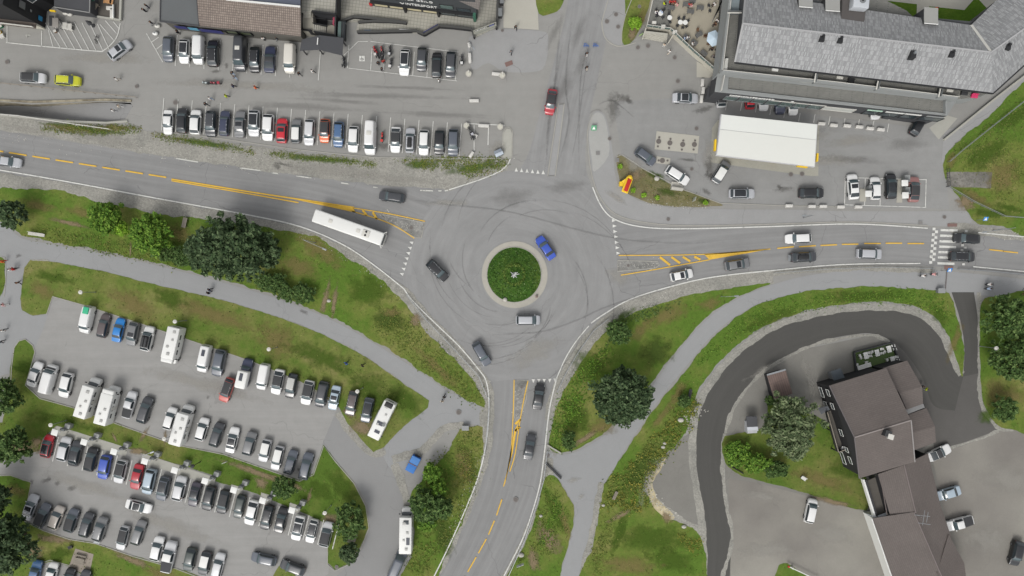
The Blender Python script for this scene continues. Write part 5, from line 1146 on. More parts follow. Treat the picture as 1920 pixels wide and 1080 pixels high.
# ================================================================== BUILDINGS
TERR = tile_mat('terrace_tile', (172, 170, 159), (178, 175, 164), .62, .62, (146, 144, 135), .05)
BROWNT = tile_mat('brown_roof_tile', (132, 120, 112), (152, 140, 130), .36, .42, (104, 94, 88), .06, .0, 0, .8, .4)
SLATE = tile_mat('slate_roof', (140, 141, 142), (182, 183, 183), .2, .75, (132, 133, 134), .03, .5, -.15, .7, .2)
FELT = plain('roof_felt', (104, 107, 108), 0.9, 0, 0.15, .4); FELTD = plain('roof_felt_dark', (78, 79, 82), 0.9, 0, 0.2, .4)
BROWNR = tile_mat('umber_roof', (106, 98, 94), (110, 102, 98), 1.1, .34, (99, 92, 88), .05, .5, 0, .75, .35)
DECKT = tile_mat('deck_board', (128, 124, 116), (146, 141, 132), 3.2, .16, (98, 94, 88), .14, .5, 0, .85, .35)
DECKG = tile_mat('deck_board_grey', (180, 179, 170), (194, 192, 183), 4.0, .2, (112, 112, 108), .1, .5, 0, .85, .4)
CONCW = plain('painted_concrete', (150, 153, 152), 0.8, 0, .12, .5); BEIGEW = plain('beige_render', (196, 192, 178), .9, 0, .1, .8); CLADD = plain('dark_cladding', (66, 67, 70), .7, 0, .2, 2)
def slab(name, pts3, mat, parent=None, th=.12, ud=None):
    """Sloping or level plate through pts3 with thickness th (downwards) and metre-true uv: u along ud, v up the slope."""
    p = [Vector(q) for q in pts3]; n = Vector((0, 0, 0))
    for i in range(len(p)): n += (p[i] - p[0]).cross(p[(i + 1) % len(p)] - p[0])
    n.normalize()
    if n.z < 0: p.reverse(); n = -n
    u = (Vector(ud) if ud else p[1] - p[0]); u = (u - n * u.dot(n)).normalized(); v = n.cross(u); k = len(p)
    vs_ = [tuple(q) for q in p] + [tuple(q - n * th) for q in p]
    fs = [tuple(range(k)), tuple(range(2 * k - 1, k - 1, -1))] + [(i, i + k, (i + 1) % k + k, (i + 1) % k) for i in range(k)]
    me = bpy.data.meshes.new(name); me.from_pydata(vs_, [], fs); me.update(); me.materials.append(mat); ul = me.uv_layers.new(name='uv')
    for l in me.loops:
        q = Vector(vs_[l.vertex_index]); ul.data[l.index].uv = ((q - p[0]).dot(u), (q - p[0]).dot(v))
    return link(name, me, parent)
def walls(name, foot, z0, z1, mat, parent=None, th=None):
    b = MB(); b.prism([(p[0], p[1]) for p in foot], z0, z1); return b.build(name, mat, parent)
def kid(o, parent):
    o.parent = parent; o.matrix_parent_inverse = Matrix.Translation(-Vector(parent.location)); return o
class B:
    """A building whose parts are given in world coordinates."""
    def __init__(s, name, label, at, cat='building', group=None): s.o = thing(name, label, cat, (at[0], at[1], 0), 0, group)
    def slab(s, name, pts, mat, th=.12, ud=None): return kid(slab(name, pts, mat, None, th, ud), s.o)
    def walls(s, name, foot, z0, z1, mat): return kid(walls(name, foot, z0, z1, mat), s.o)
    def mb(s, name, b, mat, smooth=False): return kid(b.build(name, mat, None, smooth), s.o)
    def window(s, a, c, t0, t1, z0, z1, glass=None, frame=None, out=.06, name='window'):
        a, c = Vector((a[0], a[1], 0)), Vector((c[0], c[1], 0)); d = (c - a).normalized(); nrm = Vector((d.y, -d.x, 0)); L = (c - a).length
        p0, p1 = a + d * t0, a + d * t1; m = (p0 + p1) / 2; rz = math.atan2(d.y, d.x)
        f = MB(); w = (p1 - p0).length
        for zz in (z0 + .04, z1 - .04): f.box((m.x + nrm.x * out / 2, m.y + nrm.y * out / 2, zz), (w, out, .08), rz)
        for q in (p0 + d * .04, p1 - d * .04): f.box((q.x + nrm.x * out / 2, q.y + nrm.y * out / 2, (z0 + z1) / 2), (.08, out, z1 - z0 - .16), rz)
        fo = kid(f.build(name, frame or WHITE), s.o)
        g = MB(); g.box((m.x + nrm.x * out * .3, m.y + nrm.y * out * .3, (z0 + z1) / 2), (w - .16, .02, z1 - z0 - .16), rz); g.build('pane', glass or WINDOW, fo); return fo
def railing(name, label, pts, z, h=1.0, step=2.0, mat=None, group=None, glass=False, cat='railing', parent=None):
    m = mat or STEEL; p = [W(*q, z) if len(q) == 2 else q for q in pts]; o = thing(name, label, cat, (p[0][0], p[0][1], z), 0, group)
    def _k(c, o): c.parent = o; c.matrix_parent_inverse = Matrix.Translation(-Vector(o.location)); return c
    b = MB()
    for a, c in zip(p, p[1:]): b.bar((a[0], a[1], z + h), (c[0], c[1], z + h), .09, .06)
    _k(b.build('top_rail', m), o); b = MB()
    for a, c in zip(p, p[1:]): b.bar((a[0], a[1], z + h * .5), (c[0], c[1], z + h * .5), .05)
    if not glass: _k(b.build('lower_rail', m), o)
    post = cm(('post', h, m.name), lambda: MB().box((0, 0, h / 2), (.07, .07, h)).mesh('post', m))
    for a, c in zip(p, p[1:]):
        L = math.dist(a, c); n = max(1, int(round(L / step)))
        for k in range(n + 1):
            q = link('post', post, o); q.location = (a[0] + (c[0] - a[0]) * k / n - o.location.x, a[1] + (c[1] - a[1]) * k / n - o.location.y, 0)
        if glass:
            for k in range(n):
                t0, t1 = (k + .06) / n, (k + .94) / n; g = MB(); g.bar((a[0] + (c[0] - a[0]) * t0, a[1] + (c[1] - a[1]) * t0, z + h * .5), (a[0] + (c[0] - a[0]) * t1, a[1] + (c[1] - a[1]) * t1, z + h * .5), .03, h * .8); _k(g.build('pane', GLASSP), o)
    return o
GLASSP = glass_mat('green_glass', (98, 116, 112), .1)
def lettering(text, size, mat, origin, ux, uz, parent, name='lettering', depth=.05, spacing=1.0, xscale=1.0):
    cu = bpy.data.curves.new(name, 'FONT'); cu.body = text; cu.size = size; cu.extrude = depth / 2; cu.space_character = spacing; cu.resolution_u = 2
    t = bpy.data.objects.new('t', cu); COL.objects.link(t); dg = bpy.context.evaluated_depsgraph_get(); me = bpy.data.meshes.new_from_object(t.evaluated_get(dg)); bpy.data.objects.remove(t); me.name = name
    ux = Vector(ux).normalized(); uz = Vector(uz).normalized(); nn = ux.cross(uz)
    for v in me.vertices: v.co = Vector(origin) + ux * v.co.x * xscale + uz * v.co.y + nn * v.co.z
    me.materials.clear(); me.materials.append(mat); o = link(name, me); kid(o, parent); return o

# ---------------------------------------------------------------- hotel (upper right)
hb = B('hotel', 'long grey slate roofed hotel above a row of shops', W(1600, 130))
HZ = 6.7
hp = [P(1340, 172, HZ), P(1345, 140, HZ), P(1792, 190, HZ), P(1776, 217, HZ)]
rec = [W(1352, 158, HZ), W(1360, 90, HZ), W(1790, 150, HZ), W(1768, 203, HZ)]
hb.walls('ground_floor_wall', rec, 0, 2.8, CLADD); hb.walls('podium_wall', [(p.x, p.y) for p in hp], 2.7, HZ - .1, CLADD)
hb.walls('corner_pier', [W(1336, 172, HZ), W(1341, 150, HZ), W(1362, 154, HZ), W(1362, 175, HZ)], 0, 2.72, CLADD)
hb.walls('corner_pier', [W(1690, 205, HZ), W(1690, 195, HZ), W(1774, 207, HZ), W(1775, 217, HZ)], 0, 2.72, CLADD)
hb.slab('podium_roof', [p + Vector((0, 0, .02)) for p in hp], CONCW, .2)
hb.slab('roof_deck', [P(1367, 143, HZ + .1), P(1560, 165, HZ + .1), P(1772, 189, HZ + .1), P(1772, 213, HZ + .1), P(1560, 188, HZ + .1), P(1365, 167, HZ + .1)], DECKG, .06, (1, -.12, 0))
fa, fc = W(1340, 172, HZ), W(1776, 217, HZ)
def fpt(t, z, out=.08):
    d = Vector((fc[0] - fa[0], fc[1] - fa[1], 0)); L = d.length; d.normalize(); n_ = Vector((d.y, -d.x, 0)); return Vector((fa[0], fa[1], z)) + d * t + n_ * out
FL = math.dist(fa, fc)
for k in range(7): hb.window(fa, fc, 2.6 + k * 2.55, 4.9 + k * 2.55, 2.8, 5.0, GLASSP, STEEL, .12)
hb.window(fa, fc, 20.6, 26.3, 2.9, 4.9, plain('frosted', (196, 198, 192), .5), OFFW, .1)
for a, c in ((28.0, 30.6), (31.2, 34.3), (34.8, 37.6), (38.2, 42.2)): hb.window(fa, fc, a, c, 2.8, 5.0, WINDOW, BLACKP, .1)
def signstrip(t0, t1, z0, z1, mat):
    a, c = fpt(t0, (z0 + z1) / 2), fpt(t1, (z0 + z1) / 2); b = MB(); b.bar(a, c, .08, z1 - z0); hb.mb('fascia_sign', b, mat)
rs = random.Random(3)
t = 3.0
while t < 10.5:
    w = rs.uniform(.18, .5); signstrip(t, t + w, 5.45, 6.0 + rs.uniform(-.05, .1), WHITE); t += w + rs.uniform(.06, .16)
signstrip(10.9, 20.6, 5.2, 5.45, OFFW); signstrip(14.0, 14.5, 5.5, 6.0, WHITE)
for a, c, m in ((27.9, 30.6, plain('mint_sign', (196, 226, 208), .5)), (31.2, 34.5, WHITE), (34.7, 37.6, WHITE), (38.6, 41.6, CONCW)): signstrip(a, c, 5.3, 5.8, m)
# west end stair shaft lights
b = MB(); b.bar(P(1352, 170, HZ + .5), P(1358, 140, HZ + .5), .12, .9); hb.mb('parapet', b, OFFW)
b = MB(); b.bar(P(1366, 168, HZ + .25), P(1776, 214, HZ + .25), .1, .3); b.bar(P(1772, 189, HZ + .45), P(1772, 214, HZ + .45), .3, .8); hb.mb('parapet', b, CONCW)
# middle storey with balconies
Z2 = 8.3
mid = [W(1375, -80, Z2), W(1347, 137, Z2), W(1560, 160, Z2), W(1792, 186, Z2), W(1830, 183, Z2), W(1862, 172, Z2), W(1700, 20, Z2), W(1500, -80, Z2)]
hb.walls('middle_storey', mid, 4.4, Z2 - .12, CONCW)
hb.slab('balcony_floor', [Vector((p[0], p[1], Z2)) for p in mid], DECKG, .1, (1, -.12, 0))
b = MB(); pp = [P(1373, -60, Z2), P(1350, 136, Z2), P(1560, 158, Z2), P(1790, 186, Z2)]
for a, c in zip(pp, pp[1:]): b.bar(a + Vector((0, 0, .45)), c + Vector((0, 0, .45)), .32, .9)
hb.mb('balcony_parapet', b, CONCW)
b = MB()
for a, c in zip(pp, pp[1:]): b.bar(a + Vector((.2, .15, 1.0)), c + Vector((.2, .15, 1.0)), .1, .1)
hb.mb('hand_rail', b, OFFW)
for (a, c) in (((1530, 136), (1527, 155)), ((1647, 150), (1643, 168)), ((1764, 163), (1760, 182)), ((1364, 24), (1392, 24))):
    b = MB(); b.bar(P(*a, 9.1), P(*c, 9.1), .18, 1.6); hb.mb('balcony_divider', b, plain('divider', (108, 112, 112), .8)); b = MB(); b.bar(P(*a, 9.95), P(*c, 9.95), .22, .08); hb.mb('divider_cap', b, OFFW)
sheet_ = hb.slab('balcony_floor', [P(1374, -40, Z2 + .03), P(1368, 22, Z2 + .03), P(1392, 22, Z2 + .03), P(1396, -40, Z2 + .03)], plain('blue_grey_floor', (146, 158, 162), .8), .03)
# upper storey walls and slate roof
ZE, ZR = 10.9, 14.3
uw = [W(1392, -60, ZE), W(1383, 112, ZE), W(1560, 133, ZE), W(1858, 168, ZE), W(1960, 84, ZE), W(1960, -60, ZE)]
hb.walls('upper_storey', [W(1398, -40, ZE), W(1388, 104, ZE), W(1560, 125, ZE), W(1852, 160, ZE), W(1990, 60, ZE), W(1900, -20, ZE), W(1822, 40, ZE), W(1600, 20, ZE)], Z2 - .1, ZE - .05, plain('hotel_wall', (76, 78, 80), .8, 0, .2, 1))
A1, A2, A3 = P(1378, 116, ZE), P(1560, 138, ZE), P(1862, 174, ZE)
R0, R1_, R2_ = P(1393, 44, ZR), P(1560, 66, ZR), P(1858, 98, ZR)
B0, B2 = P(1398, -14, ZE + .6), P(1821, 47, ZE + .6)
hb.slab('roof_slope', [A1, A3, R2_, R0], SLATE, .22, A3 - A1); hb.slab('roof_slope', [R0, R2_, B2, B0], SLATE, .22, R2_ - R0)
E1_, E2_ = P(1990, 58, ZE), P(2010, -10, ZR); E3_ = P(1930, -60, ZE + .6)
hb.slab('roof_slope', [A3, E1_, E2_, R2_], SLATE, .22, E1_ - A3); hb.slab('roof_slope', [R2_, E2_, E3_, B2], SLATE, .22, E2_ - R2_)
b = MB(); b.bar(R2_ + Vector((0, 0, .06)), B2 + Vector((0, 0, .06)), .42, .08); hb.mb('valley_flashing', b, OFFW)
b = MB(); b.bar(R0 + Vector((0, 0, .05)), R2_ + Vector((0, 0, .05)), .26, .1); hb.mb('ridge_cap', b, plain('ridge', (176, 176, 176), .8)); b = MB(); b.bar(R2_ + Vector((0, 0, .05)), E2_ + Vector((0, 0, .05)), .24, .1); hb.mb('ridge_cap', b, plain('ridge', (176, 176, 176), .8))
b = MB(); b.bar(A1 + Vector((-.05, -.1, -.12)), A3 + Vector((0, -.1, -.12)), .26, .2); hb.mb('gutter', b, BLACKP)
b = MB(); b.bar(A3 + Vector((.05, -.1, -.1)), E1_ + Vector((.05, -.1, -.1)), .26, .2); hb.mb('gutter', b, BLACKP); b = MB(); b.bar(A1, R0, .3, .16); b.bar(R0, B0, .3, .16); hb.mb('verge_board', b, plain('verge', (166, 166, 166), .8))
for k, (x, y) in enumerate(((1540, 72), (1574, 75), (1711, 103), (1783, 101), (1888, 88))):
    zz = 13.6; p = P(x, y, zz); v = hb.mb('roof_vent', MB().box((p.x, p.y, zz - .15), (.95, 1.3, 1.2), -.12, .85), plain('vent_black', (40, 41, 43), .6)); c = MB(); c.cone((p.x + .1, p.y + .2, zz + .4), (p.x + .1, p.y + .2, zz + .8), .22, .22, 12); c.build('cowl', STEEL if k == 2 else BLACKP, v)
for x0, x1, y0, y1 in ((1499, 1523, -8, 12), (1549, 1574, 2, 19), (1734, 1758, 23, 43)):
    hb.walls('dormer', [W(x0, y1, 12.6), W(x1, y1 + 2, 12.6), W(x1, y0 - 6, 12.6), W(x0, y0 - 8, 12.6)], 9.0, 12.5, CLADD); hb.slab('dormer_roof', [P(x0 - 1, y1, 12.65), P(x1 + 1, y1 + 2, 12.65), P(x1 + 1, y0 - 8, 12.7), P(x0 - 1, y0 - 10, 12.7)], plain('dormer_felt', (158, 158, 154), .8), .14); b = MB(); b.bar(P(x0 - 1, y1 + .6, 12.7), P(x1 + 1, y1 + 2.6, 12.7), .14, .1); hb.mb('dormer_flashing', b, WHITE)
hb.walls('roof_terrace_well', [W(1576, 45, 12.5), W(1620, 50, 12.5), W(1626, -10, 12.5), W(1580, -14, 12.5)], 9, 12.5, plain('well_wall', (96, 94, 92), .8)); hb.slab('roof_terrace', [P(1576, 46, 12.62), P(1619, 50, 12.62), P(1625, -10, 12.62), P(1582, -14, 12.62)], tile_mat('dark_deck', (116, 110, 106), (132, 126, 120), .16, 3.2, (90, 86, 84), .14, .5), .08, (1, -.1, 0))
ac = thing('cooling_unit', 'pale grey cooling unit with a round fan on the hotel roof', 'cooling unit', P(1611, 7, 13.5)); part('casing', box_mesh('casing', (2.6, 1.9, 1.6), plain('unit_grey', (196, 200, 204), .5), .05), ac, (0, 0, 0), (0, 0, -.1)); part('fan', MB().cone((0, 0, 0), (0, 0, .12), .5, .5, 18).mesh('fan', GREYP), ac, (.2, .25, .8)); part('fan_hub', MB().cone((0, 0, 0), (0, 0, .1), .2, .15, 12).mesh('fan_hub', BLACKP), ac, (.2, .25, .92))
# rear wall strip along the lane
rw = B('lane_wall', 'low concrete wall along the lane behind the hotel', W(1850, 190), 'wall'); b = MB(); b.bar(P(1770, 262, .3), P(1864, 186, .3), .35, .6); b.bar(P(1864, 186, .3), P(1960, 112, .3), .35, .6); rw.mb('wall', b, M['concrete'])

# hotel cafe terrace with glass balustrade
ct = B('cafe_terrace', 'raised cafe terrace of pale paving beside the hotel', W(1290, 40), 'terrace'); ZT = 1.6
tp = [P(1232, -60, ZT), P(1212, 50, ZT), P(1256, 57, ZT), P(1300, 98, ZT), P(1345, 136, ZT), P(1350, -60, ZT)]
ct.walls('terrace_wall', [(p.x, p.y) for p in tp], 0, ZT - .08, BEIGEW); ct.slab('paving', tp, plain('terrace_paving', (172, 165, 148), .9, 0, .16, .5), .08)
ct.slab('deck', [P(1230, -20, ZT + .012), P(1213, 49, ZT + .012), P(1255, 56, ZT + .012), P(1258, 20, ZT + .012), P(1262, -20, ZT + .012)], DECKG, .012)
ct.slab('canopy_strip', [P(1348, 20, 3.2), P(1334, 44, 3.2), P(1336, 38, 3.2), P(1360, 0, 3.2), P(1362, -20, 3.2)], plain('grey_canopy', (110, 110, 110), .8), .08)
railing('balustrade', 'white railed glass balustrade along the sloping cafe terrace edge', [(1257, 57), (1300, 98), (1342, 134)], ZT, 1.0, 1.35, OFFW, None, True)
railing('balustrade', 'white railed glass balustrade on the south edge of the cafe terrace', [(1212, 50), (1256, 56)], ZT, 1.0, 1.2, OFFW, None, True); railing('balustrade', 'thin double railing along the west edge of the cafe terrace', [(1232, -40), (1212, 49)], ZT, 1.0, 1.6, OFFW)
st = B('entrance_stair', 'concrete stair and ramp below the cafe terrace corner', W(1230, 65), 'stair')
for k in range(5): st.mb('step', MB().bar(P(1206 + k * 1.0, 70 - k * 2.4, .2 + k * .3), P(1250 + k * .4, 78 - k * 3.2, .2 + k * .3), .42, .3), M['pad'])
b = MB(); b.bar(P(1204, 74, .5), P(1211, 52, 1.2), .2, 1.0); st.mb('side_wall', b, M['pad']); b = MB(); b.bar(P(1252, 82, .9), P(1262, 66, 1.2), .15, 1.2); b.bar(P(1262, 66, .9), P(1285, 86, 1.0), .15, .9); st.mb('side_wall', b, BEIGEW)

# ---------------------------------------------------------------- shopping centre (top left and centre)
sc = B('shopping_centre', 'low shopping centre with dark flat roof and brown tiled roof', W(440, 20)); Z = 4.4
sc.walls('shop_wall', [W(304, 38, Z), W(304, -60, Z), W(566, -60, Z), W(560, 64, Z), W(470, 56, Z), W(370, 46, Z)], 0, Z - .2, plain('shop_front', (92, 90, 84), .8, 0, .3, 1))
sc.slab('flat_roof', [P(300, 40, Z), P(303, -60, Z), P(366, -60, Z), P(373, 49, Z)], FELT, .25); b = MB(); b.bar(P(300, 40, Z + .05), P(373, 49, Z + .05), .2, .25); b.bar(P(366, -40, Z + .1), P(373, 49, Z + .1), .12, .2); b.bar(P(302, -40, Z + .05), P(300, 40, Z + .05), .16, .22); sc.mb('roof_edge', b, FELTD)
sc.slab('tiled_roof', [P(373, 49, Z), P(470, 58, Z - .05), P(564, 69, Z - .1), P(563, 12, Z + 2.0), P(430, 0, Z + 2.2), P(366, -60, Z + 2.2)], BROWNT, .2, (1, -.11, 0))
b = MB(); b.bar(P(424, -1, Z + 2.35), P(563, 12.5, Z + 2.15), .3, .2); sc.mb('ridge_flashing', b, WHITE); b = MB(); b.bar(P(373, 49.5, Z), P(565, 69.5, Z - .1), .14, .24); sc.mb('gutter', b, plain('gutter', (96, 92, 86), .7)); sc.slab('back_roof', [P(425, -2, Z + 2.1), P(563, 11, Z + 1.9), P(563, -60, Z + 1.5), P(400, -60, Z + 1.5)], plain('blue_felt', (92, 98, 112), .8), .2)
fa2, fc2 = W(304, 38, Z), W(470, 56, Z)
for nm, t0, t1, z0, z1, m in (('shop_banner', 1.8, 4.0, 2.4, 3.6, NAVY), ('shop_banner', 4.2, 6.0, 2.3, 3.5, plain('teal_banner', (90, 150, 176), .6)), ('shop_banner', 6.2, 10.4, 2.0, 3.4, NAVY)):
    d = Vector((fc2[0] - fa2[0], fc2[1] - fa2[1], 0)).normalized(); n_ = Vector((d.y, -d.x, 0)); a = Vector((fa2[0], fa2[1], (z0 + z1) / 2)) + d * t0 + n_ * .5; b = MB(); b.bar(a, a + d * (t1 - t0), .06, z1 - z0); sc.mb(nm, b, m)
for t0 in (10.8, 13.4): sc.window(fa2, fc2, t0, t0 + 2.3, 1.6, 3.4, plain('green_window', (84, 92, 70), .3), BLACKP, .3)
# entrance canopy and outside stair
cn = B('entrance_canopy', 'dark pitched canopy over the shopping centre entrance', W(605, 85), 'canopy')
cn.slab('canopy_roof', [P(566, 74, 3.2), P(599, 66, 3.7), P(598, 93, 3.7), P(562, 95, 3.2)], FELTD, .14); cn.slab('canopy_roof', [P(599, 66, 3.7), P(644, 71, 3.2), P(642, 104, 3.2), P(598, 93, 3.7)], FELTD, .14)
for x, y in ((566, 92), (597, 91), (639, 100), (641, 75)): p = P(x, y, 3.2); cn.mb('column', MB().box((p.x, p.y, 1.55), (.18, .18, 3.1)), DARK)
b = MB(); b.bar(P(596, 71, 3.95), P(595, 84, 3.95), .16, .12); cn.mb('roof_light', b, WHITE)
up = B('upper_terrace', 'paved upper terrace with outside stair east of the tiled roof', W(600, 25), 'terrace'); ZU = 3.4
up.walls('terrace_wall', [W(564, 10, ZU), W(564, -60, ZU), W(633, -60, ZU), W(631, 26, ZU), W(586, 22, ZU)], 0, ZU - .1, CLADD); up.slab('paving', [P(563, 24, ZU), P(563, -60, ZU), P(633, -60, ZU), P(631, 28, ZU), P(586, 21, ZU)], TERR, .1, (1, -.1, 0))
b = MB(); b.bar(P(633, -40, ZU + .5), P(631, 28, ZU + .5), .25, 1.0); b.bar(P(631, 28, ZU + .5), P(586, 22, ZU + .5), .25, 1.0); up.mb('parapet', b, BLACKP)
up.walls('stair_landing', [W(568, 58, 2.6), W(568, 20, 2.6), W(586, 20, 2.6), W(588, 60, 2.6)], 0, 2.6, plain('landing', (164, 160, 148), .9)); up.walls('stair_landing', [W(612, 63, 1.2), W(614, 46, 1.2), W(629, 48, 1.2), W(627, 66, 1.2)], 0, 1.2, plain('landing2', (160, 156, 144), .9))
for k in range(5): up.mb('step', MB().bar(P(569, 22 + k * 2.6, 3.3 - k * .16), P(583, 22 + k * 2.6, 3.3 - k * .16), .2, .16), M['pad'])
for k in range(7): up.mb('step', MB().bar(P(588 + k * 3.7, 46 + k * .55, 2.5 - k * .2), P(587 + k * 3.7, 60 + k * .6, 2.5 - k * .2), .28, .18), M['pad'])
b = MB(); b.bar(P(566, 58, 1.9), P(588, 61, 2.2), .2, 2.2); b.bar(P(588, 61, 1.9), P(631, 69, 1.0), .2, 1.6); b.bar(P(631, 69, 1.2), P(632, 30, 2.0), .25, 2.4); up.mb('side_wall', b, BLACKP)
b = MB(); b.bar(P(586, 44, 2.4), P(614, 49, 2.0), .12, .7); b.bar(P(586, 33, 3.0), P(610, 36, 3.0), .1, .1); up.mb('hand_rail', b, BLACKP)
up.mb('stair_well', MB().prism([W(586, 23, .4), W(613, 27, .4), W(613, 48, .4), W(587, 44, .4)], 0, .4), plain('well_dark', (44, 44, 46), .9))
up.mb('red_panel', MB().bar(P(627, 34, 2.2), P(626, 47, 2.2), .3, .9), plain('red_panel', (168, 70, 92), .6))
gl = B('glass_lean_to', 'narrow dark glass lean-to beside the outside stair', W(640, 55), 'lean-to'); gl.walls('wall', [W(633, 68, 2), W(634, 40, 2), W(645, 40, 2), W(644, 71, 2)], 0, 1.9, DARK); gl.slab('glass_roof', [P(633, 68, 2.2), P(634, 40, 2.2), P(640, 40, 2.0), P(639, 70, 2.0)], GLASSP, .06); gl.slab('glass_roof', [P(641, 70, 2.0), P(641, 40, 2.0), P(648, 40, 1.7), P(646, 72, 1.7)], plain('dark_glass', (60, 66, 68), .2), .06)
# sports shop
sp = B('sports_shop', 'dark sports shop front with white INTERSPORT lettering', W(790, -10)); g0, g1 = W(700, 12), W(895, 37); SZ = 8.2
dv = Vector((g1[0] - g0[0], g1[1] - g0[1], 0)).normalized(); nv = Vector((dv.y, -dv.x, 0))
sp.walls('shop_wall', [g0, g1, (g1[0] + 1, g1[1] + 14), (g0[0], g0[1] + 14)], 0, SZ, plain('shop_dark', (66, 70, 72), .8, 0, .15, 1))
sp.slab('roof', [P(852, -2, 7.6), P(898, 19, 7.6), P(902, -8, 8.6), P(903, -60, 10), P(700, -80, 10), P(690, -40, 7.6)], tile_mat('shop_roof', (116, 110, 106), (124, 118, 114), .4, .4, (100, 96, 92), .05), .25, dv)
def spt(t, z, o=.1): return Vector((g0[0], g0[1], z)) + dv * t + nv * o
FLs = (Vector((g1[0], g1[1], 0)) - Vector((g0[0], g0[1], 0))).length
for t0, t1 in ((.4, 3.0), (3.2, 6.0), (6.5, 9.3), (9.5, 12.3)): sp.window(g0, g1, t0, t1, .5, 2.6, plain('lit_shop', (206, 196, 160), .4), BLACKP, .12)
for t0, t1, z0, z1, c in ((12.8, 15.6, .5, 2.5, 0), (15.9, 19, .5, 2.5, 0), (13.0, 15.5, 3.4, 5.2, 1), (16, 18.6, 3.2, 4.6, 0), (.3, 2.4, 4.6, 6.2, 0), (3.2, 5.6, 4.6, 6.2, 1)): sp.window(g0, g1, t0, t1, z0, z1, WINDOW if c == 0 else GLASSP, BLACKP, .1)
for t in (6.25, 12.5): b = MB(); a = spt(t, 1.5, .35); b.box((a.x, a.y, 1.5), (.4, .5, 3), math.atan2(dv.y, dv.x)); sp.mb('pilaster', b, BLACKP)
a = spt(19.3, 1.6, .3); b = MB(); b.box((a.x, a.y, 1.6), (.5, .6, 3.2), math.atan2(dv.y, dv.x)); sp.mb('pilaster', b, plain('green_pilaster', (60, 110, 90), .7)); b = MB(); b.bar(spt(0, 2.8, .3), spt(19.4, 2.8, .3), .5, .22); sp.mb('sill_beam', b, BLACKP)
lettering('INTERSPORT', 1.25, WHITE, spt(6.6, 3.15, .12), dv, (0, 0, 1), sp.o, 'lettering', .08, 1.0, .82)
b = MB(); b.bar(spt(5.7, 3.9, .13), spt(6.05, 3.3, .13), .05, .2); b.bar(spt(6.05, 3.3, .13), spt(6.4, 3.9, .13), .05, .2); sp.mb('emblem', b, WHITE)
lettering('SENTER GEILO', 1.0, WHITE, spt(4.6, 5.35, .12), dv, (0, 0, 1), sp.o, 'lettering', .08, 1.15, 1.0)
rc = thing('rubbish_bin', 'round red bin at the corner of the sports shop', 'bin', P(697, 11)); part('drum', MB().cone((0, 0, 0), (0, 0, 1.0), .3, .32, 14).mesh('drum', plain('dull_red', (170, 70, 86), .6)), rc); part('lid', MB().cone((0, 0, 0), (0, 0, .15), .34, .2, 14).mesh('lid', REDP), rc, (0, 0, 1.0))
# paved forecourt of the sports shop and its dark walls
sheet_t = slab('terrace_paving', [P(640, -40, .35), P(930, -40, .35), P(932, 50, .35), P(890, 70, .35), P(886, 54, .35), P(822, 47, .35), P(795, 62, .35), P(668, 57, .35), P(672, 40, .35), P(632, 40, .35)], TERR, None, .35, dv); tag(sheet_t, kind='structure')
def lowwall(label, pts, z0, h, w=.3, mat=None):
    o = B('parapet_wall', label, W(*pts[0]), 'wall'); b = MB()
    for a, c in zip(pts, pts[1:]): b.bar(P(a[0], a[1], z0 + h) + Vector((0, 0, -h / 2)), P(c[0], c[1], z0 + h) + Vector((0, 0, -h / 2)), w, h)
    o.mb('wall', b, mat or BLK); b = MB()
    for a, c in zip(pts, pts[1:]): b.bar(P(a[0], a[1], z0 + h) + Vector((0, 0, .03)), P(c[0], c[1], z0 + h) + Vector((0, 0, .03)), w + .12, .06)
    o.mb('coping', b, plain('coping', (78, 78, 76), .8)); return o
lowwall('dark curved wall from the lean-to round to the ramp', [(630, 42), (648, 36), (662, 31), (690, 33), (740, 38), (762, 43)], .0, 1.1); lowwall('dark wall on the north side of the pedestrian ramp', [(671, 41), (700, 39), (730, 40), (761, 42)], 0, 1.0)
lowwall('dark wall on the south side of the pedestrian ramp, white banner on it', [(669, 59), (700, 59), (735, 58), (782, 57)], 0, 1.0); lowwall('dark zigzag wall with a navy banner', [(782, 58), (795, 64), (823, 48), (850, 50), (885, 54)], 0, 1.1)
lowwall('dark wall along the east end of the shop terrace', [(934, -20), (931, 52)], .0, 1.2); lowwall('short dark wall beside the slanted shop sign', [(885, 54), (889, 69)], 0, 1.3)
def board(nm, label, a, c, z0, z1, mat, stripes=(), letters=None):
    o = B(nm, label, W(*a), 'sign'); A_, C_ = P(*a), P(*c); zm_ = (z0 + z1) / 2; o.mb('panel', MB().bar(A_ + Vector((0, 0, zm_)), C_ + Vector((0, 0, zm_)), .12, z1 - z0), mat)
    for z, h, m in stripes: d = (C_ - A_); n2 = Vector((d.y, -d.x, 0)).normalized() * .08; o.mb('stripe', MB().bar(A_ + d * .06 + n2 + Vector((0, 0, z)), C_ - d * .06 + n2 + Vector((0, 0, z)), .03, h), m)
    for t in (.04, .96): q = A_.lerp(C_, t); o.mb('post', MB().box((q.x, q.y, z0 / 2 + .2), (.1, .1, z0 + .4)), BLACKP)
    return o
sb = board('shop_sign', 'large slanted shop sign board at the terrace corner', (889, 69), (931, 53), .5, 3.0, plain('sign_grey', (172, 172, 160), .6), ((2.65, .45, BLACKP), (1.3, .08, GREYP)))
d_ = (P(931, 53) - P(889, 69)).normalized(); rs = random.Random(8); n2 = Vector((d_.y, -d_.x, 0)) * .11
t = .35
while t < 2.6: w = rs.uniform(.12, .3); q = P(889, 69) + d_ * t + n2; sb.mb('sign_letter', MB().bar(q + Vector((0, 0, 2.65)), q + d_ * w + Vector((0, 0, 2.65)), .03, .28), WHITE); t += w + .09
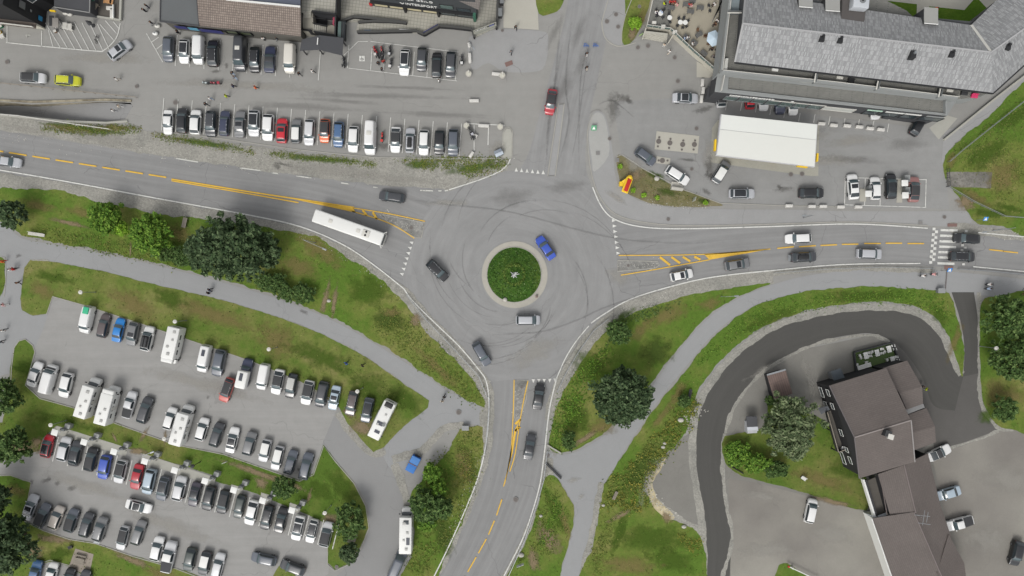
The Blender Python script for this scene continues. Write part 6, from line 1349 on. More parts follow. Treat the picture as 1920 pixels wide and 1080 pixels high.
q = P(889, 69) + d_ * 3.1 + n2; sb.mb('emblem', MB().bar(q + Vector((0, 0, 2.65)), q + d_ * .9 + Vector((0, 0, 2.65)), .03, .36), plain('emblem_blue', (70, 84, 168), .5))
board('banner', 'navy banner on the zigzag wall', (795, 65), (822, 50), .15, 1.15, NAVY, ((.7, .12, OFFW),)); board('banner', 'white banner on the ramp wall', (750, 58.5), (782, 59.5), .55, 1.0, WHITE)
board('banner', 'small blue and white banner on the ramp wall', (685, 60.5), (697, 60.5), .35, 1.0, plain('banner_blue', (40, 120, 176), .5), ((.7, .3, OFFW),)); 
for x, y, l in ((941, 4, 'dark utility box, the nearer the frame top'), (938, 28, 'dark utility box standing beside the concrete pad')):
    o = thing('utility_box', l, 'utility box', P(x, y)); part('casing', box_mesh('casing', (.6, 1.4, 1.3), DARK, .04), o, (0, 0, .65)); part('lid', box_mesh('lid', (.7, 1.5, .08), GREYP), o, (0, 0, 1.34))

# ---------------------------------------------------------------- black gabled building at the upper left
bb = B('black_building', 'tall black timber building with beige base at the top left corner', W(40, 10)); BH = 10.9
ft = [W(85, 53), W(-60, 36), W(-60, -120), W(130, -120), W(101, 12), W(88, 22)]
bb.walls('wall', ft, 0, BH, BLK); e0, e1 = W(85, 53), W(-60, 36); ev = Vector((e1[0] - e0[0], e1[1] - e0[1], 0)); en = Vector((-ev.y, ev.x, 0)).normalized()
if en.y > 0: en = -en
b = MB(); b.bar(Vector((e0[0], e0[1], 1.2)) + en * .12, Vector((e1[0], e1[1], 1.2)) + en * .12, .25, 2.4); bb.mb('base_wall', b, BEIGEW); b = MB(); b.bar(Vector((e0[0], e0[1], 2.5)) + en * .5, Vector((e1[0], e1[1], 2.5)) + en * .5, 1.0, .2); bb.mb('balcony', b, plain('balcony_brown', (108, 98, 90), .8)); b = MB(); b.bar(Vector((e0[0], e0[1], 3.2)) + en * .95, Vector((e1[0], e1[1], 3.2)) + en * .95, .1, .5); bb.mb('balcony_rail', b, OFFW)
bb.slab('roof', [P(2, -2, BH), P(-120, -16, BH), P(-120, -160, BH), P(60, -160, BH)], plain('rose_roof', (138, 116, 114), .8), .2)
w0, w1 = W(88, 22), W(101, 12); bb.window(w0, w1, .0, 1.2, 4.0, 6.2, WINDOW, WHITE, .12)
q0, q1 = W(85.5, 52), W(88.2, 23); qv = Vector((q1[0] - q0[0], q1[1] - q0[1], 0)).normalized(); 
bb.window(q0, q1, .9, 2.4, 5.6, 7.4, plain('grey_pane', (118, 120, 120), .4), BLACKP, .12); bb.window(q0, q1, 1.2, 1.8, 3.9, 4.6, plain('pale_pane', (150, 152, 150), .4), BLACKP, .1); sg = MB(); sg.bar(Vector((q0[0], q0[1], 1.7)) + Vector((.08, 0, 0)) + qv * .7, Vector((q0[0], q0[1], 1.7)) + Vector((.08, 0, 0)) + qv * 1.5, .06, 1.0); bb.mb('wall_sign', sg, plain('cyan_sign', (40, 140, 190), .5))
b = MB(); b.bar(P(94, 20, 3), P(104, 21, 3), .25, .4); bb.mb('awning_sign', b, YELP)
pt = B('patio_annex', 'low dark roofed annex beside the black building', W(135, 5)); pt.walls('wall', [W(103, 14, 3), W(103, -60, 3), W(168, -60, 3), W(167, 22, 3)], 0, 2.9, CLADD); pt.slab('roof', [P(101, 13, 3.1), P(104, -60, 3.1), P(170, -60, 3.1), P(170, 23, 3.1)], FELTD, .16); b = MB(); b.bar(P(170, -40, 3.2), P(168, 24, 3.2), .14, .16); b.bar(P(101, 13, 3.2), P(168, 23.5, 3.2), .14, .16); pt.mb('roof_edge', b, plain('edge_grey', (150, 150, 148), .7))
dk = B('patio_deck', 'grey timber patio deck with low border at the top left', W(200, 15), 'deck'); dk.slab('boards', [P(171, -40, .3), P(170, 28, .3), P(226, 38, .3), P(229, -40, .3)], DECKT, .3, (1, 0, 0)); b = MB(); b.bar(P(229, -40, .35), P(226, 38, .35), .4, .5); b.bar(P(226, 38, .35), P(170, 29, .35), .3, .4); dk.mb('border', b, M['concrete'])

# ---------------------------------------------------------------- petrol station canopy
pc = B('fuel_canopy', 'large white fuel station canopy with yellow corner panels', W(1437, 262), 'canopy'); cz = 5.2
cp = [P(1352, 214, cz), P(1533, 233, cz), P(1528, 313, cz), P(1343, 291, cz)]
pc.slab('fascia', [p + Vector((0, 0, -.02)) for p in cp], plain('fascia_grey', (206, 206, 208), .5), .7)
cc = sum(cp, Vector()) / 4
pc.slab('roof_sheet', [cc + (cp[0] - cc) * .985 + Vector((0, 0, .06)), cc + (cp[1] - cc) * .985 + Vector((0, 0, .06)), cc + (cp[1].lerp(cp[2], .36) - cc) * .985 + Vector((0, 0, .06)), cc + (cp[0].lerp(cp[3], .36) - cc) * .985 + Vector((0, 0, .06))], plain('canopy_white', (232, 234, 228), .6, 0, .05, .3), .07)
pc.slab('roof_sheet', [cc + (cp[0].lerp(cp[3], .372) - cc) * .985 + Vector((0, 0, .06)), cc + (cp[1].lerp(cp[2], .372) - cc) * .985 + Vector((0, 0, .06)), cc + (cp[2] - cc) * .985 + Vector((0, 0, .06)), cc + (cp[3] - cc) * .985 + Vector((0, 0, .06))], plain('canopy_white2', (230, 231, 224), .6, 0, .05, .3), .07)
for u, v in ((.15, .3), (.5, .3), (.85, .3), (.15, .75), (.5, .75), (.85, .75)): q = cp[0].lerp(cp[1], u).lerp(cp[3].lerp(cp[2], u), v); pc.mb('column', MB().box((q.x, q.y, 2.25), (.4, .4, 4.5)), OFFW)
for a, c in ((P(1341, 262, 4.6), P(1340, 283, 4.6)), (P(1494, 311, 4.4), P(1513, 313.5, 4.4)), (P(1532, 288, 4.6), P(1531, 303, 4.6))): pc.mb('yellow_panel', MB().bar(a, c, .3, .7), YELP)
for k, (u, v) in enumerate(((.3, .3), (.68, .3), (.3, .75), (.68, .75))):
    q = cp[0].lerp(cp[1], u).lerp(cp[3].lerp(cp[2], u), v); o = thing('fuel_pump', 'fuel pump under the white canopy, ' + ['north west', 'north east', 'south west', 'south east'][k] + ' one', 'fuel pump', (q.x, q.y, 0), -.1, 'pumps under the canopy'); part('plinth', box_mesh('plinth', (2.6, 1.1, .15), M['concrete']), o, (0, 0, .08)); part('cabinet', box_mesh('cabinet', (.9, .55, 1.7), YELP, .04), o, (0, 0, 1.0)); part('display', box_mesh('display', (.5, .58, .35), BLACKP), o, (0, 0, 1.5))

# ---------------------------------------------------------------- brown roofed guesthouse (lower right)
gh = B('guesthouse', 'black timber guesthouse with dark brown roofs', W(1650, 800)); GE, GR = 6.4, 8.4
NW, NE, RW, RE, SW, SE = P(1557, 722, GE), P(1662, 690, GE), P(1602, 820, GR), P(1708, 788, GR), P(1611, 897, GE), P(1715, 866, GE)
NW = P(1555, 723, 6.6); gh.slab('roof_slope', [NW, NE, RE, RW], BROWNR, .2, RE - RW); gh.slab('roof_slope', [RW, RE, SE, SW], BROWNR, .2, RE - RW)
gh.walls('wall', [W(1560, 726, GE), W(1660, 696, GE), W(1712, 862, GE), W(1613, 892, GE)], 0, GE - .3, BLK)
wb = [W(1558, 727, GE), W(1612, 892, GE)]
gb = MB(); gb.add([(W(1558, 727, GE)[0], W(1558, 727, GE)[1], GE - .4), (W(1612, 892, GE)[0], W(1612, 892, GE)[1], GE - .4), (RW.x + .25, RW.y, GR - .25), (W(1565, 725, GE)[0], W(1565, 725, GE)[1], GE - .4), (W(1618, 890, GE)[0], W(1618, 890, GE)[1], GE - .4), (RW.x + .8, RW.y, GR - .25)], [(0, 1, 2), (5, 4, 3), (0, 2, 5, 3), (1, 4, 5, 2), (0, 3, 4, 1)]); gh.mb('gable', gb, BLK)
b = MB(); b.bar(RW + Vector((0, 0, .05)), RE + Vector((0, 0, .05)), .2, .1); gh.mb('ridge_cap', b, plain('ridge_pale', (150, 142, 138), .8)); b = MB(); b.bar(NW + Vector((0, 0, .02)), RW + Vector((0, 0, .02)), .16, .2); b.bar(RW + Vector((0, 0, .02)), SW + Vector((0, 0, .02)), .16, .2); gh.mb('barge_board', b, plain('barge', (110, 104, 104), .8)); b = MB(); b.bar(SE, RE, .18, .2); gh.mb('barge_board', b, plain('barge2', (150, 146, 144), .8))
wa, wc = W(1612, 892, GE), W(1558, 727, GE)
wa, wc = wc, wa
for t0, t1 in ((.6, 1.9), (3.2, 4.4), (8.2, 9.5), (11.6, 12.6), (13.4, 14.8)):
    gh.window(wa, wc, t0, t1, 3.9, 5.0); 
for t0, t1 in ((.6, 2.6), (3.4, 4.6), (8.0, 9.4), (10.4, 11.4), (13.2, 15.6)): gh.window(wa, wc, t0, t1, .9, 2.2)
# veranda on the west side
vz = 2.6; gh.slab('veranda_floor', [P(1550, 771, vz), P(1567, 768, vz), P(1590, 838, vz), P(1571, 846, vz)], DECKT, .16, (P(1590, 838, vz) - P(1567, 768, vz)))
b = MB(); vv = [P(1549, 772, vz + .5), P(1570, 847, vz + .5), P(1590, 839, vz + .5)]
for a, c in zip(vv, vv[1:]): b.bar(a, c, .1, .95)
gh.mb('veranda_rail', b, BLK); b = MB()
for a, c in zip(vv, vv[1:]): b.bar(a + Vector((0, 0, .5)), c + Vector((0, 0, .5)), .16, .07)
gh.mb('veranda_cap', b, WOOD); b = MB()
for x, y in ((1550, 772), (1560, 808), (1570, 846)): p = P(x, y, vz); b.box((p.x, p.y, vz / 2), (.18, .18, vz))
gh.mb('veranda_post', b, BLK); gh.slab('porch_roof', [P(1534, 766, 2.6), P(1552, 761, 3.0), P(1556, 768, 3.0), P(1540, 777, 2.6)], plain('porch_slate', (96, 99, 104), .7), .1)
for (x, y), s_ in (((1567, 775), (.9, .5, .5)), ((1586, 842), (1.6, .6, .4))): p = P(x, y, 3); gh.mb('bench_box', MB().box((p.x, p.y, vz + .3), s_, -.3), WHITE)
# dormer wings on the east
def gable(nm, c1, c2, c3, c4, r1, r2, ze, zr, mat=BROWNR, wall=BLK):
    p1, p2, p3, p4 = [P(*c, ze) for c in (c1, c2, c3, c4)]; q1, q2 = P(*r1, zr), P(*r2, zr)
    gh.slab('roof_slope', [p1, p2, q2, q1], mat, .18, q2 - q1); gh.slab('roof_slope', [q1, q2, p3, p4], mat, .18, q2 - q1); cx = sum(((p1 + p2 + p3 + p4) / 4)[:2]) ; ce = (p1 + p2 + p3 + p4) / 4
    gh.walls('wall', [((p - ce) * .95 + ce)[:2] for p in (p1, p2, p3, p4)], 0, ze - .2, wall)
gable('n', (1655, 690), (1701, 676), (1731, 757), (1700, 768), (1686, 737), (1729, 725), 4.6, 5.6)
gable('m', (1704, 777), (1737, 765), (1755, 829), (1712, 845), (1706, 812), (1753, 800), 4.4, 5.2)
gh.slab('flat_link_roof', [P(1697, 768, 4.3), P(1731, 757, 4.3), P(1734, 764, 4.3), P(1702, 777, 4.3)], plain('link_felt', (134, 134, 134), .8), .3)
# long south wings
wz, wr = 4.2, 5.6
S1 = [P(1646, 889, wz + .3), P(1669, 966, wz + .3), P(1717, 962, wr), P(1695, 872, wr)]; gh.slab('roof_slope', S1, BROWNR, .18, S1[2] - S1[3]); S2 = [P(1695, 872, wr), P(1717, 962, wr), P(1764, 950, wz), P(1740, 850, wz)]; gh.slab('roof_slope', S2, BROWNR, .18, S2[1] - S2[0])
T1 = [P(1636, 972, wz), P(1684, 1110, wz), P(1778, 1110, wr), P(1713, 960, wr)]; gh.slab('roof_slope', T1, BROWNR, .18, T1[2] - T1[3]); T2 = [P(1713, 960, wr), P(1778, 1110, wr), P(1818, 1110, wz), P(1764, 948, wz)]; gh.slab('roof_slope', T2, BROWNR, .18, T2[1] - T2[0])
gh.slab('roof_slope', [P(1757, 1074, wr + .05), P(1779, 1002, wz + .3), P(1808, 1056, wz - .2)], BROWNR, .15); gh.slab('roof_slope', [P(1757, 1074, wr + .05), P(1808, 1056, wz - .2), P(1815, 1110, wz - .2), P(1772, 1120, wr)], BROWNR, .15)
gh.walls('wall', [W(1646, 889, wz), W(1666, 962, wz), W(1760, 945, wz), W(1738, 852, wz)], 0, wz - .2, BLK); gh.walls('wall', [W(1640, 974, wz), W(1686, 1110, wz), W(1812, 1110, wz), W(1762, 952, wz)], 0, wz - .2, plain('white_wall', (224, 224, 218), .8))
b = MB(); b.bar(S1[3] + Vector((0, 0, .05)), S1[2] + Vector((0, 0, .05)), .16, .08); b.bar(T1[3] + Vector((0, 0, .05)), T1[2] + Vector((0, 0, .05)), .16, .08); gh.mb('ridge_cap', b, plain('ridge_pale2', (128, 118, 116), .8)); b = MB(); b.bar(P(1634, 972, wz), P(1682, 1112, wz), .14, .2); gh.mb('gutter', b, WHITE)
gh.slab('balcony_floor', [P(1624, 902, 2.8), P(1646, 893, 2.8), P(1664, 962, 2.8), P(1644, 970, 2.8)], DECKT, .2, (P(1664, 962, 2.8) - P(1646, 893, 2.8))); b = MB(); b.bar(P(1617, 898, 3.1), P(1640, 972, 3.1), .3, .9); gh.mb('balcony_rail', b, WHITE); b = MB(); b.bar(P(1622, 899, 3.2), P(1644, 972, 3.2), .22, .8); gh.mb('balcony_lining', b, DARK); gh.slab('balcony_roof', [P(1621, 962, 3.6), P(1641, 969, 3.6), P(1662, 961, 3.6), P(1663, 968, 3.6), P(1640, 971, 3.6)], plain('pale_metal', (190, 194, 198), .5), .1)
b = MB(); b.bar(P(1650, 889, 4.5), P(1663, 965, 4.5), .12, .1); gh.mb('gutter', b, plain('gutter_br', (110, 100, 96), .7))
ch = P(1662, 812, 8.6); cho = gh.mb('chimney', MB().box((ch.x, ch.y, 8.2), (1.1, 1.1, 2.2), -.3), DARK); cq = P(1672, 824, 9.2); MB().box((ch.x + .35, ch.y - .5, 9.2), (1.0, .9, .5), -.3).build('chimney_cap', OFFW, cho); MB().box((ch.x - .9, ch.y - .1, 7.75), (1.3, 1.5, .4), -.3).build('flashing', plain('flashing', (66, 74, 76), .7), cho)
an = thing('aerial', 'pale television aerial on the ridge of the long wing', 'aerial', P(1717, 964, 5.6)); an_b = MB(); an_b.bar((0, 0, 0), (0, 0, 1.8), .06); part('mast', an_b.mesh('mast', STEEL), an)
for k, (a, c) in enumerate((((-1.2, .4, 1.6), (1.6, .1, 1.6)), ((.2, -1.4, 1.7), (.6, 1.2, 1.7)), ((-.4, -1.1, 1.4), (1.8, -1.4, 1.4)), ((.9, -.9, 1.7), (1.2, .9, 1.7)))): part('element', MB().bar(a, c, .07).mesh('element', STEEL), an)
# small outbuildings
sh = B('shed', 'brown roofed shed with metal ridge by the curved drive', W(1460, 720), 'shed'); sh.walls('wall', [W(1441, 704, 2.4), W(1471, 696, 2.4), W(1482, 738, 2.4), W(1452, 748, 2.4)], 0, 2.3, BLK); sh.slab('roof', [P(1438, 703, 2.7), P(1473, 693, 2.7), P(1486, 738, 2.4), P(1452, 750, 2.4)], tile_mat('rust_roof', (114, 98, 92), (124, 106, 98), .4, 3, (100, 86, 82), .06), .14); b = MB(); b.bar(P(1438, 703, 2.8), P(1473, 693, 2.8), .3, .12); sh.mb('ridge', b, STEEL)
s2 = B('glass_porch', 'small grey glass roofed porch north of the guesthouse', W(1570, 700), 'porch'); s2.walls('wall', [W(1562, 700, 2.3), W(1578, 695, 2.3), W(1583, 712, 2.3), W(1567, 718, 2.3)], 0, 2.2, GREYP); s2.slab('roof', [P(1558, 697, 2.4), P(1576, 690, 2.6), P(1584, 708, 2.6), P(1565, 718, 2.4)], plain('porch_glass', (104, 112, 118), .3), .08)
s3 = B('shed', 'small dark roofed hut with pale front beside the bushes', W(1410, 800), 'shed'); s3.walls('wall', [W(1402, 792, 1.8), W(1420, 790, 1.8), W(1420, 812, 1.8), W(1402, 813, 1.8)], 0, 1.7, plain('hut_grey', (188, 190, 192), .7)); s3.slab('roof', [P(1399, 781, 2.3), P(1419, 781, 2.3), P(1421, 800, 2.0), P(1401, 801, 2.0)], FELTD, .1); s3.slab('roof', [P(1401, 801, 2.0), P(1421, 800, 2.0), P(1422, 808, 1.6), P(1402, 809, 1.6)], plain('hut_pale', (190, 194, 200), .6), .1)
# guest terrace of artificial turf
gt = B('garden_terrace', 'green turf dining terrace behind a dark planter fence', W(1640, 670), 'terrace'); q = [P(1599, 660, .4), P(1670, 642, .4), P(1684, 678, .4), P(1604, 700, .4)]; gt.slab('turf', q, plain('turf_green', (98, 120, 72), .95, 0, .15, 3), .3)
for a, c in zip(q, q[1:] + q[:1]): gt.mb('planter_fence', MB().bar(a.lerp(c, .01) + Vector((0, 0, .35)), a.lerp(c, .99) + Vector((0, 0, .35)), .2, .7), DARK)
# ================================================================== TREES AND BUSHES
def crown_pts(n, Rx, Ry, Rz, cz, seed, clumps, ragged_=.25, fill=.55):
    r = np.random.default_rng(seed); d = r.normal(size=(clumps, 3)); d /= np.linalg.norm(d, axis=1, keepdims=True); d[:, 2] = np.where(d[:, 2] < -.35, -d[:, 2], d[:, 2])
    rad = (fill + (1 - fill) * r.random((clumps, 1)) ** .5) * (1 + ragged_ * r.normal(size=(clumps, 1)) * .5)
    c = d * rad * np.array([Rx, Ry, Rz]) * .86; rc = (.08 + .11 * r.random(clumps)) * min(Rx, Ry)
    k = r.integers(0, clumps, n); o = r.normal(size=(n, 3)); o /= np.linalg.norm(o, axis=1, keepdims=True); o *= (r.random((n, 1)) ** .4)
    p = c[k] + o * rc[k][:, None] * np.array([1, 1, .8]); p[:, 2] += cz; return p[p[:, 2] > .1]
def tree(px, py, r, h, mat, label, seed, n=3200, leaf=.26, name='tree', group=None, ry=None, up=.9, clumps=None, rag=.25, cat='tree'):
    x, y = W(px, py, h * .6); rx = r * .1 * (H - h * .6) / H; ry_ = (ry or r) * .1 * (H - h * .6) / H
    t = thing(name, label, cat, (x, y, 0), 0, group); rr = random.Random(seed)
    b = MB(); tr = max(.07, h * .022); b.cone((0, 0, 0), (0, 0, h * .5), tr, tr * .65, 9)
    for k in range(8):
        a = k * .785 + rr.random() * .5; z = h * (.2 + .35 * rr.random()); q = Vector((rx * .65 * math.cos(a), ry_ * .65 * math.sin(a), h * (.5 + .25 * rr.random()))); m_ = Vector((q.x * .45, q.y * .45, (z + q.z) * .52)); b.cone((0, 0, z), m_, tr * .5, tr * .35, 6); b.cone(m_, q, tr * .35, tr * .1, 6)
    b.cone((0, 0, h * .5), (0, 0, h * .88), tr * .65, tr * .12, 8)
    b.build('trunk' if cat == 'tree' else 'stems', BARK, t)
    P_ = crown_pts(n, rx, ry_, h * .45, h * .56, seed, clumps or int(60 + r * 3), rag)
    if rag >= .45:
        sp_ = []; q = random.Random(seed)
        for _ in range(26):
            a = q.uniform(0, 6.283); r0 = q.uniform(.7, .85); r1 = q.uniform(.98, 1.18)
            for k in range(34): f_ = r0 + (r1 - r0) * k / 34; sp_.append((rx * f_ * math.cos(a) + q.gauss(0, .16), ry_ * f_ * math.sin(a) + q.gauss(0, .16), h * q.uniform(.42, .6)))
        P_ = np.vstack([P_, np.array(sp_)])
    leaves('crown', P_, leaf * (.6 + .8 * np.random.default_rng(seed).random(len(P_))), mat, up, t); return t
tree(438, 466, 72, 10, LEAF_D, 'largest dark green tree beside the coach, its ragged crown reaching the path', 11, 9500, .36, clumps=330, rag=.45, up=.7, ry=58)
tree(382, 470, 34, 7, LEAF_D, 'dark ragged tree joined to the west flank of the largest dark tree', 12, 2600, .34, rag=.45, up=.7)
tree(490, 470, 30, 6.5, LEAF_D, 'dark ragged tree joined to the east flank of the largest dark tree', 13, 2400, .34, rag=.45, up=.7)
tree(1168, 744, 57, 9, LEAF_D, 'round dark green tree overhanging the footpath east of the southern road', 14, 9500, .34, clumps=340, rag=.22, up=.7)
tree(199, 408, 33, 6, LEAF_B, 'bright green tree, the western of the pair by the main road', 15, 3400, .3, group='bright green trees by the main road')
tree(281, 440, 41, 6.5, LEAF_B, 'broad bright green tree beside a narrow trodden path', 16, 4600, .3, group='bright green trees by the main road')
tree(229, 428, 15, 4, LEAF_L, 'small yellow green tree between two larger bright green trees', 17, 900, .24)
tree(22, 402, 27, 6, LEAF_D, 'dark green tree at the left edge below the main road', 18, 2600, .3)
tree(1482, 802, 54, 8, LEAF_G, 'grey green loose crowned tree west of the black guesthouse', 19, 8500, .3, ry=64, rag=.3)
tree(1895, 596, 46, 7, LEAF_M, 'broad green tree at the right edge near the cyclists', 20, 4600, .3, rag=.4); tree(1902, 672, 42, 7, LEAF_M, 'broad green tree at the right edge below another of its kind', 21, 4000, .3, rag=.4)
tree(1882, 766, 26, 4, LEAF_M, 'small dark green tree at the south end of the right hand lawn', 22, 1800, .26)
tree(6, 745, 36, 7, LEAF_M, 'green tree at the left edge beside the first white saloon', 23, 2900, .3); tree(24, 836, 35, 6.5, LEAF_M, 'green tree at the left edge beside the red car', 24, 3400, .3)
tree(10, 1020, 54, 9, LEAF_D, 'big dark tree filling the bottom left corner', 25, 6500, .36, rag=.4); tree(-14, 930, 30, 8, LEAF_D, 'dark tree cut by the left edge above the corner lamp', 26, 3000, .36)
tree(812, 888, 20, 4.5, LEAF_B, 'bright bushy tree next to the blue skip', 27, 1500, .28, group='bushy trees along the exit road'); tree(822, 916, 17, 5, LEAF_B, 'small bright bushy tree in the middle of the exit road clump', 28, 1200, .28, group='bushy trees along the exit road')
tree(798, 948, 34, 6.5, LEAF_M, 'mid green bushy tree overhanging the white motorhome cab', 29, 3600, .3, group='bushy trees along the exit road'); tree(826, 950, 26, 6, LEAF_M, 'mid green bushy tree on the road side of the exit clump', 30, 2400, .3, group='bushy trees along the exit road'); tree(802, 980, 17, 5, LEAF_B, 'bright bushy tree at the south end of the exit clump', 31, 1100, .28, group='bushy trees along the exit road')
tree(532, 914, 24, 4.5, LEAF_M, 'small dark tree on the grass above the charging row', 32, 1700, .28); tree(655, 978, 30, 5, LEAF_M, 'green tree at the east end of the charging row', 33, 2500, .28, ry=38); tree(655, 1037, 20, 4, LEAF_D, 'compact dark tree near the drain at the island tip', 34, 1500, .26)
tree(1160, 622, 25, 4, LEAF_M, 'grey green shrub beside the roadside on the eastern bank', 35, 1800, .26, 'shrub', cat='shrub'); tree(1067, 826, 14, 3, LEAF_M, 'tall narrow shrub next to the footpath junction', 36, 900, .26, 'shrub', cat='shrub', ry=22)
tree(1191, 43, 13, 2.2, LEAF_L, 'round lime green bush on the grass below the cafe terrace', 37, 1100, .2, 'shrub', cat='shrub')
tree(1385, 850, 28, 2.5, LEAF_B, 'bright green shrub at the bend of the black drive', 38, 1900, .26, 'shrub', cat='shrub'); tree(1420, 870, 32, 3, LEAF_B, 'bright green spreading shrub southwest of the grey green tree', 39, 2200, .26, 'shrub', cat='shrub', ry=20); tree(1455, 880, 26, 3, LEAF_M, 'darker spreading shrub under the grey green tree', 40, 1600, .26, 'shrub', cat='shrub', ry=18); tree(1443, 750, 10, 2.5, LEAF_M, 'small green shrub at the corner of the brown shed', 41, 500, .24, 'shrub', cat='shrub')
tree(1283, 752, 13, 2.2, LEAF_M, 'dark shrub by the stones on the drive bank', 42, 700, .26, 'shrub', cat='shrub')
for k, (x, y, rx, ry, l) in enumerate(((320, 475, 34, 16, 'dark hedge shrub between the bright trees and the dark tree'), (510, 530, 34, 20, 'dark hedge shrub southeast of the largest dark tree'), (556, 550, 44, 20, 'long dark green hedge shrub ending at the trodden tracks'), (345, 486, 26, 14, 'low hedge shrub touching the dark tree by the path'))): tree(x, y, rx, 2.2, LEAF_M, l, 50 + k, 2400, .24, 'shrub', cat='shrub', ry=ry)
for k, (x, y) in enumerate(((1163, 312), (1187, 357), (1207, 366), (1232, 371), (1323, 380))): tree(x, y, 5, .7, LEAF_L, ['lime tuft plant at the top of the planting bed', 'pale lime plant at the foot of the yellow totem', 'lime plant on the lower edge of the bed, west of its twin', 'lime plant on the lower edge of the bed, east of its twin', 'lime plant at the pointed east end of the bed'][k], 60 + k, 160, .16, 'bedding_plant', cat='plant')

# ================================================================== PEOPLE
def skin_mesh(name, joints, bones, sub=1):
    me = bpy.data.meshes.new(name); me.from_pydata([j[0] for j in joints], bones, []); o = bpy.data.objects.new(name, me); COL.objects.link(o)
    m = o.modifiers.new('s', 'SKIN'); m.use_smooth_shade = True; sv = me.skin_vertices[0].data
    for k, j in enumerate(joints): sv[k].radius = (j[1], j[2] if len(j) > 2 else j[1]); sv[k].use_root = (k == 0)
    s = o.modifiers.new('d', 'SUBSURF'); s.levels = s.render_levels = sub
    dg = bpy.context.evaluated_depsgraph_get(); r = bpy.data.meshes.new_from_object(o.evaluated_get(dg)); bpy.data.objects.remove(o); r.name = name; r.materials.clear(); r.polygons.foreach_set('use_smooth', [True] * len(r.polygons)); return r
def pose(kind):
    # joints of a 1.75 m adult facing +x
    hip, kn, an, sho, el, wr = {}, {}, {}, {}, {}, {}
    zp = .95; lean = 0
    if kind == 'stand': L = [((0, .1, .93), (.02, .11, .5), (0, .11, .07), (.17, .12, .03)), ((0, -.1, .93), (0, -.11, .5), (-.02, -.11, .07), (.15, -.12, .03))]; Ar = [((0, .2, 1.42), (-.03, .27, 1.14), (.06, .26, .9)), ((0, -.2, 1.42), (-.03, -.27, 1.14), (.1, -.24, .92))]
    elif kind == 'walk': L = [((0, .1, .93), (.2, .11, .52), (.3, .11, .08), (.46, .11, .05)), ((0, -.1, .93), (-.06, -.11, .5), (-.34, -.11, .14), (-.22, -.11, .03))]; Ar = [((0, .2, 1.42), (-.16, .27, 1.15), (-.2, .25, .92)), ((0, -.2, 1.42), (.12, -.27, 1.15), (.3, -.24, 1.0))]
    elif kind == 'sit': zp = .52; L = [((0, .1, .5), (.44, .13, .52), (.44, .13, .08), (.6, .13, .04)), ((0, -.1, .5), (.44, -.13, .52), (.42, -.13, .08), (.58, -.13, .04))]; Ar = [((.02, .2, .98), (.05, .28, .72), (.3, .2, .68)), ((.02, -.2, .98), (.05, -.28, .72), (.3, -.2, .68))]
    else: zp = .98; lean = .3; L = [((0, .09, .95), (.36, .11, .78), (.2, .12, .36), (.34, .12, .33)), ((0, -.09, .95), (.3, -.11, .62), (.12, -.12, .2), (.27, -.12, .17))]; Ar = [((.3, .19, 1.36), (.46, .25, 1.14), (.66, .22, 1.04)), ((.3, -.19, 1.36), (.46, -.25, 1.14), (.66, -.22, 1.04))]
    dz = zp - .95; sp = [(lean * t, 0, zp + t * (.5 if kind != 'ride' else .42)) for t in (0, .45, .9)]; nk = (lean * 1.05, 0, sp[2][2] + .1); hd = (lean * 1.15 + .02, 0, sp[2][2] + .24); top = (lean * 1.15 + .01, 0, sp[2][2] + .35)
    J = [(sp[0], .15, .11), (sp[1], .14, .1), (sp[2], .17, .1), (nk, .055), (hd, .088, .1), (top, .06)]; Bn = [(0, 1), (1, 2), (2, 3), (3, 4), (4, 5)]
    for (h, k, a, t), (s, e, w) in zip(L, Ar):
        i = len(J); J += [(h, .095), (k, .062), (a, .045), (t, .04)]; Bn += [(0, i), (i, i + 1), (i + 1, i + 2), (i + 2, i + 3)]
        i = len(J); hx = tuple(w[c] + (w[c] - e[c]) * .35 for c in range(3)); J += [(s, .062), (e, .045), (w, .034), (hx, .03)]; Bn += [(2, i), (i, i + 1), (i + 1, i + 2), (i + 2, i + 3)]
    body = skin_mesh('body', J, Bn); body.materials.append(SKIN)
    # clothes: the body surface itself, sorted by nearest bone and let out a little
    seg = []
    for n_, (a, b_) in enumerate(Bn):
        ka = 'h' if a in (2, 3, 4) and b_ in (3, 4, 5) else 't'
        if n_ >= 5: q = (n_ - 5) % 8; ka = ('l', 'l', 'l', 'f', 'j', 'j', 'j', 'n')[q]
        seg.append((Vector(J[a][0]), Vector(J[b_][0]), ka))
    def near(p):
        best = None
        for a, b_, k_ in seg:
            d = b_ - a; t = max(0, min(1, (p - a).dot(d) / max(d.length_squared, 1e-9))); e = (p - a - d * t).length
            if best is None or e < best[0]: best = (e, k_, t)
        return best
    pick = dict(j=[], l=[])
    for f in body.polygons:
        e, k_, t = near(f.center); w_ = f.center.z < zp + .02 and kind != 'sit'
        if k_ == 't': pick['l' if f.center.z < zp + .03 else 'j'].append(f)
        elif k_ in pick: pick[k_].append(f)
    def cloth(nm, fs, off):
        ids = sorted({v for f in fs for v in f.vertices}); mp = {v: i for i, v in enumerate(ids)}; me = bpy.data.meshes.new(nm)
        me.from_pydata([tuple(body.vertices[v].co + body.vertices[v].normal * off) for v in ids], [], [tuple(mp[v] for v in f.vertices) for f in fs]); me.update(); me.materials.append(CLOTH); me.polygons.foreach_set('use_smooth', [True] * len(me.polygons)); return me
    top_ = cloth('jacket', pick['j'], .03); tr = cloth('trousers', pick['l'], .022)
    sb = MB()
    for h, k, a, t in L: m_ = [(a[c] + t[c]) / 2 for c in range(3)]; sb.ball((m_[0], m_[1], m_[2] + .005), .14, (1.0, .42, .42), 8, 5)
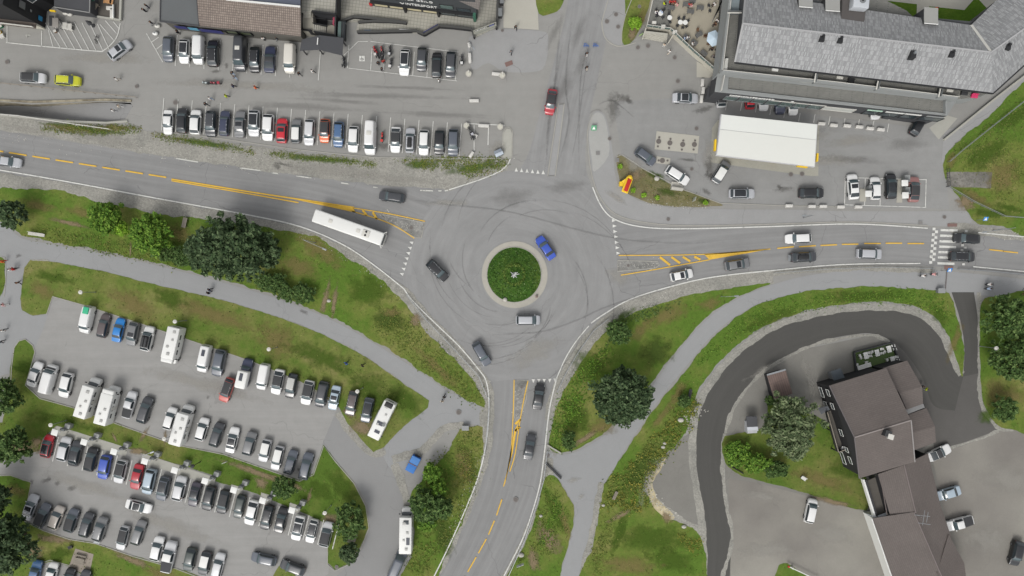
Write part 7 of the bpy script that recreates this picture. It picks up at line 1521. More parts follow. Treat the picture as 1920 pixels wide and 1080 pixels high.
    shoe = sb.mesh('shoes', BLACKP, True); hb_ = MB(); hb_.ball((hd[0] - .015, 0, hd[2] + .04), .125, (1, .92, .95), 10, 6); hair = hb_.mesh('hair', HAIR, True)
    # face: nose, eyes and mouth on the front of the head, ears at the side
    fb = MB(); fb.ball((hd[0] + .105, 0, hd[2] - .01), .022, (1, .8, 1.3), 6, 4)
    for s_ in (1, -1): fb.ball((hd[0], s_ * .095, hd[2] - .01), .03, (.6, .4, 1), 6, 4)
    face = fb.mesh('face', SKIN, True); eb = MB()
    for s_ in (1, -1): eb.ball((hd[0] + .092, s_ * .036, hd[2] + .018), .014, (1, 1, 1), 6, 4)
    eb.ball((hd[0] + .096, 0, hd[2] - .05), .02, (.4, 1.2, .35), 6, 4); eyes = eb.mesh('eyes_and_mouth', HAIR, True)
    hands = MB()
    for s, e, w in Ar:
        d = (Vector(w) - Vector(e)).normalized(); p = Vector(w) + d * .07; side = d.cross(Vector((0, 0, 1)));  side = side.normalized() if side.length > .1 else Vector((0, 1, 0))
        for q in range(4): a0 = p + side * (-.027 + .018 * q); a1 = a0 + d * (.045 + .006 * (q in (1, 2))) ; hands.cone(a0, a1, .009, .0085, 5); hands.cone(a1, a1 + (d + Vector((.35, 0, -.1))).normalized() * .035, .0085, .006, 5)
        hands.cone(p + side * .03 - d * .02, p + side * .055 + d * .02, .01, .008, 5)
    return dict(body=body, jacket=top_, trousers=tr, shoes=shoe, hair=hair, face=face, eyes_and_mouth=eyes, fingers=hands.mesh('fingers', SKIN, True))
POSES = {k: pose(k) for k in ('stand', 'walk', 'sit', 'ride')}
CLC = dict(black=(44, 44, 48), white=(232, 230, 226), blue=(70, 110, 190), grey=(130, 132, 136), orange=(244, 116, 66), lime=(206, 226, 40), red=(190, 50, 50), cream=(220, 208, 190), navy=(54, 60, 88), pink=(226, 170, 170), lblue=(170, 190, 216), brown=(112, 86, 70), green=(90, 130, 60))
def person(px, py, hd, kind, top, low, label, group=None, z=0.0, sc=1.0, hairc=None, name='person'):
    x, y = W(px, py, z + .9); o = thing(name, label, 'person', (x, y, z + .03), R(hd), group); o.scale = (sc,) * 3
    for nm, me in POSES[kind].items(): q = part(nm, me, o, color=A(CLC[top if nm == 'jacket' else low]) if nm in ('jacket', 'trousers') else None)
    return o
PP = [(270, 19, 90, 'stand', 'black', 'black', 'person in black standing by the wall north of the ramp car park, southern of two'), (275, 11, 250, 'stand', 'black', 'navy', 'person in black and navy at the top edge, northern of two'), (284, 43, 200, 'walk', 'black', 'grey', 'person in black near the white bags at the shop corner'), (333, 60, 0, 'stand', 'black', 'black', 'person in black behind the white van in the shopfront row'),
      (219, 148, 190, 'walk', 'white', 'cream', 'person in white walking alone east of the yellow green SUV'), (224, 199, 160, 'walk', 'cream', 'white', 'person in cream on the sunken ramp, northern of two'), (213, 207, 170, 'walk', 'white', 'grey', 'person in white on the sunken ramp, southern of two'), (436, 137, 300, 'walk', 'black', 'lblue', 'person in black top crossing below the dark grey tall van'), (440, 145, 300, 'walk', 'grey', 'lblue', 'person in grey just below the dark grey tall van'),
      (437, 161, 0, 'walk', 'navy', 'black', 'person in navy walking east past the scooters'), (424, 180, 0, 'walk', 'lime', 'black', 'person in a lime jacket walking in the car park'), (479, 164, 0, 'walk', 'orange', 'black', 'person in an orange jacket walking in the car park'), (394, 184, 330, 'walk', 'white', 'lblue', 'person in white between the parked rows'), (386, 195, 320, 'walk', 'black', 'black', 'person in black just above the kerbside row'),
      (494, 73, 90, 'stand', 'white', 'black', 'person in white under the tiled roof eaves, westernmost'), (519, 72, 200, 'walk', 'black', 'grey', 'person in black and grey under the tiled roof eaves'), (532, 70, 180, 'walk', 'black', 'black', 'person all in black under the tiled roof eaves, easternmost'), (561, 138, 310, 'walk', 'black', 'black', 'person in black stepping past the cream van'), (586, 133, 330, 'walk', 'white', 'black', 'person in white and black east of the cream van'),
      (823, 151, 0, 'stand', 'white', 'black', 'person in white at the tail of the black SUV'), (967, 51, 280, 'walk', 'black', 'black', 'person in black on the concrete pad at the top'), (958, 98, 80, 'walk', 'grey', 'black', 'person in grey near the red tactile paver'), (1100, 101, 270, 'walk', 'black', 'white', 'person in black and white crossing the northern road, upper of two'), (1100, 127, 270, 'walk', 'black', 'cream', 'person in black and cream crossing the northern road, lower of two'),
      (1255, 97, 30, 'walk', 'white', 'cream', 'person in white walking below the cafe terrace'), (1245, 85, 60, 'stand', 'cream', 'white', 'person in cream at the foot of the cafe ramp'), (709, 118, 300, 'stand', 'black', 'black', 'person in black beside the parked motorcycles, western of two'), (716, 130, 340, 'stand', 'black', 'grey', 'person in black and grey below the motorcycles'), (719, 115, 300, 'stand', 'red', 'black', 'person in red among the parked motorcycles'),
      (391, 549, 20, 'walk', 'black', 'navy', 'person in black on the footpath below the dark tree, southern of two'), (393, 543, 20, 'walk', 'navy', 'black', 'person in navy on the footpath below the dark tree, northern of two'), (829, 752, 60, 'walk', 'cream', 'black', 'person in cream at the footpath junction'), (833, 744, 60, 'walk', 'black', 'black', 'person in black at the footpath junction'), (649, 681, 30, 'walk', 'blue', 'navy', 'person in blue on the lawn above the car park'), (680, 685, 20, 'walk', 'black', 'black', 'person in black on the lawn above the car park'),
      (5, 490, 20, 'walk', 'orange', 'red', 'person in orange at the left edge of the footpath'), (20, 505, 0, 'walk', 'white', 'pink', 'person in white on the west path'), (26, 504, 10, 'walk', 'red', 'black', 'person in red on the west path'), (34, 530, 90, 'walk', 'brown', 'black', 'person in brown on the west path between the lawns'), (8, 571, 350, 'walk', 'pink', 'white', 'person in pink at the left edge near the car park mouth'), (6, 619, 20, 'walk', 'white', 'black', 'person in white and black at the left edge below the others'), (2, 641, 40, 'walk', 'grey', 'black', 'person in grey at the left edge, southernmost'),
      (1729, 724, 60, 'stand', 'black', 'black', 'person in black against the east wing of the guesthouse'), (1735, 729, 330, 'stand', 'lime', 'white', 'person in pale lime beside the east wing of the guesthouse'), (1755, 18, 180, 'walk', 'orange', 'cream', 'person in orange behind the hotel roof dormer')]
for a in PP: person(*a)
person(607, 961, 150, 'stand', 'white', 'black', 'person in white and black on the dry grass beside the last charging bays'); person(342, 943 - 10, 30, 'stand', 'white', 'black', 'person in white plugging in a car in the charging row')

# ================================================================== BICYCLES AND MOTORCYCLES
def ring(b, c, r, t, n=16, wd=.04):
    pts = [(c[0] + r * math.cos(2 * math.pi * k / n), c[1], c[2] + r * math.sin(2 * math.pi * k / n)) for k in range(n + 1)]
    for a, d in zip(pts, pts[1:]): b.bar(a, d, wd, t)
def bike_meshes():
    w = MB(); ring(w, (0, 0, 0), .33, .04); 
    for k in range(4): a = k * math.pi / 4; w.bar((-.33 * math.cos(a), 0, -.33 * math.sin(a)), (.33 * math.cos(a), 0, .33 * math.sin(a)), .012)
    f = MB(); 
    for a, c in (((-.5, 0, .34), (-.12, 0, .3)), ((-.12, 0, .3), (-.24, 0, .85)), ((-.12, 0, .3), (.38, 0, .86)), ((-.22, 0, .78), (.37, 0, .88)), ((.38, 0, .9), (.52, 0, .34)), ((-.5, 0, .34), (-.22, 0, .78))): f.bar(a, c, .045)
    h = MB(); h.bar((.36, -.3, 1.0), (.36, .3, 1.0), .045); h.bar((.38, 0, .88), (.36, 0, 1.0), .045)
    s = MB(); s.box((-.26, 0, .9), (.26, .15, .06)); return dict(wheel=w.mesh('wheel', RUBBER), frame=f.mesh('frame', DARK), handlebar=h.mesh('handlebar', BLACKP), saddle=s.mesh('saddle', BLACKP))
BM = bike_meshes()
def bicycle(px, py, hd, label, frame=None):
    o = thing('bicycle', label, 'bicycle', W(px, py) + (.03,), R(hd)); 
    for x in (-.5, .52): part('wheel', BM['wheel'], o, (x, 0, .34))
    fm = BM['frame']
    if frame: fm = fm.copy(); fm.materials.clear(); fm.materials.append(frame)
    part('frame', fm, o); part('handlebar', BM['handlebar'], o); part('saddle', BM['saddle'], o)
for px, py, hd, t, l, nm in ((1728, 517, 0, 'white', 'black', 'cyclist in white'), (1748, 514, 0, 'pink', 'black', 'cyclist in pale pink'), (1852, 533, 0, 'white', 'black', 'northern cyclist in white'), (1851, 541, 0, 'lblue', 'black', 'southern cyclist in pale blue')):
    k = {1728: 'riding on the pavement west of the crossing', 1748: 'riding beside the blue crossing sign', 1852: 'of the pair right of the crossing', 1851: 'of the pair right of the crossing'}[px]
    bicycle(px, py, hd, 'bicycle ridden by the ' + nm + ' ' + k); person(px - 1, py, hd, 'ride', t, l, nm + ' ' + k)
bicycle(184, 75, 80, 'black bicycle standing on the hatched bay'); bicycle(1916, 548, 70, 'bicycle with a reddish frame leaning at the right edge', plain('dull_red_frame', (150, 80, 76), .5))
def moto_meshes():
    w = MB(); w.cone((0, -.07, 0), (0, .07, 0), .31, .31, 16); rim = MB(); rim.cone((0, -.08, 0), (0, .08, 0), .18, .18, 12)
    t = MB(); t.ball((.18, 0, .82), .3, (1.1, .62, .55), 10, 6); fa = MB(); fa.ball((.62, 0, .8), .28, (.8, .75, 1.2), 10, 6); s = MB(); s.box((-.32, 0, .8), (.75, .3, .12), 0, .9); e = MB(); e.box((.05, 0, .45), (.6, .4, .42), 0, .85)
    h = MB(); h.bar((.45, -.38, 1.05), (.45, .38, 1.05), .05); h.bar((.55, 0, .4), (.45, 0, 1.05), .08); f = MB(); f.bar((.75, 0, .32), (.48, 0, .95), .09, .16); f.bar((-.72, 0, .32), (0, 0, .45), .1, .2); x = MB(); x.cone((-.2, -.2, .35), (-.85, -.24, .5), .06, .08, 10)
    c = MB(); c.box((-.75, 0, 1.0), (.42, .46, .34)); pn = MB(); pn.box((-.6, .33, .72), (.5, .2, .38)); pn.box((-.6, -.33, .72), (.5, .2, .38))
    return dict(wheel=w.mesh('wheel', RUBBER), rim=rim.mesh('rim', RIM), tank=t.mesh('tank', PAINT, True), fairing=fa.mesh('fairing', PAINT, True), seat=s.mesh('seat', BLACKP), engine=e.mesh('engine', DARK), handlebar=h.mesh('handlebar', BLACKP), frame=f.mesh('frame', DARK), exhaust=x.mesh('exhaust', CHROME), top_case=c.mesh('top_case', PAINT), panniers=pn.mesh('panniers', DARK))
MM = moto_meshes()
def moto(px, py, hd, col, label, case=None, pan=False, group=None):
    o = thing('motorcycle', label, 'motorcycle', W(px, py, .5) + (.03,), R(hd), group)
    for x in (-.72, .75): w = part('wheel', MM['wheel'], o, (x, 0, .32)); part('rim', MM['rim'], w)
    for nm in ('tank', 'fairing', 'seat', 'engine', 'handlebar', 'frame', 'exhaust'): part(nm, MM[nm], o, color=A(col))
    if case: part('top_case', MM['top_case'], o, color=A(case))
    if pan: part('panniers', MM['panniers'], o)
for a in [(645, 117, 95, (50, 50, 54), 'dark motorcycle parked by the entrance canopy', None, True), (703, 96, 100, (176, 40, 44), 'red motorcycle, westernmost of the parked group', (210, 205, 200), False), (707, 100, 110, (150, 30, 36), 'dark red motorcycle close behind the westernmost red one', None, True), (716, 96, 95, (160, 60, 60), 'red and black motorcycle in the middle of the group', None, True), (731, 95, 85, (52, 52, 56), 'black motorcycle at the head of the eastern bay', (200, 200, 200), True), (733, 118, 80, (60, 60, 62), 'black motorcycle with a pale case behind another black one', (226, 224, 220), False), (717, 106, 80, (60, 56, 56), 'small dark motorcycle squeezed among the red ones', None, False),
          (866, 112, 90, (54, 54, 58), 'black motorcycle with white case at the end of the estate row', (222, 222, 220), True), (717, 257, 88, (210, 50, 44), 'bright red motorcycle parked beside the white high roof van', (216, 60, 52), False), (389, 156, 175, (180, 190, 190), 'pale scooter crossing the car park', None, False), (404, 156, 175, (150, 40, 56), 'dark red scooter behind the pale one', (170, 50, 66), False),
          (882, 246, 120, (60, 60, 60), 'black motorcycle beside the round planter in the roadside bay', (190, 190, 196), True), (885, 253, 110, (70, 70, 70), 'grey motorcycle next to the slanted concrete block', None, True), (1740, 951, 200, (140, 140, 146), 'grey quad bike look motorcycle standing by the long wing', (170, 170, 176), True)]: moto(*a)

# ================================================================== STREET FURNITURE
LAMPN = [0]
def lamp(hx, hy, label, h=4.6, head='round', bx=None, by=None, mat=None):
    top = P(hx, hy, h); base = top.copy() if bx is None else P(bx, by, 0); o = thing('street_lamp', label, 'street lamp', (base.x, base.y, 0))
    d = top - base; d.z = 0; m = mat or STEEL
    b = MB(); b.cone((0, 0, 0), (0, 0, h - .15), .07, .045, 10); b.cone((0, 0, 0), (0, 0, .5), .1, .09, 10); part('post', b.mesh('post', m), o)
    if d.length > .3: part('arm', MB().bar((0, 0, h - .15), (d.x, d.y, h - .02), .07).mesh('arm', m), o)
    else: d = Vector((0, 0, 0))
    if head == 'round': part('lamp_head', MB().cone((d.x, d.y, h - .1), (d.x, d.y, h + .1), .36, .36, 18).mesh('lamp_head', OFFW if mat is None else mat), o); part('cap', MB().cone((d.x, d.y, h + .1), (d.x, d.y, h + .2), .3, .05, 18).mesh('cap', OFFW if mat is None else mat), o)
    else: part('lamp_head', box_mesh('lamp_head', (.8, .28, .12), m, .04), o, (d.x, d.y, h), (0, 0, math.atan2(d.y, d.x) if d.length else 0))
for a in [(40, 1031, 'pale round lamp beside the big corner tree'), (95, 797, 'round lamp west of the first charger'), (151, 548, 'round lamp on the dry lawn near the white van'), (328, 603, 'round lamp on the lawn above the first motorhome'), (504, 655, 'round lamp on the lawn above the white vans'), (670, 734, 'round lamp behind the brown SUV'), (609, 962, 'round lamp on the dry grass at the east end of the charging row'), (1868, 653, 'round lamp among the trees at the right edge'), (308, 823, 'small grey round lamp behind a motorhome')]: lamp(*a)
lamp(361, 874, 'black round lamp between the charging platforms', 3.2, 'round', None, None, BLACKP)
lamp(608, 467, 'bent road lamp on the lawn below the coach', 8, 'flat', 592, 455); lamp(1846, 435, 'slim road lamp at the edge of the northeast bank', 6, 'flat', 1862, 432); lamp(285, 848, 'grey slim lamp at the charging platform', 4, 'flat', 287, 846); lamp(888, 110 - 20, 'pale slim lamp near the estate row', 6, 'flat', 884, 100)
lamp(1508, 404, 'slim dark lamp on the pavement by the concrete blocks', 4.5, 'flat', 1506, 408); lamp(1381, 555, 'twin boxed sign lamp on the eastern lawn', 3, 'flat', 1352, 556)
# concrete blocks and round planters
BLK_M = rounded_box('block', (1.35, .55, .6), .06, plain('concrete_block', (214, 212, 206), .85), 2)
def block(px, py, ang, label, L=1.0, group='concrete blocks edging the forecourt'):
    o = link('concrete_block', BLK_M); x, y = W(px, py, .3); o.location = (x, y, .32); o.rotation_euler = (0, 0, R(ang)); o.scale = (L, 1, 1); tag(o, label, 'concrete block', group)
for px, py, an_, l in [(1479, 386, 0, 'white concrete block at the west end of the pavement line'), (1522, 387, 0, 'white concrete block on the pavement line below the black SUV'), (1543, 387, 0, 'white concrete block just east of its neighbour below the black SUV'), (1576, 388, 0, 'white concrete block by the corner of the charging bays'), (1609, 388, 0, 'white concrete block under the charging bays'), (1317, 155, 85, 'white concrete block west of the hotel corner, northern'), (1318, 170, 85, 'white concrete block west of the hotel corner, middle'), (1315, 186, 85, 'white concrete block beside the silver saloon nose'),
                     (1540, 232, -5, 'pale block touching the canopy corner'), (1563, 235, -6, 'pale block below the arcade bays, first east of the canopy'), (1588, 236, -6, 'pale block below the arcade bays, second east of the canopy'), (1611, 238, -6, 'pale block below the arcade bays, third east of the canopy'), (1631, 241, -6, 'pale block below the arcade bays, fourth east of the canopy'), (1651, 243, -6, 'pale block below the arcade bays, easternmost')]: block(px, py, an_, l)
for px, py, an_, L_, l in [(880, 85, 105, .7, 'pale block north of the motorcycle at the pavement'), (881, 109, 92, 1.35, 'long pale block beside the black motorcycle with white case'), (930, 139, -6, 1.15, 'pale block next to the eastern planter'), (907, 236, -3, 1.5, 'long grey block on the roadside bay line'), (890, 254, -25, .85, 'tilted block beside the grey motorcycle'), (884, 290, 55, .9, 'slanted block at the roadside kerb'), (889, 189, 0, 1.3, 'pale block lying alone in the car park lane')]: block(px, py, an_, l, L_, 'loose concrete blocks round the car park')
for px, py, l in ((879, 140, 'round stone planter south of the long pale block'), (942, 143, 'round stone planter at the pavement corner'), (875, 237, 'round stone planter west of the roadside motorcycles'), (938, 239, 'round stone planter by the median tip')):
    o = thing('planter', l, 'planter', P(px, py), 0, 'round stone planters'); b = MB(); b.cone((0, 0, 0), (0, 0, .7), .5, .58, 20); part('bowl', b.mesh('bowl', STONE), o); part('soil', MB().cone((0, 0, .68), (0, 0, .74), .44, .44, 16).mesh('soil', plain('pale_soil', (206, 204, 190), .9)), o); b = MB(); b.bar((0, 0, .7), (.05, .35, 1.6), .12); part('post', b.mesh('post', OFFW), o)
b = thing('advert_box', 'grey slanted metal cabinet at the roadside corner', 'cabinet', P(935, 288), R(25)); part('casing', box_mesh('casing', (1.5, 1.2, .9), plain('cabinet_grey', (150, 158, 168), .5, .3), .05), b, (0, 0, .5)); part('lid', box_mesh('lid', (1.55, .6, .12), plain('cabinet_lid', (196, 206, 216), .4), .03), b, (0, -.3, 1.0)); part('foot', box_mesh('foot', (1.2, .9, .1), BLACKP), b, (0, 0, .06))
# chargers
CH = [(102, 811), (157, 829), (213, 847), (271, 865), (327, 882), (384, 902), (438, 919), (492, 939), (547, 957)]
def charger(px, py, label, ang=-17, first=[None]):
    x, y = W(px, py, 2.45); a_ = R(ang); x += .3 * math.cos(a_) - .2 * math.sin(a_); y += .3 * math.sin(a_) + .2 * math.cos(a_)
    if first[0] is None:
        o = thing('ev_charger', label, 'charger', (x, y, 0), R(ang), 'chargers of the charging row'); part('pedestal', box_mesh('pedestal', (.75, .4, 1.9), GREYP, .04), o, (.55, .45, .98)); part('canopy', rounded_box('canopy', (1.2, 1.15, .2), .06, WHITE), o, (-.3, -.2, 2.35)); part('arm', box_mesh('arm', (.9, .16, .14), STEEL), o, (.25, .15, 2.3)); part('screen', box_mesh('screen', (.4, .05, .5), BLACKP), o, (.55, .23, 1.4)); part('cable', MB().tube([(.8, .3, 1.3), (.95, .1, .6), (.9, -.2, .2), (.6, -.4, .12)], .03).mesh('cable', BLACKP), o); part('power_unit', box_mesh('power_unit', (1.0, .8, 1.2), plain('unit', (158, 160, 158), .6), .04), o, (.9, 1.1, .6)); first[0] = o
    else:
        o = copy_tree(first[0]); o.location = (x, y, 0); o.rotation_euler = (0, 0, R(ang)); o['label'] = label
    return o
for (px, py), l in zip(CH, ['white topped charger in front of the red hatchback, westernmost', 'white topped charger between the dark crossover and the black hatchback', 'white topped charger above the blue hatchback', 'white topped charger between the red saloon and the ice blue carrier', 'charger with a split white top above the pale silver hatchback', 'white topped charger above the dark plum saloon', 'white topped charger between the black and the dark green cars', 'white topped charger above the black SUV with roof rails', 'white topped charger above the black saloon, easternmost']): charger(px, py, l)
for px, py, l in ((1629, 363, 'white topped charger between the two white electric cars'), (1698, 366, 'white topped charger beside the rose crossover'), (1697, 343, 'white cabinet charger north of its twin beside the rose crossover')): o = charger(px, py, l, 0); o['group'] = 'chargers by the junction'
sheet('charger_base', [(1612, 354), (1624, 354), (1623, 378), (1611, 378)], M['pad']); sheet('charger_base', [(1683, 336), (1692, 336), (1691, 380), (1680, 380)], M['pad'])
# manholes and drains
def manhole(px, py, r, label, mat=None):
    o = thing('manhole_cover', label, 'manhole', P(px, py, ZL[0] + .002), 0, 'manhole covers'); part('frame', cm(('mf', r), lambda: MB().cone((0, 0, 0), (0, 0, .012), r, r, 20).mesh('frame', plain('frame_iron', (132, 128, 124), .8))), o); part('lid', cm(('ml', r), lambda: MB().cone((0, 0, .01), (0, 0, .02), r * .72, r * .72, 18).mesh('lid', IRON)), o)
for px, py, r, l in [(13, 116, .42, 'in the asphalt south of the black building'), (256, 162, .36, 'at the mouth of the sunken ramp'), (329, 192, .5, 'among the first kerbside bays'), (1155, 27, .42, 'in the pavement left of the lime bush, northernmost'), (1138, 40, .45, 'in the pavement left of the lime bush, westernmost'), (1159, 50, .4, 'in the pavement left of the lime bush, southernmost'), (1196, 89, .4, 'below the cafe corner, western of a pair'), (1215, 86, .42, 'below the cafe corner, eastern of a pair'), (1265, 108, .4, 'below the person in white'), (1271, 152, .42, 'north of the silver saloon'), (1306, 241, .4, 'northeast of the tank slab'), (1143, 260, .36, 'on the pavement west of the tank slab'), (1297, 317, .34, 'between the white estate and the canopy'), (1253, 411, .36, 'in the pavement south of the planting bed'), (1771, 407, .36, 'in the pavement near the crossing'), (771, 427, .4, 'on the western stone island'), (860, 773, .5, 'on the footpath junction'), (1027, 854, .36, 'where the footpath meets the bridge'), (967, 937, .5, 'in the southern road'), (631, 1063, .36, 'at the tip of the grass island'), (1178, 498, .3, 'on the eastern stone island'), (978, 726, .3, 'on the southern stone island'), (1483, 327, .45, 'in front of the canopy, western'), (1504, 326, .45, 'in front of the canopy, eastern'), (1199, 12, .35, 'on the brown grass near the cafe'), (942, 57, .3, 'beside the slanted sign')]: manhole(px, py, r, 'round manhole cover ' + l)
for px, py in ((1235, 265), (1256, 268), (1280, 271), (1302, 271)):
    o = thing('tank_cover', {1235: 'large round tank cover at the west end of the stone slab', 1256: 'large round tank cover, second from the west on the slab', 1280: 'large round tank cover, third from the west on the slab', 1302: 'large round tank cover at the east end of the stone slab'}[px], 'tank cover', P(px, py, ZL[0] + .002), 0, 'tank covers on the stone slab'); part('lid', cm('tkl', lambda: MB().cone((0, 0, 0), (0, 0, .03), .47, .47, 22).mesh('lid', IRON)), o)
    for dx, dy in ((.12, .75), (-.15, -.95)): part('filler_cap', cm('tkc', lambda: MB().cone((0, 0, 0), (0, 0, .03), .2, .2, 12).mesh('filler_cap', IRON)), o, (dx, dy, 0))
o = thing('tank_cover', 'round tank cover on the small stone slab', 'tank cover', P(1242, 301, ZL[0] + .002)); part('lid', cm('tkl', None), o)
for dx in (-.7, .95): part('filler_cap', cm('tkc', None), o, (dx, 0, 0))
for px, py, l in ((1121, 287, 'square drain grate in the pavement left of the tank slab'), (1726, 418, 'square drain grate at the kerb near the crossing'), (1157, 300, 'square drain grate at the tip of the planting bed')):
    o = thing('drain_grate', l, 'drain', P(px, py, ZL[0] + .002)); part('frame', box_mesh('frame', (.75, .75, .02), plain('grate_frame', (150, 150, 148), .8)), o)
    for k in range(4): part('bar', cm('gbar', lambda: box_mesh('bar', (.06, .6, .02), IRON)), o, (-.24 + .16 * k, 0, .015))
# fuel station totem
to = thing('roadside_emblem', 'tilted yellow and red emblem sign on a yellow foot in the planting bed', 'sign', P(1172, 350)); tv = lambda x, y, z: Vector(P(x, y, z)) - Vector(P(1172, 350)); ax = math.atan2(27, 10)
part('frame', rounded_box('frame', (3.0, 1.3, .3), .14, YELP), to, tv(1176, 347, 1.5), (.25, 0, ax)); part('red_panel', rounded_box('red_panel', (2.4, .8, .12), .05, REDP), to, tv(1177, 347, 1.72), (.25, 0, ax)); part('arm', MB().bar(tv(1163, 345, .8), tv(1181, 333, 1.4), .55, .5).mesh('arm', YELP), to); part('ball', MB().ball(tv(1181, 333, 1.4), .5, (1, 1, .8), 14, 8).mesh('ball', YELP, True), to); part('foot', box_mesh('foot', (.8, .8, 1.2), YELP, .06), to, tv(1165, 345, .6)); part('post', box_mesh('post', (.5, .5, 1.4), YELP, .05), to, tv(1172, 356, .7))
o = thing('boulder', 'round white boulder in the planting bed', 'boulder', P(1231, 335)); part('stone', MB().ball((0, 0, .25), .5, (1, .95, .7), 14, 9).mesh('stone', STONE, True), o)
o = thing('boulder', 'pale boulder on the roundabout apron rim', 'boulder', P(947, 562)); part('stone', MB().ball((0, 0, .3), .42, (1, 1, .7), 14, 9).mesh('stone', STONE, True), o)
o = thing('roundabout_marker', 'small brown box on the roundabout apron', 'marker', P(1006, 556)); part('box', box_mesh('box', (.4, .4, .5), plain('marker_brown', (128, 110, 104), .8), .03), o, (0, 0, .3))
for px, py, s_, l in ((1282, 987, .4, 'pale boulder near the stony bank'), (1131, 947, .3, 'small white boulder at the footpath fork'), (1243, 838, .35, 'white boulder on the drive bank, northern'), (1276, 787, .5, 'heap of white stones on the drive bank'), (617, 564, .35, 'pale boulder between the trodden tracks'), (1014, 967, .3, 'white stone on the bridge side grass'), (1246, 831, .3, 'white stone close to the drive bank boulder'), (977, 1040, .5, 'grey rock in the grass by the southern road')):
    o = link('boulder', MB().ball((0, 0, s_ * .4), s_, (1.2, .9, .7), 10, 7).mesh('boulder', STONE, True)); o.location = P(px, py); tag(o, l, 'boulder')
# sculpture
sx = thing('sculpture', 'white crossed ski sculpture at the centre of the roundabout', 'sculpture', P(964, 515, 1.0)); 
for a, c in (((-.75, .55, .2), (.6, -.65, .9)), ((-.6, -.45, .2), (.75, .5, 1.0)), ((-.2, -.7, .3), (.35, .5, 1.3)), ((.1, -.1, .7), (1.1, .15, 1.0))): part('beam', MB().bar(Vector(a) * .85, Vector(c) * .85, .12, .1).mesh('beam', plain('beam_grey', (196, 198, 196), .6)), sx)
part('plinth', MB().cone((0, 0, -.1), (0, 0, .25), .5, .4, 14).mesh('plinth', GREYP), sx)
# skip, benches, picnic tables
sk = thing('skip', 'blue covered waste skip next to the bushy trees', 'skip', P(776, 868), R(62)); part('tub', box_mesh('tub', (3.1, 1.75, 1.1), BLUEP, .08), sk, (0, 0, .65)); part('cover', box_mesh('cover', (1.45, 1.7, .1), plain('blue_tarp', (60, 124, 200), .7), .03), sk, (-.75, 0, 1.23)); part('cover', box_mesh('cover', (1.45, 1.7, .1), plain('blue_tarp2', (80, 136, 202), .7), .03), sk, (.75, 0, 1.2)); part('ridge_bar', box_mesh('ridge_bar', (.08, 1.75, .12), plain('rust', (150, 110, 90), .8)), sk, (0, 0, 1.28)); part('hook', box_mesh('hook', (.2, 1.0, .5), BLACKP), sk, (1.65, 0, .6))
def table(px, py, ang, label, L=1.8, mat=None, benches=True, name='picnic_table', z=0, cat='picnic table', group=None):
    o = thing(name, label, cat, P(px, py, z), R(ang), group); m = mat or WOOD; kx = m.name
    for k in range(3): part('plank', cm(('pk', L, kx), lambda: box_mesh('plank', (L, .24, .05), m)), o, (0, -.27 + .27 * k, .74))
    for x in (-L * .35, L * .35): part('trestle', cm(('trs', kx), lambda: box_mesh('trestle', (.08, .75, .7), m)), o, (x, 0, .36))
    if benches:
        for y in (-.75, .75): part('bench', cm(('bn', L, kx), lambda: box_mesh('bench', (L, .28, .06), m)), o, (0, y, .45)); 
    return o
table(152, 1048, -14, 'grey picnic table on the pale slab at the bottom left', 2.0); table(660, 1008, -16, 'grey picnic table between two trees on the island tip', 1.8); table(349, 418, 78, 'grey picnic table on the lawn beside the main road', 1.9, WOOD, False)
def bench(px, py, ang, label, L=2.0, mat=None):
    o = thing('bench', label, 'bench', P(px, py), R(ang)); m = mat or WOOD
    for k in range(3): part('plank', cm(('bpk', L, m.name), lambda: box_mesh('plank', (L, .15, .05), m)), o, (0, -.18 + .18 * k, .45))
    part('backrest', box_mesh('backrest', (L, .06, .3), m), o, (0, .32, .7))
    for x in (-L * .4, L * .4): part('leg', box_mesh('leg', (.08, .45, .44), DARK), o, (x, 0, .22))
bench(71, 440, -8, 'long pale bench above the footpath', 3.1, OFFW); bench(1153, 928, 65, 'grey bench on the weedy bank', 1.6); bench(1292, 742, 78, 'dark bench beside the stones on the drive bank', 2.6, DARK); bench(134, 985 + 40, 20, 'dark small bench at the picnic slab', .8, DARK); bench(1505, 896, -35, 'small white bench on the guesthouse lawn', 1.0, WHITE)
# signs
def sign(px, py, label, col, h=2.4, w=.9, hh=.6, ang=0, sym=None, post=True):
    o = thing('road_sign', label, 'sign', P(px, py), R(ang)); part('post', MB().cone((0, 0, 0), (0, 0, h), .04, .04, 8).mesh('post', STEEL), o); p = part('panel', box_mesh('panel', (w, .05, hh), col, .01), o, (0, -.06, h - hh / 2)); 
    if sym: part('symbol', sym, o, (0, -.1, h - hh / 2))
    return o
tri_m = MB().add([(-.22, 0, -.18), (.22, 0, -.18), (0, 0, .22)], [(0, 1, 2)]).mesh('symbol', WHITE)
cross_b = plain('sign_blue', (60, 140, 214), .5)
def plate(px, py, label, z=2.6, sz=.8, mat=None, ang=0, tilt=55):
    # crossing plate leaning back on its post
    o = thing('road_sign', label, 'sign', P(px, py), R(ang)); part('post', MB().cone((0, 0, 0), (0, 0, z), .045, .045, 8).mesh('post', STEEL), o); p = part('panel', box_mesh('panel', (sz, sz, .05), mat or cross_b, .02), o, (0, 0, z + .1), (R(90 - tilt), 0, 0)); q = part('symbol', tri_sign, p, (0, 0, .04)); return o
tri_sign = MB().add([(-.3, -.28, 0), (.3, -.28, 0), (0, .32, 0)], [(0, 1, 2)]).mesh('symbol', WHITE)
plate(1764, 507, 'blue pedestrian crossing sign south of the zebra crossing'); plate(1830, 413, 'blue pedestrian crossing sign on the northeast bank'); plate(1113, 241, 'green and white guidance plate on the pavement near the median', .4, 1.0, plain('sign_green', (90, 160, 120), .5))
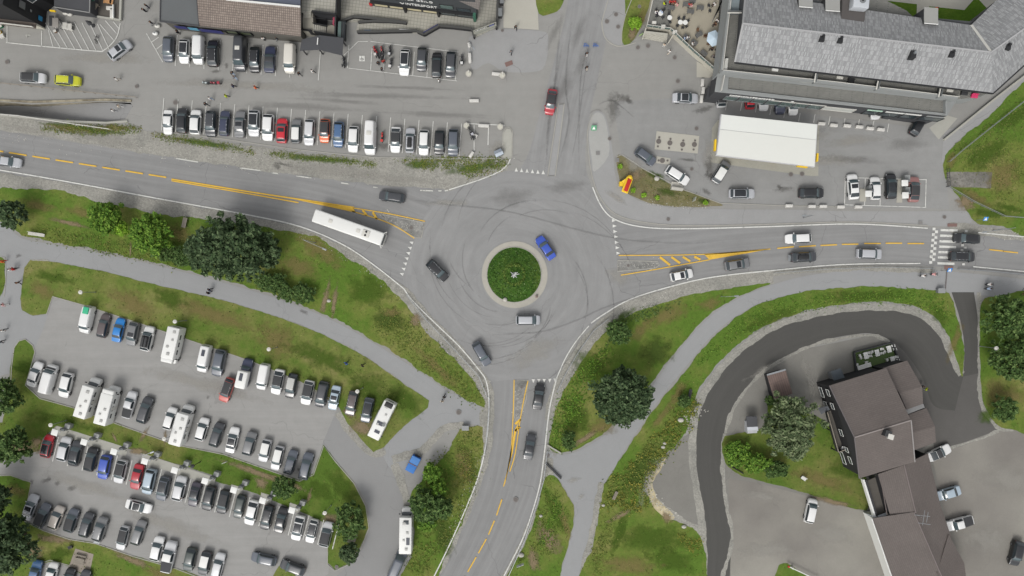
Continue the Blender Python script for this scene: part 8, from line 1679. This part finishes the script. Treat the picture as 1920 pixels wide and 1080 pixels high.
sign(1200, 68, 'pale green triangular flag sign at the cafe corner', plain('flag_green', (176, 208, 140), .7), 1.4, .8, .9, 30)
sign(975, 1055, 'pale board sign in the grass by the southern road', plain('board_pale', (200, 204, 200), .7), 1.6, 1.4, 1.0, 20); sign(427, 863, 'white board on a lying post near the charging row', WHITE, 1.8, .9, .5, 20); sign(1298, 375, 'pale slanted banner sign at the east end of the planting bed', plain('banner_pale', (204, 208, 196), .7), 2.2, .8, 2.0, 70)
o = thing('stone_seat', 'pale stone monument block on its plinth in the planting bed', 'monument', P(1268, 352), R(-8)); part('slab', box_mesh('slab', (2.2, 1.4, .3), STONE, .04), o, (0, .3, .2)); part('block', box_mesh('block', (2.2, .5, 1.1), STONE, .05), o, (0, -.3, .6))
for px, py, l in ((873, 801, 'grey bridge abutment block beside the footpath'), (1760, 545, 'cluster of dark signs at the mouth of the black drive')):
    o = thing('cabinet', l, 'cabinet', P(px, py)); part('casing', box_mesh('casing', (1.2, .8, .9), GREYP, .04), o, (0, 0, .46)); part('lid', box_mesh('lid', (1.3, .9, .08), plain('lid_g', (150, 152, 152), .6)), o, (0, 0, .95))
o = thing('barrier', 'white boom barrier with a red end at the bottom edge', 'barrier', P(1478, 1060), R(-25)); part('boom', box_mesh('boom', (6.0, .14, .14), WHITE), o, (2.9, 0, .9)); part('post', box_mesh('post', (.3, .3, .95), OFFW, .02), o, (.6, 0, .5)); part('counterweight', box_mesh('counterweight', (.35, .3, .3), REDP, .03), o, (-.3, 0, .9))
# railings along the bridge, the ramp and the bank
railing('guard_rail', 'steel guard rail along the west side of the southern road', [(918, 745), (915, 790), (909, 850)], 0, .75, 2.0, STEEL); railing('guard_rail', 'steel guard rail along the east side of the southern road', [(1026, 845), (1019, 900), (1006, 945), (984, 1010), (950, 1085)], 0, .75, 2.0, STEEL)
railing('guard_rail', 'steel guard rail along the outer curve southwest of the roundabout', [(763, 553), (800, 600), (850, 652), (898, 705), (914, 745)], 0, .7, 2.0, STEEL); railing('guard_rail', 'steel guard rail along the outer curve southeast of the roundabout', [(1044, 735), (1060, 700), (1085, 658), (1112, 620), (1140, 598)], 0, .7, 2.0, STEEL)
railing('guard_rail', 'steel guard rail between the eastern road and the pavement', [(1450, 512), (1560, 504), (1660, 501), (1748, 504)], 0, .7, 2.0, STEEL); railing('guard_rail', 'steel guard rail right of the zebra crossing', [(1795, 505), (1860, 509), (1950, 518)], 0, .7, 2.0, STEEL)
railing('fence', 'pale rail fence on the north edge of the sunken ramp', [(-20, 155), (60, 163), (160, 174), (258, 184)], 0, 1.0, 2.0, WOOD, None, False, 'fence'); railing('fence', 'pale rail fence between the sunken ramp and the main road', [(-20, 214), (40, 219), (120, 231), (210, 244)], 0, 1.0, 2.0, OFFW, None, False, 'fence')
railing('fence', 'grey rail fence slanting over the northeast bank', [(1775, 351), (1820, 378), (1879, 406), (1930, 410)], 0, 1.0, 2.2, STEEL, None, False, 'fence'); railing('fence', 'grey rail fence along the lane side of the northeast bank', [(1776, 304), (1800, 283), (1860, 235), (1930, 180)], 0, 1.0, 2.2, STEEL, None, False, 'fence')
gt_ = railing('fence', 'short dark gate rail at the stony strip on the northeast bank', [(1773, 318), (1774, 350)], 0, 1.2, .8, DARK, None, False, 'fence')
hw = B('headwall', 'dark headwall where the footpath passes under the southern road', W(1040, 880), 'wall'); hw.mb('wall', MB().bar(P(1023, 868, .2), P(1052, 897, .2), .3, .5), DARK); hw.mb('wall', MB().bar(P(1026, 834, .2), P(1052, 850, .2), .25, .4), M['concrete'])
hk = B('bank_wall', 'low black rail at the corner of the guesthouse lawn', W(1370, 880), 'wall'); hk.mb('wall', MB().bar(P(1366, 872, .15), P(1394, 888, .15), .15, .3), BLK)
# blue bike racks by the northern road
for px, l in ((1098, 'blue cycle stand on the northern road edge, western'), (1116, 'blue cycle stand on the northern road edge, eastern')):
    o = thing('cycle_stand', l, 'cycle stand', P(px, 86)); 
    for k in range(3): part('hoop', cm('hoop', lambda: MB().tube([(0, -.3, 0), (0, -.3, .6), (0, .3, .6), (0, .3, 0)], .035).mesh('hoop', BLUEP)), o, (-.3 + .3 * k, 0, 0), (0, 0, .4 * k))
    part('base_rail', cm('hoopb', lambda: box_mesh('base_rail', (.9, .1, .06), BLUEP)), o, (0, 0, .03))
# white bags and clutter near the shop corner and the left building
for px, py, c, l in ((297, 50, OFFW, 'pile of white bags by the shop corner, eastern'), (293, 64, WHITE, 'white bag in front of the slate SUV'), (125, 26, OFFW, 'white sack beside the annex wall, western'), (133, 28, OFFW, 'white sack beside the annex wall, eastern')):
    o = thing('bag', l, 'bag', P(px, py)); part('sack', MB().ball((0, 0, .35), .5, (1.1, .8, .7), 10, 7).mesh('sack', c, True), o); part('tie', MB().cone((0, 0, .65), (0, 0, .85), .08, .15, 8).mesh('tie', GREYP), o)
for px, py, c, l, s_ in ((2, 50, GREENP, 'green crate in the heap at the left edge', .9), (1, 62, YELP, 'yellow crate in the heap at the left edge', .7), (6, 69, OFFW, 'white crate in the heap at the left edge', .8), (106, 60, BROWNW, 'small wooden crate on the hatched bay', .5)):
    o = thing('crate', l, 'crate', P(px, py), R(20)); part('side', box_mesh('side', (s_, s_ * .8, .5), c, .02), o, (0, 0, .28)); part('rim', box_mesh('rim', (s_ * 1.06, s_ * .86, .06), OFFW), o, (0, 0, .54))
hs = thing('market_stall', 'grey folding stall with a dark side canopy on the hatched bay', 'stall', P(112, 48)); part('canopy', box_mesh('canopy', (1.1, 1.8, .1), plain('stall_grey', (150, 146, 140), .8), .02), hs, (.1, 0, 1.4)); part('side_sheet', box_mesh('side_sheet', (.9, 1.9, .05), DARK), hs, (-.8, .5, 1.1)); [part('leg', cm('stleg', lambda: box_mesh('leg', (.06, .06, 1.4), DARK)), hs, (x, y, .7)) for x in (-.4, .6) for y in (-.8, .8)]
for px, py, l in ((126, 51, 'white table on the hatched bay, middle of three'), (135, 53, 'pale long table on the hatched bay')): table(px, py, 88, l, 1.2, OFFW, False, 'table', 0, 'table')
ch_ = thing('parasol', 'folded dark parasol on its stand above the hatched bay', 'parasol', P(175, 48)); part('pole', MB().cone((0, 0, 0), (0, 0, 2.4), .04, .03, 8).mesh('pole', DARK), ch_); part('canopy', MB().cone((0, 0, 1.1), (0, 0, 2.35), .45, .1, 10).mesh('canopy', plain('dark_canvas', (82, 82, 84), .9)), ch_); part('foot', MB().cone((0, 0, 0), (0, 0, .1), .4, .35, 14).mesh('foot', DARK), ch_)
# patio furniture
so = thing('corner_sofa', 'white corner sofa on the timber patio', 'sofa', P(208, 22, .3)); part('seat', box_mesh('seat', (1.4, .7, .4), OFFW, .06), so, (0, .6, .2)); part('seat', box_mesh('seat', (.7, 1.9, .4), OFFW, .06), so, (.35, -.4, .2)); part('backrest', box_mesh('backrest', (.2, 2.4, .35), WHITE, .05), so, (.75, -.1, .55))
table(206, 2, 80, 'orange brown table on the timber patio', 1.4, plain('orange_wood', (196, 148, 100), .7), True, 'patio_table', .3); table(182, 16, 60, 'pale brown slab table on the timber patio', 1.5, plain('tan_wood', (160, 150, 134), .7), False, 'patio_table', .3); pr = thing('parasol', 'dark green parasol at the corner of the patio annex', 'parasol', P(183, 2, .3)); part('canopy', MB().cone((0, 0, 2.2), (0, 0, 2.7), 1.1, .05, 8).mesh('canopy', plain('forest_canvas', (40, 82, 66), .9)), pr); part('pole', MB().cone((0, 0, 0), (0, 0, 2.6), .03, .03, 8).mesh('pole', DARK), pr)
# cafe furniture
CHM = {}
def chair(px, py, ang, label, col, z=ZT, group='cafe terrace chairs'):
    k = col.name
    if k not in CHM:
        o = thing('chair', label, 'chair', P(px, py, z), R(ang), group); part('seat', box_mesh('seat', (.45, .45, .06), col), o, (0, 0, .45)); part('backrest', box_mesh('backrest', (.06, .45, .45), col), o, (-.22, 0, .72)); lg = box_mesh('leg', (.05, .05, .44), col)
        for x in (-.18, .18):
            for y in (-.18, .18): part('leg', lg, o, (x, y, .22))
        CHM[k] = o
    else:
        o = copy_tree(CHM[k]); o.location = P(px, py, z); o.rotation_euler = (0, 0, R(ang)); tag(o, label, 'chair', group)
    return o
def rtable(px, py, label, r=.45, mat=None, z=ZT):
    o = thing('round_table', label, 'table', P(px, py, z), 0, 'round tables on the cafe terrace'); part('tabletop', MB().cone((0, 0, .72), (0, 0, .76), r, r, 22).mesh('tabletop', mat or WHITE), o); part('pedestal', MB().cone((0, 0, .03), (0, 0, .72), .05, .04, 8).mesh('pedestal', DARK), o); part('foot', MB().cone((0, 0, 0), (0, 0, .04), .28, .26, 14).mesh('foot', DARK), o)
for px, py, l in ((1237, 28, 'white round table nearest the west railing'), (1254, 36, 'cream round table alone south of the seated group'), (1274, 44.5, 'white round table, western of a touching pair'), (1283, 45, 'white round table, eastern of a touching pair')): rtable(px, py, l)
kk = 0
for (tx, ty, nm), offs in (((1237, 28, 'white table by the west railing'), ((-7, -7, -45), (6, -7, -135), (-6, 4, 40), (5, 6, 130))), ((1254, 36, 'cream round table'), ((-1, -7, -90), (1, 7, 90))), ((1278, 45, 'touching pair of tables'), ((-6, -8, -70), (3, -9, -100), (10, -4, 200), (-9, 5, 30), (1, 8, 90), (8, 6, 130))), ((1309, 67, 'dark square table near the terrace middle'), ((-2, -9, -90), (12, 2, 180)))):
    for i, (dx, dy, an_) in enumerate(offs): chair(tx + dx, ty + dy, an_, f"{'brown' if nm.startswith('dark') else 'dark'} chair on the {['north west', 'north east', 'south west', 'south east', 'south', 'far east'][i]} side of the {nm}", BROWNW if nm.startswith('dark') else DARK)
GT = plain('grey_slats', (104, 104, 102), .85)
for px, py, an_, l in ((1257, 17, -8, 'grey slatted table west of centre on the cafe terrace'), (1293, 24, -8, 'grey slatted table in the middle of the cafe terrace'), (1311, 17, -5, 'grey slatted table nearest the canopy strip'), (1285, 11, -8, 'grey slatted table behind the middle one'), (1309, 67, 30, 'small dark square table near the terrace middle'), (1262, 3, -8, 'grey slatted table at the top edge of the terrace'), (1296, 4, -5, 'grey slatted table at the top edge, eastern'), (1286, 72, -40, 'dark table beside the balustrade, upper'), (1300, 82, -40, 'dark table beside the balustrade, lower'), (1318, 102, -40, 'dark table beside the balustrade near the hotel corner')): table(px, py, an_, l, 1.3, GT, False, 'cafe_table', ZT, 'table', 'slatted tables on the cafe terrace')
for px, py, hd, t, l, nm in ((1245, 5, 0, 'lime', 'black', 'seated person in lime at the top of the terrace'), (1230, 21, -40, 'white', 'navy', 'seated person in white by the west railing'), (1241, 21, 220, 'lblue', 'navy', 'seated person in pale blue by the west railing'), (1258, 2, -90, 'red', 'black', 'seated person in red at the top edge, first'), (1265, 2, -90, 'red', 'brown', 'seated person in red at the top edge, second'), (1271, 8, 180, 'pink', 'cream', 'seated person in pink right of the red group'), (1294, 8, 90, 'red', 'pink', 'seated person in red behind the middle table'), (1298, 9, 180, 'pink', 'white', 'seated person in pink behind the middle table'), (1290, 69, -60, 'white', 'grey', 'seated person in white at the balustrade table, upper'), (1284, 70, -20, 'lblue', 'grey', 'seated person in pale blue at the balustrade table'), (1299, 80, -30, 'white', 'grey', 'seated person in white at the balustrade table, lower'), (1343, 44, 200, 'brown', 'black', 'seated person in brown under the canopy strip'), (1346, 38, 220, 'white', 'black', 'seated person in white under the canopy strip'), (1341, 7, 200, 'white', 'black', 'seated person in white at the top near the hotel wall'), (1337, 92, 160, 'black', 'black', 'seated person in black below the pale blue parasol'), (1341, 106, 150, 'black', 'grey', 'seated person in black near the hotel corner')): person(px, py, hd, 'sit', t, l, nm, None, ZT)
for px, py, an_, l in ((1328, 12, 0, 'dark chair by the hotel wall, northernmost'), (1330, 22, 0, 'dark chair by the hotel wall under the canopy'), (1342, 95, 120, 'dark chair below the pale blue parasol'), (1321, 68, 150, 'brown slatted chair east of the dark square table'), (1344, 110, 140, 'dark chair near the hotel corner'), (1327, 84, 40, 'brown chair alone southwest of the parasol')): chair(px, py, an_, l, BROWNW if 'brown' in l else DARK)
for px, py, l in ((1225, 45, 'white menu board standing at the terrace corner'), (1242, 52, 'white low box on the south balustrade'), (1264, 62, 'pale box beside the balustrade bend')):
    o = thing('menu_board', l, 'board', P(px, py, ZT)); part('board', box_mesh('board', (.75, .5, .9), OFFW, .02), o, (0, 0, .45)); part('foot', box_mesh('foot', (.8, .6, .05), GREYP), o, (0, 0, .03))
pa = thing('parasol', 'pale blue square parasol next to the hotel wall', 'parasol', W(1339, 71, 4.1) + (ZT,)); b = MB(); n_ = 6
pts = [(1.35 * math.cos(k * math.pi / 3 + .3), 1.55 * math.sin(k * math.pi / 3 + .3), 2.25) for k in range(6)]
for k in range(6): part('canopy_panel', MB().add([(0, 0, 2.75), pts[k], pts[(k + 1) % 6]], [(0, 1, 2)]).mesh('canopy_panel', PALEBLUE), pa)
part('pole', MB().cone((0, 0, 0), (0, 0, 2.75), .04, .03, 8).mesh('pole', OFFW), pa); part('foot', MB().cone((0, 0, 0), (0, 0, .1), .4, .35, 14).mesh('foot', DARK), pa)
# hotel balcony furniture
for px, py, c, l in ((1452, 131, WHITE, 'white lounge set on the hotel balcony, westernmost'), (1573, 146, OFFW, 'pair of pale stools on the hotel balcony'), (1594, 153, BLACKP, 'black chair set on the hotel balcony'), (1779, 170, OFFW, 'white seat on the easternmost hotel balcony'), (1825, 181, plain('magenta', (214, 60, 110), .7), 'magenta beanbag at the end of the hotel balcony'), (1806, 176, DARK, 'dark folding chair on the easternmost hotel balcony'), (1360, 122, plain('cream_tub', (206, 206, 200), .6), 'pale tub bench on the west hotel balcony')):
    o = thing('balcony_seat', l, 'seat', P(px, py, Z2 + .02), R(-7)); tw = px == 1360; part('seat', box_mesh('seat', (.6, 1.9, .45) if tw else (1.1, .6, .4), c, .05), o, (0, 0, .25)); part('backrest', box_mesh('backrest', (.5, .2, .3) if tw else (1.1, .18, .4), c, .04), o, (0, .9 if tw else .3, .55))
# guesthouse garden terrace furniture
for k, (px, py, an_, L_, l) in enumerate(((1620, 666, 105, 1.25, 'white table at the west end of the turf terrace, upper row'), (1641, 661, 105, 1.25, 'white table in the middle of the turf terrace, upper row'), (1663, 654, 105, 1.25, 'white table at the east end of the turf terrace, upper row'), (1617, 686, 17, 2.6, 'long white table at the southwest of the turf terrace'), (1670, 674, 105, 1.25, 'white table at the southeast of the turf terrace'))):
    table(px, py, an_, l, L_, WHITE, False, 'garden_table', .4, 'table', 'white tables on the turf terrace')
for px, py, an_, l in ((1610, 666, 20, 'west side, upper, of the first white table'), (1612, 670, 20, 'west side, lower, of the first white table'), (1627, 661, 195, 'east side of the first white table'), (1628, 667, 195, 'east side, lower, of the first white table'), (1633, 659, 20, 'west of the middle white table'), (1650, 654, 195, 'north east of the middle white table'), (1650, 662, 195, 'south east of the middle white table'), (1656, 659, 20, 'west of the eastern upper table'), (1671, 648, 195, 'north east of the eastern upper table'), (1674, 654, 195, 'east of the eastern upper table'), (1661, 674, 20, 'west of the southeast table'), (1677, 669, 195, 'east, upper, of the southeast table'), (1680, 675, 195, 'east, lower, of the southeast table'), (1605, 683, -10, 'at the head of the long white table'), (1622, 679, -80, 'north of the long white table'), (1617, 695, 100, 'south, western, of the long white table'), (1625, 693, 100, 'south, eastern, of the long white table')): chair(px, py, an_, 'white chair ' + l, WHITE, .4, 'white chairs on the turf terrace')
gw = thing('serving_shelf', 'tan serving shelf at the guesthouse side of the turf terrace', 'shelf', P(1652, 688, .4), R(17)); part('top', box_mesh('top', (1.5, .4, .08), plain('tan', (190, 156, 116), .8)), gw, (0, 0, .9)); [part('leg', cm('gsl', lambda: box_mesh('leg', (.06, .3, .9), BROWNW)), gw, (x, 0, .45)) for x in (-.6, .6)]
